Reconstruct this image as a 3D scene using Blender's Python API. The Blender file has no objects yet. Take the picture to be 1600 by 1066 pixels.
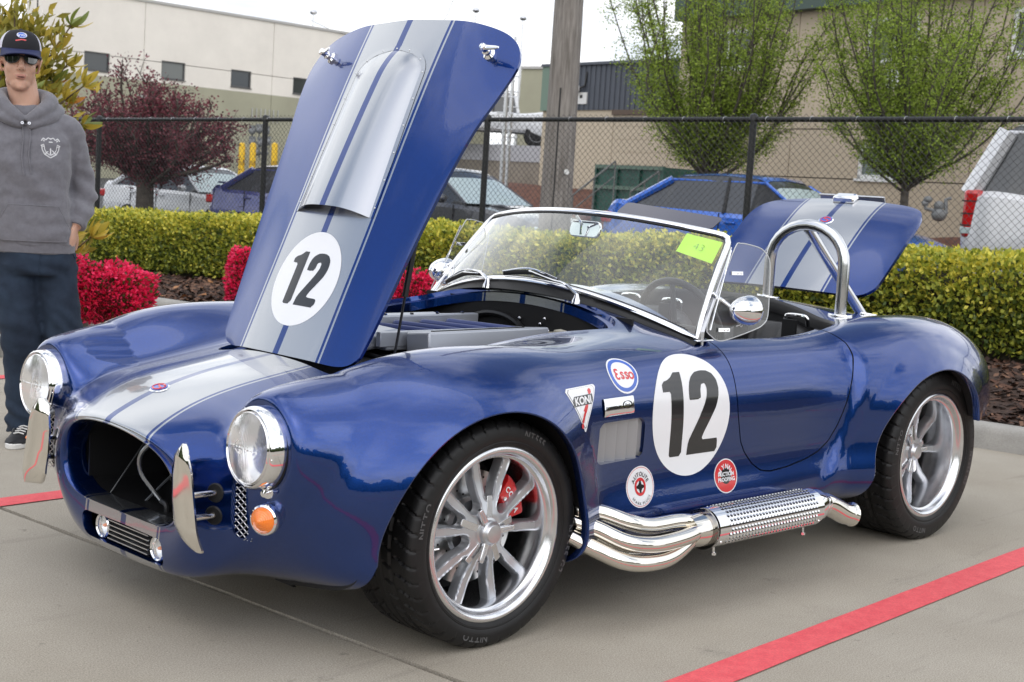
import bpy, bmesh, math, random
import numpy as np
from mathutils import Vector, Matrix, noise as mnoise
from mathutils.bvhtree import BVHTree

random.seed(7)
np.random.seed(7)
R = math.radians
sc = bpy.context.scene
COL = sc.collection

# ------------------------------------------------------------------ camera
CAM = (-2.6323, -3.4337, 1.238)
YAW, PITCH, ROLL, FPX = 0.7876, -0.108, 0.0627, 2212.14
def cam_axes():
    d = Vector((math.sin(YAW)*math.cos(PITCH), math.cos(YAW)*math.cos(PITCH), math.sin(PITCH)))
    r = Vector((math.cos(YAW), -math.sin(YAW), 0))
    u = r.cross(d)
    c, s = math.cos(ROLL), math.sin(ROLL)
    return c*r + s*u, -s*r + c*u, d
RX, UX, DX = cam_axes()
cam_data = bpy.data.cameras.new('camera')
cam_data.sensor_width = 36
cam_data.lens = 36*FPX/1600
cam_data.clip_start = 0.05
cam_data.clip_end = 2000
cam_data.dof.use_dof = True
cam_data.dof.focus_distance = 4.4
cam_data.dof.aperture_fstop = 9.0
cam = bpy.data.objects.new('camera', cam_data)
COL.objects.link(cam)
mw = Matrix((RX, UX, -DX)).transposed().to_4x4()
mw.translation = Vector(CAM)
cam.matrix_world = mw
sc.camera = cam

# ------------------------------------------------------------------ sky, sun, exposure
SUN_EL, SUN_AZ = 50.0, 232.0      # azimuth measured from +y towards +x
w = bpy.data.worlds.new('World')
sc.world = w
w.use_nodes = True
nt = w.node_tree
nt.nodes.clear()
def wn(t, **k):
    n = nt.nodes.new(t)
    for a, b in k.items(): setattr(n, a, b)
    return n
w_out = wn('ShaderNodeOutputWorld'); w_bg = wn('ShaderNodeBackground')
w_sky = wn('ShaderNodeTexSky', sky_type='NISHITA', sun_disc=False)
w_sky.sun_elevation = R(SUN_EL); w_sky.sun_rotation = R(SUN_AZ)
w_sky.air_density = 1.0; w_sky.dust_density = 1.2; w_sky.ozone_density = 1.5
w_tc = wn('ShaderNodeTexCoord')
# broken cloud layer over the blue: the direction is mapped on a flat layer overhead
w_sep = wn('ShaderNodeSeparateXYZ')
nt.links.new(w_tc.outputs['Generated'], w_sep.inputs[0])
w_z = wn('ShaderNodeMath', operation='MAXIMUM'); w_z.inputs[1].default_value = 0.0
nt.links.new(w_sep.outputs[2], w_z.inputs[0])
w_z2 = wn('ShaderNodeMath', operation='ADD'); w_z2.inputs[1].default_value = 0.16
nt.links.new(w_z.outputs[0], w_z2.inputs[0])
w_div = wn('ShaderNodeVectorMath', operation='DIVIDE')
w_cmb = wn('ShaderNodeCombineXYZ')
for i in range(3): nt.links.new(w_z2.outputs[0], w_cmb.inputs[i])
nt.links.new(w_tc.outputs['Generated'], w_div.inputs[0])
nt.links.new(w_cmb.outputs[0], w_div.inputs[1])
w_n = wn('ShaderNodeTexNoise'); w_n.inputs['Scale'].default_value = 0.85
w_n.inputs['Detail'].default_value = 9; w_n.inputs['Roughness'].default_value = 0.58
w_n.inputs['Distortion'].default_value = 0.35
nt.links.new(w_div.outputs[0], w_n.inputs['Vector'])
w_r = wn('ShaderNodeValToRGB')
w_r.color_ramp.elements[0].position = 0.44; w_r.color_ramp.elements[0].color = (0, 0, 0, 1)
w_r.color_ramp.elements[1].position = 0.545; w_r.color_ramp.elements[1].color = (1, 1, 1, 1)
nt.links.new(w_n.outputs['Fac'], w_r.inputs[0])
# thin cloud everywhere near the horizon
w_h = wn('ShaderNodeMapRange'); w_h.inputs['From Min'].default_value = 0.25; w_h.inputs['From Max'].default_value = 0.48
w_h.inputs['To Min'].default_value = 1.0; w_h.inputs['To Max'].default_value = 0.04
nt.links.new(w_sep.outputs[2], w_h.inputs['Value'])
w_mx = wn('ShaderNodeMath', operation='MAXIMUM')
nt.links.new(w_r.outputs[0], w_mx.inputs[0]); nt.links.new(w_h.outputs[0], w_mx.inputs[1])
w_n2 = wn('ShaderNodeTexNoise'); w_n2.inputs['Scale'].default_value = 2.2; w_n2.inputs['Detail'].default_value = 6
nt.links.new(w_div.outputs[0], w_n2.inputs['Vector'])
w_cc = wn('ShaderNodeValToRGB')
w_cc.color_ramp.elements[0].position = 0.3; w_cc.color_ramp.elements[0].color = (0.70, 0.75, 0.83, 1)
w_cc.color_ramp.elements[1].position = 0.62; w_cc.color_ramp.elements[1].color = (1.20, 1.21, 1.22, 1)
nt.links.new(w_n2.outputs['Fac'], w_cc.inputs[0])
w_s = wn('ShaderNodeVectorMath', operation='SCALE'); w_s.inputs['Scale'].default_value = 0.12
nt.links.new(w_sky.outputs[0], w_s.inputs[0])
w_mix = wn('ShaderNodeMix', data_type='RGBA')
nt.links.new(w_mx.outputs[0], w_mix.inputs['Factor'])
nt.links.new(w_s.outputs[0], w_mix.inputs['A']); nt.links.new(w_cc.outputs[0], w_mix.inputs['B'])
nt.links.new(w_mix.outputs['Result'], w_bg.inputs['Color'])
w_bg.inputs['Strength'].default_value = 1.0
nt.links.new(w_bg.outputs[0], w_out.inputs[0])

sun = bpy.data.lights.new('sun', 'SUN')
sun.energy = 1.3; sun.angle = R(115); sun.color = (1.0, 0.95, 0.87)
sun_o = bpy.data.objects.new('sun', sun); COL.objects.link(sun_o)
sd = Vector((math.sin(R(SUN_AZ))*math.cos(R(SUN_EL)), math.cos(R(SUN_AZ))*math.cos(R(SUN_EL)), math.sin(R(SUN_EL))))
sun_o.rotation_euler = sd.to_track_quat('Z', 'Y').to_euler()
sun_o.location = sd*30
sc.view_settings.view_transform = 'Standard'
sc.view_settings.look = 'None'
sc.view_settings.gamma = 1
sc.view_settings.use_curve_mapping = False
sc.view_settings.exposure = 0.46

# ------------------------------------------------------------------ helpers
def at(px, py, depth):
    """a point of the real place seen at a photograph pixel, at a depth in metres"""
    v = RX*((px-800)/FPX) - UX*((py-533)/FPX) + DX
    return Vector(CAM) + v*depth

MATS = {}
def mat(name, col, rough=0.5, metal=0.0, coat=0.0, coat_rough=0.03, var=0.0, scale=8.0, bump=0.0, bscale=60.0,
        trans=0.0, ior=1.45, spec=0.5, emit=None, estr=0.0, col2=None, detail=5, alpha=1.0, sheen=0.0, stretch=None, sss=0.0, rvar=0.0):
    if name in MATS: return MATS[name]
    m = bpy.data.materials.new(name); m.use_nodes = True
    t = m.node_tree; b = t.nodes['Principled BSDF']
    b.inputs['Base Color'].default_value = (*col, 1)
    b.inputs['Roughness'].default_value = rough
    b.inputs['Metallic'].default_value = metal
    b.inputs['Coat Weight'].default_value = coat
    b.inputs['Coat Roughness'].default_value = coat_rough
    b.inputs['Transmission Weight'].default_value = trans
    b.inputs['IOR'].default_value = ior
    b.inputs['Specular IOR Level'].default_value = spec
    b.inputs['Alpha'].default_value = alpha
    b.inputs['Sheen Weight'].default_value = sheen
    if sss:
        b.inputs['Subsurface Weight'].default_value = sss
        b.inputs['Subsurface Radius'].default_value = (0.02, 0.008, 0.004)
    if emit:
        b.inputs['Emission Color'].default_value = (*emit, 1); b.inputs['Emission Strength'].default_value = estr
    tc = t.nodes.new('ShaderNodeTexCoord')
    vec = tc.outputs['Object']
    if stretch:
        mp = t.nodes.new('ShaderNodeMapping'); mp.inputs['Scale'].default_value = stretch
        t.links.new(vec, mp.inputs[0]); vec = mp.outputs[0]
    if var or col2:
        n = t.nodes.new('ShaderNodeTexNoise'); n.inputs['Scale'].default_value = scale; n.inputs['Detail'].default_value = detail
        n.inputs['Roughness'].default_value = 0.65
        t.links.new(vec, n.inputs['Vector'])
        cr = t.nodes.new('ShaderNodeValToRGB')
        c2 = col2 if col2 else tuple(min(1, c*(1+var)) for c in col)
        c1 = col if col2 else tuple(c*(1-var) for c in col)
        cr.color_ramp.elements[0].position = 0.34; cr.color_ramp.elements[0].color = (*c1, 1)
        cr.color_ramp.elements[1].position = 0.66; cr.color_ramp.elements[1].color = (*c2, 1)
        t.links.new(n.outputs['Fac'], cr.inputs[0]); t.links.new(cr.outputs[0], b.inputs['Base Color'])
        if rvar:
            mr = t.nodes.new('ShaderNodeMapRange')
            mr.inputs['To Min'].default_value = max(0, rough-rvar); mr.inputs['To Max'].default_value = min(1, rough+rvar)
            t.links.new(n.outputs['Fac'], mr.inputs['Value']); t.links.new(mr.outputs[0], b.inputs['Roughness'])
    if bump:
        n2 = t.nodes.new('ShaderNodeTexNoise'); n2.inputs['Scale'].default_value = bscale; n2.inputs['Detail'].default_value = 4
        t.links.new(vec, n2.inputs['Vector'])
        bp = t.nodes.new('ShaderNodeBump'); bp.inputs['Strength'].default_value = 1.0; bp.inputs['Distance'].default_value = bump
        t.links.new(n2.outputs['Fac'], bp.inputs['Height']); t.links.new(bp.outputs[0], b.inputs['Normal'])
    MATS[name] = m
    return m

def tag(o, label=None, cat=None, group=None, kind=None):
    if label: o['label'] = label
    if cat: o['category'] = cat
    if group: o['group'] = group
    if kind: o['kind'] = kind
    return o

def thing(name, label, cat, loc=(0, 0, 0), rz=0, group=None):
    o = bpy.data.objects.new(name, None); COL.objects.link(o)
    o.location = loc; o.rotation_euler = (0, 0, rz)
    o.empty_display_size = 0.1
    return tag(o, label, cat, group)

def mobj(name, verts, faces, m, parent=None, smooth=True, sharp=35, loc=None, bevel=0, mats=None, mi=None, normals=None):
    me = bpy.data.meshes.new(name)
    if isinstance(verts, np.ndarray): verts = verts.tolist()
    if isinstance(faces, np.ndarray): faces = faces.tolist()
    me.from_pydata(verts, [], faces)
    for mm in (mats or [m]): me.materials.append(mm)
    if mi is not None: me.polygons.foreach_set('material_index', list(mi))
    if smooth:
        me.polygons.foreach_set('use_smooth', [True]*len(me.polygons))
        if sharp and normals is None: me.set_sharp_from_angle(angle=R(sharp))
    me.update()
    if normals is not None:
        me.normals_split_custom_set_from_vertices(normals.tolist() if isinstance(normals, np.ndarray) else normals)
    o = bpy.data.objects.new(name, me); COL.objects.link(o)
    if parent: o.parent = parent
    if loc is not None: o.location = loc
    if bevel:
        bm_ = o.modifiers.new('bevel', 'BEVEL'); bm_.width = bevel; bm_.segments = 2; bm_.limit_method = 'ANGLE'
        bm_.harden_normals = False
    return o

def share(src, name, parent, matrix=None):
    """another object on the same mesh data"""
    c = src.copy(); c.name = name; COL.objects.link(c); c.parent = parent
    if matrix is not None: c.matrix_local = matrix
    return c

def copy_tree(o, parent=None):
    c = o.copy(); COL.objects.link(c); c.parent = parent
    c.matrix_parent_inverse = o.matrix_parent_inverse.copy()
    for ch in list(o.children): copy_tree(ch, c)
    return c

class MB:
    """collects shapes, then links them as one mesh object"""
    def __init__(s): s.v = []; s.f = []; s.mi = []; s.cur = 0
    def _add(s, vs, fs, M=None):
        o = len(s.v)
        if M is not None: vs = [M @ Vector(a) for a in vs]
        s.v += [tuple(a) for a in vs]
        s.f += [tuple(o+i for i in f) for f in fs]
        s.mi += [s.cur]*len(fs)
        return s
    def box(s, c, d, M=None, taper=1.0):
        x, y, z = d[0]/2, d[1]/2, d[2]/2
        vs = [(c[0]+a*x*(taper if e > 0 else 1), c[1]+b*y*(taper if e > 0 else 1), c[2]+e*z) for e in (-1, 1) for a, b in ((-1, -1), (1, -1), (1, 1), (-1, 1))]
        return s._add(vs, [(3, 2, 1, 0), (4, 5, 6, 7), (0, 1, 5, 4), (1, 2, 6, 5), (2, 3, 7, 6), (3, 0, 4, 7)], M)
    def tube(s, pts, rad, n=12, cap=True, M=None, closed=False, squash=None, up=None):
        pts = [Vector(p) for p in pts]; k = len(pts)
        rs = [float(q) for q in rad] if hasattr(rad, '__len__') else [rad]*k
        vs = []; prev = None
        for i, p in enumerate(pts):
            if closed: t = pts[(i+1) % k]-pts[i-1]
            else: t = pts[min(i+1, k-1)]-pts[max(i-1, 0)]
            if t.length < 1e-9: t = Vector((0, 0, 1))
            t.normalize()
            if prev is None:
                a = Vector(up) if up else (Vector((0, 0, 1)) if abs(t.z) < 0.9 else Vector((1, 0, 0)))
                n1 = (a - t*a.dot(t)).normalized()
            else:
                n1 = (prev - t*prev.dot(t))
                n1 = n1.normalized() if n1.length > 1e-6 else prev
            prev = n1; n2 = t.cross(n1)
            sq = squash if squash else (1, 1)
            for j in range(n):
                a = 2*math.pi*j/n
                vs.append(p + rs[i]*(math.cos(a)*sq[0]*n1 + math.sin(a)*sq[1]*n2))
        fs = []
        for i in range(k if closed else k-1):
            i2 = (i+1) % k
            for j in range(n):
                fs.append((i*n+j, i*n+(j+1) % n, i2*n+(j+1) % n, i2*n+j))
        if cap and not closed:
            fs.append(tuple(range(n))[::-1]); fs.append(tuple((k-1)*n+j for j in range(n)))
        return s._add(vs, fs, M)
    def lathe(s, prof, n=48, M=None, a0=0, a1=None, closed=False):
        """prof: (radius, height) pairs spun round local z"""
        full = a1 is None; a1 = 2*math.pi if full else a1
        m = n if full else n+1; k = len(prof); vs = []
        for j in range(m):
            a = a0+(a1-a0)*j/n
            for r, h in prof: vs.append((r*math.cos(a), r*math.sin(a), h))
        fs = []
        for j in range(n):
            j2 = (j+1) % m
            for i in range(k if closed else k-1):
                i2 = (i+1) % k
                fs.append((j*k+i, j2*k+i, j2*k+i2, j*k+i2))
        return s._add(vs, fs, M)
    def prism(s, poly, h0, h1, M=None):
        """polygon in local xy, extruded along z"""
        n = len(poly)
        vs = [(x, y, h0) for x, y in poly]+[(x, y, h1) for x, y in poly]
        fs = [tuple(range(n))[::-1], tuple(range(n, 2*n))]+[(i, (i+1) % n, n+(i+1) % n, n+i) for i in range(n)]
        return s._add(vs, fs, M)
    def ball(s, c, r, nu=16, nv=10, M=None):
        rx, ry, rz = r if hasattr(r, '__len__') else (r, r, r)
        vs = [(c[0], c[1], c[2]-rz)]
        for i in range(1, nv):
            t = math.pi*i/nv
            for j in range(nu):
                a = 2*math.pi*j/nu
                vs.append((c[0]+rx*math.sin(t)*math.cos(a), c[1]+ry*math.sin(t)*math.sin(a), c[2]-rz*math.cos(t)))
        vs.append((c[0], c[1], c[2]+rz)); L = len(vs)-1
        fs = [(0, 1+(j+1) % nu, 1+j) for j in range(nu)]
        for i in range(nv-2):
            for j in range(nu):
                a = 1+i*nu+j; b = 1+i*nu+(j+1) % nu
                fs.append((a, b, b+nu, a+nu))
        fs += [(L, 1+(nv-2)*nu+j, 1+(nv-2)*nu+(j+1) % nu) for j in range(nu)]
        return s._add(vs, fs, M)
    def grid(s, P, M=None, wrap=False):
        """P: 2D list of points"""
        a = len(P); b = len(P[0])
        vs = [q for row in P for q in row]; fs = []
        for i in range(a-1):
            for j in range(b if wrap else b-1):
                fs.append((i*b+j, i*b+(j+1) % b, (i+1)*b+(j+1) % b, (i+1)*b+j))
        return s._add(vs, fs, M)
    def build(s, name, m, parent=None, **k):
        mats = m if isinstance(m, (list, tuple)) else None
        return mobj(name, s.v, s.f, None if mats else m, parent, mats=mats, mi=(s.mi if mats else None), **k)

def frame(o, x, y, z=None):
    """matrix from origin and axes"""
    x = Vector(x).normalized(); y = Vector(y)
    z = x.cross(y).normalized() if z is None else Vector(z).normalized()
    y = z.cross(x).normalized()
    M = Matrix((x, y, z)).transposed().to_4x4(); M.translation = Vector(o)
    return M
def zframe(o, z, xhint=(1, 0, 0)):
    z = Vector(z).normalized(); x = Vector(xhint); x = (x - z*x.dot(z))
    if x.length < 1e-4: x = Vector((0, 1, 0)) - z*z.y
    x.normalize(); y = z.cross(x)
    M = Matrix((x, y, z)).transposed().to_4x4(); M.translation = Vector(o)
    return M
def arc(c, r, a0, a1, n): return [(c[0]+r*math.cos(a0+(a1-a0)*i/n), c[1]+r*math.sin(a0+(a1-a0)*i/n)) for i in range(n+1)]
def rrect(w_, h_, r, n=5, cx=0, cy=0):
    p = []
    for sx, sy, a in ((1, -1, -90), (1, 1, 0), (-1, 1, 90), (-1, -1, 180)):
        p += arc((cx+sx*(w_/2-r), cy+sy*(h_/2-r)), r, R(a), R(a+90), n)
    return p
def smooth_path(pts, n=8, closed=False):
    P = [Vector(p) for p in pts]; k = len(P); out = []
    for i in range(k if closed else k-1):
        if closed: a, b, c, d = P[i-1], P[i], P[(i+1) % k], P[(i+2) % k]
        else: a, b, c, d = P[max(i-1, 0)], P[i], P[i+1], P[min(i+2, k-1)]
        for j in range(n):
            t = j/n
            out.append(0.5*((2*b)+(-a+c)*t+(2*a-5*b+4*c-d)*t*t+(-a+3*b-3*c+d)*t**3))
    if not closed: out.append(P[-1])
    return out
# ------------------------------------------------------------------ car body surface
# control net of half the body: rows run from the mouth to the tail, columns from the centre line over
# the fender and the flank round to the belly
NET = [
 # mouth lip
 [(-.715,0,.540),(-.712,.11,.533),(-.702,.20,.512),(-.692,.262,.482),(-.686,.300,.445),(-.680,.320,.405),(-.677,.322,.37),(-.672,.310,.338),(-.668,.285,.312),(-.665,.245,.293),(-.66,.185,.283),(-.657,.09,.280),(-.655,0,.279)],
 [(-.695,0,.560),(-.693,.125,.553),(-.688,.230,.530),(-.684,.300,.500),(-.680,.342,.460),(-.678,.362,.408),(-.676,.366,.358),(-.671,.354,.310),(-.667,.328,.268),(-.664,.282,.232),(-.661,.21,.205),(-.659,.105,.190),(-.658,0,.187)],
 [(-.60,0,.607),(-.60,.15,.599),(-.605,.28,.577),(-.61,.37,.547),(-.618,.425,.512),(-.628,.452,.45),(-.630,.462,.38),(-.624,.452,.31),(-.618,.42,.245),(-.618,.36,.192),(-.620,.27,.158),(-.622,.14,.147),(-.622,0,.145)],
 [(-.49,0,.645),(-.49,.16,.637),(-.505,.30,.614),(-.535,.39,.602),(-.565,.46,.622),(-.590,.555,.628),(-.598,.622,.56),(-.598,.628,.47),(-.588,.597,.37),(-.565,.535,.275),(-.540,.43,.195),(-.53,.22,.158),(-.53,0,.155)],
 [(-.36,0,.675),(-.36,.17,.666),(-.37,.32,.640),(-.40,.415,.636),(-.445,.495,.685),(-.470,.600,.704),(-.490,.700,.640),(-.505,.742,.54),(-.508,.745,.42),(-.495,.712,.31),(-.47,.63,.212),(-.45,.30,.158),(-.45,0,.155)],
 [(-.20,0,.703),(-.20,.18,.693),(-.21,.34,.667),(-.235,.43,.680),(-.27,.52,.745),(-.285,.625,.765),(-.30,.745,.71),(-.32,.812,.60),(-.33,.826,.47),(-.33,.812,.33),(-.33,.76,.20),(-.32,.35,.155),(-.32,0,.155)],
 [(0,0,.738),(0,.2,.728),(-.01,.36,.703),(-.03,.455,.730),(-.045,.54,.778),(-.05,.63,.793),(-.055,.755,.752),(-.055,.836,.665),(-.055,.858,.54),(-.055,.852,.38),(-.055,.82,.20),(-.05,.4,.155),(0,0,.155)],
 [(.22,0,.778),(.22,.2,.768),(.22,.37,.748),(.22,.465,.762),(.22,.56,.786),(.22,.645,.789),(.22,.752,.752),(.22,.818,.665),(.22,.834,.53),(.22,.830,.37),(.22,.80,.20),(.22,.4,.155),(.22,0,.155)],
 [(.45,0,.822),(.45,.2,.813),(.45,.38,.790),(.45,.48,.786),(.45,.565,.788),(.45,.645,.779),(.45,.732,.740),(.45,.785,.655),(.45,.797,.53),(.45,.798,.37),(.45,.778,.20),(.45,.4,.155),(.45,0,.155)],
 [(.72,0,.870),(.72,.2,.860),(.72,.39,.832),(.72,.50,.810),(.72,.58,.797),(.72,.65,.778),(.72,.720,.738),(.72,.763,.655),(.72,.777,.53),(.72,.782,.37),(.72,.765,.205),(.72,.4,.16),(.72,0,.16)],
 [(1.0,0,.902),(1.0,.2,.892),(1.0,.40,.856),(1.0,.51,.822),(1.0,.59,.798),(1.0,.655,.776),(1.0,.718,.737),(1.0,.760,.655),(1.0,.775,.53),(1.0,.780,.37),(1.0,.762,.21),(1.0,.4,.16),(1.0,0,.16)],
 [(1.3,0,.91),(1.3,.2,.90),(1.3,.40,.86),(1.3,.51,.822),(1.3,.60,.797),(1.3,.665,.774),(1.3,.724,.737),(1.3,.764,.655),(1.3,.780,.53),(1.3,.785,.37),(1.3,.765,.21),(1.3,.4,.16),(1.3,0,.16)],
 [(1.6,0,.90),(1.6,.2,.89),(1.6,.39,.86),(1.6,.51,.822),(1.6,.60,.800),(1.6,.672,.779),(1.6,.738,.740),(1.6,.782,.655),(1.6,.797,.53),(1.6,.797,.38),(1.6,.77,.22),(1.6,.4,.16),(1.6,0,.16)],
 [(1.85,0,.885),(1.85,.2,.878),(1.85,.38,.850),(1.85,.50,.822),(1.85,.59,.815),(1.85,.680,.814),(1.85,.775,.770),(1.85,.846,.665),(1.85,.866,.54),(1.85,.858,.39),(1.85,.82,.22),(1.85,.4,.16),(1.85,0,.16)],
 [(2.1,0,.868),(2.1,.2,.862),(2.1,.37,.842),(2.1,.49,.828),(2.1,.585,.833),(2.1,.685,.840),(2.1,.80,.800),(2.1,.882,.690),(2.1,.904,.555),(2.1,.897,.39),(2.1,.86,.22),(2.1,.4,.16),(2.1,0,.16)],
 [(2.4,0,.835),(2.4,.2,.831),(2.4,.36,.820),(2.4,.48,.817),(2.4,.58,.830),(2.4,.680,.836),(2.4,.795,.792),(2.4,.876,.685),(2.4,.900,.55),(2.4,.893,.39),(2.4,.856,.22),(2.4,.4,.17),(2.4,0,.17)],
 [(2.68,0,.785),(2.68,.18,.782),(2.68,.34,.774),(2.68,.46,.776),(2.68,.56,.794),(2.68,.655,.796),(2.68,.765,.745),(2.68,.838,.65),(2.68,.858,.525),(2.68,.850,.44),(2.68,.81,.365),(2.68,.4,.33),(2.68,0,.33)],
 [(2.90,0,.715),(2.90,.17,.713),(2.90,.33,.706),(2.90,.43,.712),(2.90,.53,.735),(2.90,.615,.734),(2.90,.705,.685),(2.90,.765,.60),(2.90,.780,.49),(2.90,.768,.43),(2.90,.72,.375),(2.90,.35,.345),(2.90,0,.345)],
 [(3.03,0,.625),(3.03,.15,.624),(3.03,.28,.622),(3.03,.38,.63),(3.03,.47,.648),(3.03,.55,.642),(3.03,.62,.60),(3.03,.662,.535),(3.03,.67,.46),(3.03,.655,.42),(3.03,.60,.375),(3.03,.3,.35),(3.03,0,.35)],
 [(3.085,0,.54),(3.085,.10,.54),(3.085,.18,.54),(3.085,.24,.545),(3.085,.31,.55),(3.085,.37,.545),(3.085,.42,.53),(3.085,.45,.50),(3.085,.45,.46),(3.085,.43,.435),(3.085,.37,.40),(3.085,.2,.39),(3.085,0,.39)],
 [(3.09,0,.47),(3.09,.01,.47),(3.09,.02,.47),(3.09,.03,.47),(3.09,.04,.465),(3.09,.045,.46),(3.09,.045,.455),(3.09,.045,.45),(3.09,.04,.445),(3.09,.03,.44),(3.09,.02,.44),(3.09,.01,.44),(3.09,0,.44)],
]
FRONT_ARCH = (-.045, .306, .372, .352)      # x, z, reach forward, radius
REAR_ARCH = (2.175, .320, .395, .352)
def arch_d(x, z, A):
    """signed distance-like value to a wheel opening, metres, negative inside"""
    dx = x-A[0]; dz = z-A[1]
    k = np.where(dx < 0, A[3]/(A[2] + np.clip(-dz-0.02, 0, .2)*0.25), 1.0)
    return np.sqrt((dx*k)**2+dz**2)-A[3]

def body_surface(nu=11, nv=11):
    P = np.array(NET)
    kf = np.array([.99, .985, .975, .95, .91, .865, .82, .79, .78, .79, .80, .9, .95])     # tail rounds off in plan
    P[:, :, 0] = np.where(P[:, :, 0] > 2.45, 2.45+(P[:, :, 0]-2.45)*kf[None, :], P[:, :, 0])
    def ghost_u(Q): return np.concatenate([2*Q[:1]-Q[1:2], Q, 2*Q[-1:]-Q[-2:-1]], 0)
    mir = np.array([1, -1, 1])
    def ghost_v(Q): return np.concatenate([Q[:, 1:2]*mir, Q, Q[:, -2:-1]*mir], 1)
    def S(Q):
        g = ghost_u(Q); Q = (g[:-2]+4*g[1:-1]+g[2:])/6
        g = ghost_v(Q); return (g[:, :-2]+4*g[:, 1:-1]+g[:, 2:])/6
    Cn = P.copy()
    for _ in range(4): Cn = Cn+(P-S(Cn))
    Cn[:, 0, 1] = 0; Cn[:, -1, 1] = 0
    def ev(G, n):   # uniform cubic b-spline along axis 0 of a ghosted net
        t = np.arange(n)/n; k = G.shape[0]-3
        B = np.stack([(1-t)**3, 3*t**3-6*t**2+4, -3*t**3+3*t**2+3*t+1, t**3], 1)/6
        out = [np.tensordot(B, G[i:i+4], (1, 0)) for i in range(k)]
        out.append(((G[-3]+4*G[-2]+G[-1])/6)[None])
        return np.concatenate(out, 0)
    A = ev(ghost_u(Cn), nu)
    A = ev(np.swapaxes(ghost_v(A), 0, 1), nv); A = np.swapaxes(A, 0, 1)
    A[:, 0, 1] = 0; A[:, -1, 1] = 0
    x, y, z = A[..., 0], A[..., 1], A[..., 2]
    # flared lips round the wheel openings
    for AR, wdt, amt in ((FRONT_ARCH, .115, .030), (REAR_ARCH, .095, .022)):
        d = arch_d(x, z, AR)
        s = np.clip(1-d/wdt, 0, 1.5); s = np.where(s < .12, s*s/.24, s-.06)
        side = np.clip((y-.58)/.1, 0, 1)
        y = y+amt*s*side
    # rear fender stands proud of the door: a soft step that leans like the door's rear edge
    xe = 1.705 - .30*np.clip((.66-z), 0, 1)**1.3*1.9
    st = np.clip((x-xe)/.05, 0, 1); st = st*st*(3-2*st)
    low = np.clip((z-.22)/.1, 0, 1)*np.clip((.83-z)/.10, 0, 1)
    fade = np.clip((2.0-x)/.25, 0, 1)
    y = y+np.where(y > .6, .016*st*low*fade, 0)
    # collar that carries the headlamp ring
    r = np.hypot(y-.562, z-.5585); w_ = np.clip(1-(r-.118)/.075, 0, 1); w_ = w_*w_*(3-2*w_)
    x = np.where(x < -.40, x+(np.minimum(x, -.602)-x)*w_, x)
    A = np.stack([x, y, z], -1)
    return A

def surf_mesh(A):
    """full (both halves) triangulated mesh with normals"""
    a, b, _ = A.shape
    L = A[:, 1:-1][:, ::-1]*np.array([1, -1, 1])
    G = np.concatenate([A, L], 1)        # closed ring per row
    n = G.shape[1]
    du = np.gradient(G, axis=0)
    dv = np.roll(G, -1, 1)-np.roll(G, 1, 1)
    N = np.cross(du, dv); N /= np.maximum(np.linalg.norm(N, axis=2, keepdims=True), 1e-12)
    V = G.reshape(-1, 3); N = N.reshape(-1, 3)
    i, j = np.meshgrid(np.arange(a-1), np.arange(n), indexing='ij')
    j2 = (j+1) % n
    p, q, r, s = i*n+j, i*n+j2, (i+1)*n+j2, (i+1)*n+j
    T = np.concatenate([np.stack([p, r, q], -1).reshape(-1, 3), np.stack([p, s, r], -1).reshape(-1, 3)])
    # outward check
    c = V[T].mean(1)
    N = -N
    mid = len(T)//4
    tn = np.cross(V[T[:, 1]]-V[T[:, 0]], V[T[:, 2]]-V[T[:, 0]])
    if (tn*N[T[:, 0]]).sum() < 0: T = T[:, ::-1]
    ref = (c-np.array([1.2, 0, .45]))
    if (np.cross(V[T[:, 1]]-V[T[:, 0]], V[T[:, 2]]-V[T[:, 0]])*ref).sum() < 0:
        T = T[:, ::-1]; N = -N
    return V, N, T

def clip(V, N, T, f):
    """split a triangle mesh by the scalar f at its vertices; returns the part f>0 and the part f<0"""
    f = np.where(np.abs(f) < 1e-7, 1e-7, f)
    s = f[T] > 0; c = s.sum(1)
    out = []
    for sign in (True, False):
        keep = T[c == 3] if sign else T[c == 0]
        newV = []; newN = []; newT = []; cache = {}
        base = len(V)
        def cut(a, b):
            k = (a, b) if a < b else (b, a)
            if k in cache: return cache[k]
            t = f[a]/(f[a]-f[b])
            newV.append(V[a]+(V[b]-V[a])*t); nn = N[a]+(N[b]-N[a])*t
            newN.append(nn/np.linalg.norm(nn)); cache[k] = base+len(newV)-1
            return cache[k]
        for t in T[(c == 1) | (c == 2)]:
            poly = []
            for i in range(3):
                a, b = int(t[i]), int(t[(i+1) % 3])
                ina = (f[a] > 0) == sign; inb = (f[b] > 0) == sign
                if ina: poly.append(a)
                if ina != inb: poly.append(cut(a, b))
            for i in range(1, len(poly)-1): newT.append((poly[0], poly[i], poly[i+1]))
        V2 = np.concatenate([V, np.array(newV)]) if newV else V
        N2 = np.concatenate([N, np.array(newN)]) if newN else N
        T2 = np.concatenate([keep, np.array(newT, dtype=int).reshape(-1, 3)]) if newT else keep
        used, inv = np.unique(T2, return_inverse=True)
        out.append((V2[used], N2[used], inv.reshape(-1, 3)))
    return out

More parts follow.
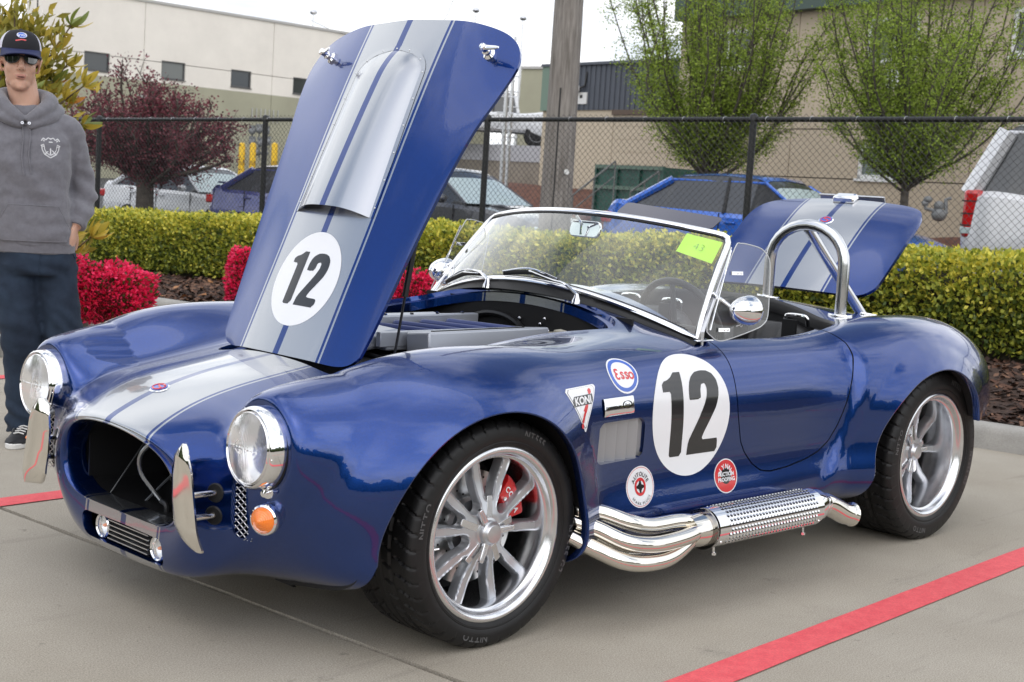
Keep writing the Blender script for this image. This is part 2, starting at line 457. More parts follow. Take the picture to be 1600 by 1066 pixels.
def sdf_poly(px, py, poly):
    """signed distance to a closed polygon, negative inside"""
    P = np.array(poly, float); Q = np.roll(P, -1, 0)
    d2 = np.full(px.shape, 1e9); ins = np.zeros(px.shape, bool)
    for (ax, ay), (bx, by) in zip(P, Q):
        ex, ey = bx-ax, by-ay
        t = np.clip(((px-ax)*ex+(py-ay)*ey)/max(ex*ex+ey*ey, 1e-12), 0, 1)
        d2 = np.minimum(d2, (px-ax-t*ex)**2+(py-ay-t*ey)**2)
        c = (ay > py) != (by > py)
        with np.errstate(divide='ignore', invalid='ignore'):
            ins ^= c & (px < ex*(py-ay)/(ey if ey else 1e-12)+ax)
    d = np.sqrt(d2)
    return np.where(ins, -d, d)

def smooth_poly(pts, n=8):
    return [(p.x, p.y) for p in smooth_path([(a, b, 0) for a, b in pts], n, closed=True)]
def mirror_poly(half):
    """half outline from centre line to centre line (y>=0) -> closed symmetric outline"""
    return half+[(x, -y) for x, y in half[::-1] if y > 1e-6]

BAY = smooth_poly(mirror_poly([(-.190, 0), (-.188, .15), (-.182, .27), (-.155, .325), (-.10, .345), (.2, .385), (.5, .432), (.66, .478), (.77, .492), (.84, .43), (.872, .28), (.875, .12), (.878, 0)]))
COCK = smooth_poly(mirror_poly([(1.10, 0), (1.09, .25), (1.06, .50), (1.06, .600), (1.12, .642), (1.3, .650), (1.6, .655), (1.80, .640), (1.90, .590), (1.965, .46), (2.02, .30), (2.055, .15), (2.065, 0)]))
BOOT = smooth_poly(mirror_poly([(2.40, 0), (2.40, .2), (2.405, .34), (2.44, .400), (2.50, .42), (2.70, .43), (2.86, .42), (2.935, .35), (2.96, .18), (2.965, 0)]))
DOOR = [(1.078, .92), (1.076, .80), (1.074, .746), (1.076, .705), (1.081, .635), (1.091, .552), (1.114, .467), (1.137, .430), (1.179, .388), (1.225, .362), (1.28, .356), (1.374, .362), (1.486, .379), (1.555, .400), (1.605, .433), (1.640, .483), (1.672, .563), (1.703, .651), (1.728, .722), (1.735, .765), (1.728, .80), (1.72, .92)]
# ------------------------------------------------------------------ paint
def paint_material(name, blue, stripes=True):
    m = bpy.data.materials.new(name); m.use_nodes = True
    t = m.node_tree; b = t.nodes['Principled BSDF']; L = t.links
    b.inputs['Metallic'].default_value = 0.93
    b.inputs['Roughness'].default_value = 0.26
    b.inputs['Coat Weight'].default_value = 1.0
    b.inputs['Coat Roughness'].default_value = 0.012
    b.inputs['Coat IOR'].default_value = 1.55
    tc = t.nodes.new('ShaderNodeTexCoord')
    def math_(op, a, c=None):
        n = t.nodes.new('ShaderNodeMath'); n.operation = op
        for k, q in enumerate((a, c)):
            if q is None: continue
            if isinstance(q, (int, float)): n.inputs[k].default_value = q
            else: L.new(q, n.inputs[k])
        return n.outputs[0]
    # metal flake
    vo = t.nodes.new('ShaderNodeTexVoronoi'); vo.inputs['Scale'].default_value = 900
    L.new(tc.outputs['Object'], vo.inputs['Vector'])
    sp = t.nodes.new('ShaderNodeSeparateColor'); L.new(vo.outputs['Color'], sp.inputs[0])
    fl = math_('MULTIPLY_ADD', sp.outputs[0], 0.36); t.nodes[-1].inputs[2].default_value = 0.82
    def flaked(col):
        v = t.nodes.new('ShaderNodeVectorMath'); v.operation = 'SCALE'
        v.inputs[0].default_value = col; L.new(fl, v.inputs['Scale']); return v.outputs[0]
    c_blue = flaked(blue)
    col = c_blue
    if stripes:
        sx = t.nodes.new('ShaderNodeSeparateXYZ'); L.new(tc.outputs['Object'], sx.inputs[0])
        ay = math_('ABSOLUTE', sx.outputs[1])
        inner = math_('GREATER_THAN', ay, 0.0135); s1 = math_('LESS_THAN', ay, 0.183)
        s2 = math_('GREATER_THAN', ay, 0.193); s3 = math_('LESS_THAN', ay, 0.200)
        msk = math_('ADD', math_('MULTIPLY', inner, s1), math_('MULTIPLY', s2, s3))
        mx = t.nodes.new('ShaderNodeMix'); mx.data_type = 'RGBA'
        L.new(msk, mx.inputs['Factor']); L.new(c_blue, mx.inputs['A']); mx.inputs['B'].default_value = (.42, .435, .46, 1)
        col = mx.outputs['Result']
    geo = t.nodes.new('ShaderNodeNewGeometry')
    mb = t.nodes.new('ShaderNodeMix'); mb.data_type = 'RGBA'; mb.inputs['B'].default_value = (.012, .012, .013, 1)
    L.new(geo.outputs['Backfacing'], mb.inputs['Factor']); L.new(col, mb.inputs['A'])
    L.new(mb.outputs['Result'], b.inputs['Base Color'])
    inv = math_('SUBTRACT', 1.0, geo.outputs['Backfacing'])
    L.new(math_('MULTIPLY', inv, 0.93), b.inputs['Metallic']); L.new(inv, b.inputs['Coat Weight'])
    # very faint orange peel
    nz = t.nodes.new('ShaderNodeTexNoise'); nz.inputs['Scale'].default_value = 140; nz.inputs['Detail'].default_value = 1
    L.new(tc.outputs['Object'], nz.inputs['Vector'])
    bp = t.nodes.new('ShaderNodeBump'); bp.inputs['Strength'].default_value = .25; bp.inputs['Distance'].default_value = .0002
    L.new(nz.outputs['Fac'], bp.inputs['Height']); L.new(bp.outputs[0], b.inputs['Coat Normal'])
    MATS[name] = m
    return m
BLUE = (.004, .037, .200)
M_PAINT = paint_material('blue_paint', BLUE)
M_PLAIN = paint_material('plain_blue_paint', BLUE, False)
M_CHROME = mat('chrome', (.86, .86, .87), rough=.045, metal=1)
M_NICKEL = mat('polished_steel', (.80, .77, .71), rough=.07, metal=1)
M_ALU = mat('machined_aluminium', (.74, .75, .77), rough=.22, metal=1, rvar=.05, var=.05, scale=30)
M_BRUSH = mat('brushed_aluminium', (.60, .61, .63), rough=.33, metal=1, var=.08, scale=18)
M_CAST = mat('cast_grey_alloy', (.56, .58, .61), rough=.34, metal=.85, coat=.3, coat_rough=.2)
M_RUB = mat('black_rubber', (.010, .010, .0105), rough=.46, var=.25, scale=12, spec=.4)
M_BLK = mat('satin_black', (.012, .012, .013), rough=.38)
M_DARK = mat('dark_interior', (.010, .010, .011), rough=.8)
M_LEATH = mat('black_leather', (.024, .024, .025), rough=.36, bump=.0006, bscale=260)
M_WHITE = mat('white_vinyl', (.80, .81, .83), rough=.22, coat=.6)
M_INK = mat('black_vinyl', (.012, .012, .014), rough=.22, coat=.6)
M_REDV = mat('red_vinyl', (.62, .035, .04), rough=.25, coat=.6)
M_BLUEV = mat('blue_vinyl', (.03, .11, .50), rough=.25, coat=.6)
M_GREYV = mat('grey_vinyl', (.35, .35, .36), rough=.3, coat=.4)

car = thing('roadster', 'blue open two-seat roadster with silver stripes, number 12 roundels and its hood raised', 'sports car')

A_ = body_surface()
V, N, T = surf_mesh(A_)
BODY_BVH = BVHTree.FromPolygons(V.tolist(), T.tolist())
def side_y(x, z, sgn=-1):
    h = BODY_BVH.ray_cast(Vector((x, sgn*2, z)), Vector((0, -sgn, 0)))
    return h[0], h[1]
def top_z(x, y):
    h = BODY_BVH.ray_cast(Vector((x, y, 2)), Vector((0, 0, -1)))
    return h[0], h[1]

def upper(V, N): return (N[:, 2] > 0.05) & (V[:, 2] > .5)
# bonnet and boot panels are cut out of the same surface
def cut_top(V, N, T, poly):
    f = sdf_poly(V[:, 0], V[:, 1], poly)
    f = np.where((V[:, 2] > .5), f, np.abs(f)+.01)
    return clip(V, N, T, f)
(BV, BN, BT), hoodm = cut_top(V, N, T, BAY)
(BV, BN, BT), bootm = cut_top(BV, BN, BT, BOOT)
(BV, BN, BT), _ = cut_top(BV, BN, BT, COCK)
for AR in (FRONT_ARCH, REAR_ARCH):
    f = np.maximum(arch_d(BV[:, 0], BV[:, 2], AR), (.50-np.abs(BV[:, 1])))
    (BV, BN, BT), _ = clip(BV, BN, BT, f)
# the tail is open underneath, its skirt ends above the axle behind the rear wheels
f = np.maximum(BV[:, 2]-(.455-.05*np.clip(BV[:, 0]-2.6, 0, 1)), 2.36-BV[:, 0])
(BV, BN, BT), _ = clip(BV, BN, BT, f)
# doors
f = sdf_poly(BV[:, 0], BV[:, 2], DOOR); f = np.where(np.abs(BV[:, 1]) > .56, f, np.abs(f)+.01)
(BV, BN, BT), doorm = clip(BV, BN, BT, f-.0022)
doorm = clip(*doorm, -(sdf_poly(doorm[0][:, 0], doorm[0][:, 2], DOOR)+.0022))[0]
# side vents, brake-cooling ducts in the nose, oil-cooler slot in the chin
VENT = [(x, z) for x, z in rrect(.232, .122, .022, cx=.500, cy=.522)]
f = sdf_poly(BV[:, 0], BV[:, 2], VENT); f = np.where((np.abs(BV[:, 1]) > .6), f, np.abs(f)+.01)
(BV, BN, BT), _ = clip(BV, BN, BT, f)
for s in (1, -1):
    DUCT = [(y, z) for y, z in rrect(.052, .185, .025, cx=s*.500, cy=.405)]
    f = sdf_poly(BV[:, 1], BV[:, 2], DUCT); f = np.where(BV[:, 0] < -.45, f, np.abs(f)+.01)
    (BV, BN, BT), _ = clip(BV, BN, BT, f)
SLOT = rrect(.43, .074, .024, cx=0, cy=.213)
f = sdf_poly(BV[:, 1], BV[:, 2], SLOT); f = np.where(BV[:, 0] < -.45, f, np.abs(f)+.01)
(BV, BN, BT), _ = clip(BV, BN, BT, f)
shell = mobj('body_shell', BV, BT, M_PAINT, car, normals=BN)

def boundary(T):
    E = np.concatenate([T[:, [0, 1]], T[:, [1, 2]], T[:, [2, 0]]])
    k = np.sort(E, 1); key = k[:, 0].astype(np.int64)*10**7+k[:, 1]
    u, idx, c = np.unique(key, return_index=True, return_counts=True)
    return E[idx[c == 1]]
def flange(name, V, T, sel, steps, m, parent, flip=False, sharp=50):
    """strip that turns an open edge inwards; steps are functions of position giving the next point"""
    E = boundary(T); mid = (V[E[:, 0]]+V[E[:, 1]])/2
    E = E[np.broadcast_to(np.asarray(sel(mid.T), bool), (len(E),))]
    idx = {int(i): k for k, i in enumerate(sorted(set(E.ravel().tolist())))}
    base = np.array([V[i] for i in idx]); rings = [base]
    for st in steps: rings.append(np.array([st(Vector(p)) for p in base]))
    n = len(base); vs = np.concatenate(rings)
    fs = []
    for a, b in E:
        a, b = idx[int(a)], idx[int(b)]
        for k in range(len(steps)):
            q = (k*n+b, k*n+a, (k+1)*n+a, (k+1)*n+b)
            fs.append(q[::-1] if flip else q)
    return mobj(name, vs, fs, m, parent, sharp=sharp)
def near(poly, tol=.004, ax=(0, 1)):
    P = poly
    return lambda q: np.abs(sdf_poly(q[ax[0]], q[ax[1]], P)) < tol
def inward(poly_c, dxy, dz):
    return lambda p: Vector((p.x+(poly_c[0]-p.x)*dxy, p.y+(poly_c[1]-p.y)*dxy, p.z+dz))
def off_in(cx, cy, d, dz):
    def fn(p):
        v = Vector((cx-p.x, (cy-p.y), 0)); v.normalize()
        return Vector((p.x+v.x*d, p.y+v.y*d, p.z+dz))
    return fn
top_sel = lambda poly: (lambda q, f=near(poly): (q[2] > .5) & f(q))
flange('bay_gutter', BV, BT, top_sel(BAY), [off_in(.35, 0, .002, -.006), off_in(.35, 0, .004, -.016), off_in(.35, 0, .022, -.020), off_in(.35, 0, .024, -.05)], M_PAINT, car)
flange('boot_gutter', BV, BT, top_sel(BOOT), [off_in(2.68, 0, .003, -.012), off_in(2.68, 0, .02, -.016), off_in(2.68, 0, .022, -.05)], M_PAINT, car)
flange('cockpit_edge', BV, BT, lambda q, f=near(COCK): (q[2] > .5) & f(q), [off_in(1.55, 0, .005, -.004), off_in(1.55, 0, .008, -.012), off_in(1.55, 0, .004, -.05)], M_BLK, car)
for AR in (FRONT_ARCH, REAR_ARCH):
  for SD in (-1, 1):
    def sel(q, AR=AR, SD=SD): return (q[1]*SD > .503) & (np.abs(arch_d(q[0], q[2], AR)) < .006)
    def mk(dy, rr, AR=AR):
        def fn(p):
            v = Vector((AR[0]-p.x, 0, AR[1]-p.z)).normalized()
            s = 1 if p.y > 0 else -1
            return Vector((p.x, p.y, p.z))+v*rr+Vector((0, -s*dy, 0))
        return fn
    flange('arch_lip', BV, BT, sel, [mk(.001, .0035), mk(.006, .005), mk(.028, .002)], M_PLAIN, car)
    def mk2(yy, rr, AR=AR):
        def fn(p):
            v = Vector((p.x-AR[0], 0, p.z-AR[1])).normalized()
            s = 1 if p.y > 0 else -1
            return Vector((p.x+v.x*rr, s*max(yy, .0) if yy < .6 else p.y-s*.026, p.z+v.z*rr))
        return fn
    flange('wheel_well', BV, BT, sel, [mk2(.9, .002), mk2(.9, .02), mk2(.5, .03), mk2(.42, .03), lambda p, AR=AR: Vector((AR[0], (1 if p.y > 0 else -1)*.42, AR[1]))], M_DARK, car, sharp=30)
# mouth: painted lip rolling inwards and a black duct behind it
lip = A_[0]; lipfull = [tuple(p) for p in lip]+[(p[0], -p[1], p[2]) for p in lip[1:-1][::-1]]
rings = []
for dx, sc_ in ((0, 1), (-.006, .992), (-.006, .972), (0, .955), (.02, .945), (.07, .95)):
    rings.append([(x+dx, y*sc_, .405+(z-.405)*sc_) for x, y, z in lipfull])
MB().grid(rings, wrap=True).build('mouth_lip', M_PAINT, car, sharp=60)
rings = [[(x+dx, y*sc_, .405+(z-.405)*sc_) for x, y, z in lipfull] for dx, sc_ in ((.055, .955), (.16, 1.0), (.30, .98))]
g = MB().grid(rings, wrap=True)
g.build('mouth_duct', M_BLK, car, sharp=60)
# doors with depth
for s in (-1, 1):
    sel = (doorm[0][doorm[2]].mean(1)[:, 1]*s > 0)
    Td = doorm[2][sel]; used, inv = np.unique(Td, return_inverse=True)
    Vd, Nd, Td = doorm[0][used], doorm[1][used], inv.reshape(-1, 3)
    dr = mobj('door', Vd, Td, M_PAINT, car, normals=Nd)
    flange('door_edge', Vd, Td, lambda q: True, [lambda p, s=s: Vector((p.x+(1.4-p.x)*.004, p.y-s*.003, p.z+(.56-p.z)*.005)), lambda p, s=s: Vector((p.x+(1.4-p.x)*.006, p.y-s*.025, p.z+(.56-p.z)*.006))], M_PLAIN, dr)
for s in (-1, 1):
  flange('door_jamb', BV, BT, lambda q, f=near(DOOR, .004, (0, 2)), s=s: (q[1]*s > .56) & f(q), [lambda p: Vector((p.x, p.y-(.002 if p.y > 0 else -.002), p.z)), lambda p: Vector((p.x, p.y-(.03 if p.y > 0 else -.03), p.z)), lambda p: Vector((p.x+(1.4-p.x)*.03, p.y-(.03 if p.y > 0 else -.03), p.z+(.56-p.z)*.05))], M_BLK, car)
for s in (-1, 1):
    flange('vent_edge', BV, BT, lambda q, f=near(VENT, .004, (0, 2)), s=s: (q[1]*s > .6) & f(q), [lambda p, s=s: Vector((p.x, p.y-s*.004, p.z)), lambda p, s=s: Vector((p.x, p.y-s*.028, p.z))], M_PLAIN, car)
for nm_, fs_ in (('cooler_slot_edge', lambda q: (np.abs(q[1]) < .3) & (q[2] < .26)), ('duct_edge', lambda q: (q[1] > .46) & (q[2] > .2)), ('duct_edge', lambda q: (q[1] < -.46) & (q[2] > .2))):
  flange(nm_, BV, BT, lambda q, fs_=fs_: (q[0] < -.50) & (q[2] < .52) & (np.abs(q[1]) < .6) & fs_(q), [lambda p: Vector((p.x+.004, p.y, p.z)), lambda p: Vector((p.x+.03, p.y, p.z))], M_PLAIN, car)

# ------------------------------------------------------------------ raised hood and boot lid
def panel_solid(pm, th=.010):
    Vp, Np, Tp = pm
    n = len(Vp); In = Vp-Np*th
    Eb = boundary(Tp)
    vs = np.concatenate([Vp, In]); fs = Tp.tolist()+(Tp[:, ::-1]+n).tolist()
    er = []
    for a, b in Eb: er.append((int(b), int(a), int(a)+n, int(b)+n))
    return vs, fs, er, n
def lid(name, pm, m, th=.010):
    vs, fs, er, n = panel_solid(pm, th)
    o = mobj(name, vs, [tuple(f) for f in fs]+er, m, car, sharp=40)
    return o
def rot_about(px, pz, ang, to):
    """rotation about a cross-car axis through (px,pz), then moved so that the axis lands on `to`"""
    return Matrix.Translation(Vector((to[0], 0, to[1]))) @ Matrix.Rotation(-R(ang), 4, 'Y') @ Matrix.Translation(Vector((-px, 0, -pz)))
HOOD_M = rot_about(-.192, .705, 56.6, (-.176, .704))
hood_bvh = BODY_BVH
hood = lid('raised_hood', hoodm, M_PAINT)
HOOD_M = HOOD_M @ Matrix.Translation((-.192, 0, .705)) @ Matrix.Diagonal((1.04, 1.0, 1.0, 1)) @ Matrix.Translation((.192, 0, -.705))
hood.matrix_local = HOOD_M

# --- flat print helpers -----------------------------------------------------------------
def text_geo(s, size=1.0, bold=0.0, shear=0.0, width=1.0):
    """2D triangles of a string, centred on the origin"""
    cu = bpy.data.curves.new('t', 'FONT'); cu.body = s; cu.size = size; cu.offset = bold*size; cu.shear = shear
    cu.align_x = 'LEFT'; cu.resolution_u = 3
    o = bpy.data.objects.new('t', cu); COL.objects.link(o)
    dg = bpy.context.evaluated_depsgraph_get()
    me = bpy.data.meshes.new_from_object(o.evaluated_get(dg))
    me.calc_loop_triangles()
    v = [(p.co.x*width, p.co.y) for p in me.vertices]; t = [tuple(l.vertices) for l in me.loop_triangles]
    bpy.data.objects.remove(o); bpy.data.meshes.remove(me); bpy.data.curves.remove(cu)
    if not v: return [], [], 0
    x0, x1 = min(a for a, b in v), max(a for a, b in v); y0, y1 = min(b for a, b in v), max(b for a, b in v)
    return [(a-(x0+x1)/2, b-(y0+y1)/2) for a, b in v], t, x1-x0
def arc_text(s, rad, a_mid, size, bold=0, flip=False, space=1.12):
    """characters along a circle; flip = read along the bottom"""
    gs = [text_geo(ch, size, bold) if ch != ' ' else ([], [], size*.3) for ch in s]
    ws = [g[2] for g in gs]; tot = sum(ws)*space+size*.06*len(s)
    vs, ts = [], []; run = -tot/2
    for (gv, gt, gw) in gs:
        step = gw*space+size*.06
        mid = run+step/2; run += step
        if not gv: continue
        if not flip:
            a = a_mid-mid/rad; ca, sa = math.cos(a), math.sin(a); up = (ca, sa); rt = (sa, -ca)
        else:
            a = a_mid+mid/rad; ca, sa = math.cos(a), math.sin(a); up = (-ca, -sa); rt = (-sa, ca)
        o = len(vs)
        vs += [(rad*ca+x*rt[0]+y*up[0], rad*sa+x*rt[1]+y*up[1]) for x, y in gv]
        ts += [tuple(o+i for i in t) for t in gt]
    return vs, ts
def xf(g, dx=0, dy=0, s=1, rot=0, sx=1):
    c, n = math.cos(rot), math.sin(rot)
    return [((x*sx*s)*c-(y*s)*n+dx, (x*sx*s)*n+(y*s)*c+dy) for x, y in g[0]], g[1]
def join(*gs):
    vs, ts = [], []
    for v, t in gs:
        o = len(vs); vs += v; ts += [tuple(o+i for i in q) for q in t]
    return vs, ts
def poly_geo(poly, step=.012):
    """a polygon filled with small triangles so that it can follow a curved panel"""
    x0, x1 = min(p[0] for p in poly), max(p[0] for p in poly); y0, y1 = min(p[1] for p in poly), max(p[1] for p in poly)
    nx = max(2, int((x1-x0)/step)+2); ny = max(2, int((y1-y0)/step)+2)
    gx, gy = np.meshgrid(np.linspace(x0-1e-4, x1+1e-4, nx), np.linspace(y0-1e-4, y1+1e-4, ny), indexing='ij')
    Vg = np.stack([gx.ravel(), gy.ravel(), 0*gx.ravel()], -1)
    i, j = np.meshgrid(np.arange(nx-1), np.arange(ny-1), indexing='ij'); p = (i*ny+j).ravel()
    Tg = np.concatenate([np.stack([p, p+ny, p+ny+1], -1), np.stack([p, p+ny+1, p+1], -1)])
    f = sdf_poly(Vg[:, 0], Vg[:, 1], poly)
    vv, _, tt = clip(Vg, np.tile([0, 0, 1.0], (len(Vg), 1)), Tg, -f)[0]
    return [(a, b) for a, b, _ in vv], [tuple(t) for t in tt.tolist()]
def circ_poly(r, n=72, sx=1, cx=0, cy=0): return [(cx+r*sx*math.cos(2*math.pi*i/n), cy+r*math.sin(2*math.pi*i/n)) for i in range(n)]
def ring_geo(r0, r1, n=72, sx=1):
    vs = [(r*sx*math.cos(2*math.pi*i/n), r*math.sin(2*math.pi*i/n)) for r in (r0, r1) for i in range(n)]
    return vs, [t for i in range(n) for t in ((i, n+i, n+(i+1) % n), (i, n+(i+1) % n, (i+1) % n))]
def subdiv(g, L):
    bm = bmesh.new()
    vv = [bm.verts.new((x, y, 0)) for x, y in g[0]]
    for t in g[1]:
        try: bm.faces.new([vv[i] for i in t])
        except ValueError: pass
    for _ in range(3):
        e = [e for e in bm.edges if e.calc_length() > L]
        if not e: break
        bmesh.ops.subdivide_edges(bm, edges=e, cuts=1)
        bmesh.ops.triangulate(bm, faces=[f for f in bm.faces if len(f.verts) > 3])
    bm.verts.index_update()
    r = [(v.co.x, v.co.y) for v in bm.verts], [tuple(v.index for v in f.verts) for f in bm.faces]
    bm.free(); return r
def on_surface(name, g, m, parent, maps, lift, L=.014, sub=True):
    if sub: g = subdiv(g, L)
    vs, ns = [], []
    for u, v in g[0]:
        p, n = maps(u, v); vs.append(tuple(p+n*lift)); ns.append(tuple(n))
    fs = []
    for t in g[1]:
        a, b, c = (Vector(vs[i]) for i in t)
        fs.append(t if (b-a).cross(c-a).dot(Vector(ns[t[0]])) > 0 else t[::-1])
    return mobj(name, vs, fs, m, parent, normals=np.array(ns))
def side_map(cx, cz, sgn=-1, tilt=0.0):
    """(u,v) measured along the flank of the car round (cx,cz)"""
    zs = np.linspace(.20, .80, 240); ys = []
    for z in zs:
        h = side_y(cx, z, sgn); ys.append(h[0].y if h[0] else 0)
    ys = np.array(ys); s = np.concatenate([[0], np.cumsum(np.hypot(np.diff(zs), np.diff(ys)))])
    s0 = np.interp(cz, zs, s)
    ct, st = math.cos(tilt), math.sin(tilt)
    def f(u, v):
        uu, vv = u*ct-v*st, u*st+v*ct
        z = float(np.interp(s0+vv, s, zs)); p, n = side_y(cx-sgn*uu, z, sgn)
        return p, n
    return f
ONE = [(.15, 0), (.385, 0), (.385, 1), (.235, 1), (.205, .955), (.15, .925), (.08, .905), (0, .895), (0, .775), (.15, .775)]
TWO = [(0, 0), (.585, 0), (.585, .165), (.27, .165), (.31, .25), (.42, .40), (.53, .55), (.58, .67), (.59, .77), (.565, .88), (.50, .955), (.41, .992), (.30, 1.0), (.18, .985), (.085, .93), (.03, .85), (.012, .76), (.012, .655), (.235, .655), (.235, .76), (.25, .82), (.295, .848), (.335, .835), (.36, .79), (.355, .70), (.31, .60), (.20, .43), (.09, .27), (.02, .16)]
def number12(h, gap=.10, step=.012):
    w_ = .385+gap+.59
    sc_ = lambda P, dx: [((x+dx-w_/2)*h, (y-.5)*h) for x, y in P]
    return join(poly_geo(sc_(ONE, 0), step), poly_geo(sc_(TWO, .385+gap), step))

# --- roundels with the number ------------------------------------------------------------
def hood_map(cx, cy=0, s=1):
    def f(u, v):
        p, n = top_z(cx+v*.985, cy-u); return p, n
    return f
hm = hood_map(.040)
rd = on_surface('number_roundel', poly_geo(circ_poly(.147)), M_WHITE, hood, hm, .0006, sub=False)
on_surface('number', number12(.165), M_INK, rd, hm, .0012, sub=False)
sm = side_map(.848, .578)
rd = on_surface('number_roundel', poly_geo(circ_poly(.196)), M_WHITE, car, sm, .0006, sub=False)
on_surface('number', number12(.262), M_INK, rd, sm, .0012, sub=False)
rd['label'] = 'large white disc with a black number 12 on the front wing'

# --- hood scoop --------------------------------------------------------------------------
def build_scoop():
    nx, ny = 44, 40; x0, x1 = .245, .770
    rows_o = []
    def prof(a):
        # half width and height along the scoop, a in 0..1 from the open front to the back
        hw = .176-.028*a
        if a > .86:
            q = (a-.86)/.14; hw *= math.sqrt(max(0, 1-(q*.985)**2))
        h = .042*(1-a**1.4*.55)
        if a > .80: h *= max(0, 1-((a-.80)/.20)**2)**.8
        return hw, h
    def pt(a, t, drop=0):
        hw, h = prof(a); y = t*hw
        g = (1-abs(t)**3.2)**1.2 if abs(t) < 1 else 0
        x = x0+(x1-x0)*a - (.020*(1-t*t) if a < .02 else 0)*0
        z = top_z(x, y)[0].z+h*g-drop+.0015
        return (x, y, z)
    for i in range(nx+1):
        a = (i/nx)
        rows_o.append([pt(a, -1+2*j/ny) for j in range(ny+1)])
    mb = MB().grid([r[::-1] for r in rows_o])
    lip_in = [(x+.004, y*.985, z-.006 if abs(y) < .16 else z-.002) for x, y, z in rows_o[0]]
    lip_in2 = [(x+.12, y*.98, z-.010) for x, y, z in rows_o[0]]
    mb.grid([rows_o[0], lip_in, lip_in2])
    o = mb.build('hood_scoop', M_PAINT, hood, sharp=55)
    # flange plate under the rim with rivets
    fl = []
    for k, off in enumerate((.0, .016)):
        ring_ = []
        for i in range(nx+1):
            hw, h = prof(min(i/nx, 1)); x = x0+(x1-x0)*i/nx
            if i/nx > .86: x += off*((i/nx-.86)/.14)
            ring_.append((x, hw+off))
        full = [(x, -y) for x, y in ring_]+[(x, y) for x, y in ring_[::-1]]
        fl.append([(x, y, top_z(x, y)[0].z+(.0022 if k == 0 else .0014)) for x, y in full])
    MB().grid(fl[::-1]).build('scoop_flange', M_PAINT, hood, sharp=60)
    spots = []
    for i in range(6): spots += [(x0+.03+i*.085, s*(prof((.03+i*.085)/(x1-x0))[0]+.008)) for s in (1, -1)]
    for ang in (-60, -25, 0, 25, 60): spots.append((x1-.065+.072*math.cos(R(ang)), .148*math.sin(R(ang))))
    first = None
    for x, y in spots:
        z = top_z(x, y)[0].z+.0018
        M = Matrix.Translation(Vector((x, y, z)))
        if first is None:
            first = MB().lathe([(.0, .0016), (.0022, .0014), (.0034, 0.0)], 10).build('rivet', M_BRUSH, hood); first.matrix_local = M
        else: share(first, 'rivet', hood, M)
build_scoop()

# --- hood latches (T-handles) at the rear corners, prop rod ------------------------------
def latch(y):
    x = .775; p, n = top_z(x, y)
    q = MB().lathe([(.019, 0), (.019, .006), (.015, .009), (.011, .012), (.011, .020), (.014, .024), (.010, .028), (.010, .040), (.012, .044), (.009, .050), (0, .052)], 20).build('latch', M_CHROME, hood)
    q.matrix_local = zframe(p, n, (1, 0, 0)) 
    pts = [(-.004, 0, .040), (-.022, 0, .043), (-.045, 0, .047), (-.062, 0, .052)]
    h = MB().tube(pts, [.0085, .0075, .0065, .003], 10, squash=(.6, 1)).build('latch_handle', M_CHROME, q)
    h.rotation_euler = (0, 0, R(90))
latch(-.385); latch(.36)
# --- boot lid ------------------------------------------------------------------------------
boot = lid('boot_lid', bootm, M_PAINT, .014)
BOOT_M = rot_about(2.40, .838, 57.0, (2.418, .892))
boot.matrix_local = BOOT_M
# plate lamp, plate and bracket on the trailing edge of the lid
p, n = top_z(2.955, 0)
q = MB().box((0, 0, .012), (.055, .115, .030), taper=.85).build('plate_lamp', M_CHROME, boot, bevel=.008); q.matrix_local = zframe(p, n)
q = MB().box((.045, 0, .004), (.012, .33, .006)).box((.052, 0, -.03), (.006, .33, .065)).build('number_plate', M_BRUSH, boot, bevel=.002); q.matrix_local = zframe(p, n)
MB().box((2.955, .30, .62), (.05, .05, .05)).v
def emblem(parent, M, s=1.0):
    e = MB().lathe([(0, .004), (.028, .0035), (.034, .002), (.037, 0)], 40).build('badge', M_CHROME, parent); e.matrix_local = M @ Matrix.Diagonal((s*1.0, s*.72, 1, 1))
    b = mobj('badge_field', [(x, y, .0042) for x, y in circ_poly(.031)]+[(0, 0, .0046)], [(i, (i+1) % 72, 72) for i in range(72)], M_BLUEV, e)
    S = [(-.30, -.28), (-.12, -.42), (.10, -.42), (.26, -.26), (.20, -.06), (-.02, .04), (-.20, .16), (-.16, .34), (.06, .40), (.26, .28)]
    MB().tube([(x*.055, y*.05, .005) for x, y in S], [.004]*len(S), 6, squash=(.35, 1), up=(0, 0, 1)).build('badge_letter', M_REDV, e)
    MB().tube([(.024*math.cos(a), .024*math.sin(a), .005) for a in np.linspace(0, 6.28, 40)[:-1]], .0016, 6, closed=True).build('badge_ring', M_REDV, e)
    return e
p, n = top_z(-.558, 0)
emblem(car, frame(p, (0, -1, 0), n.cross(Vector((0, -1, 0))), n), 1.0)
p, n = top_z(2.80, 0)
emblem(boot, frame(p, (0, -1, 0), n.cross(Vector((0, -1, 0))), n), 1.0)

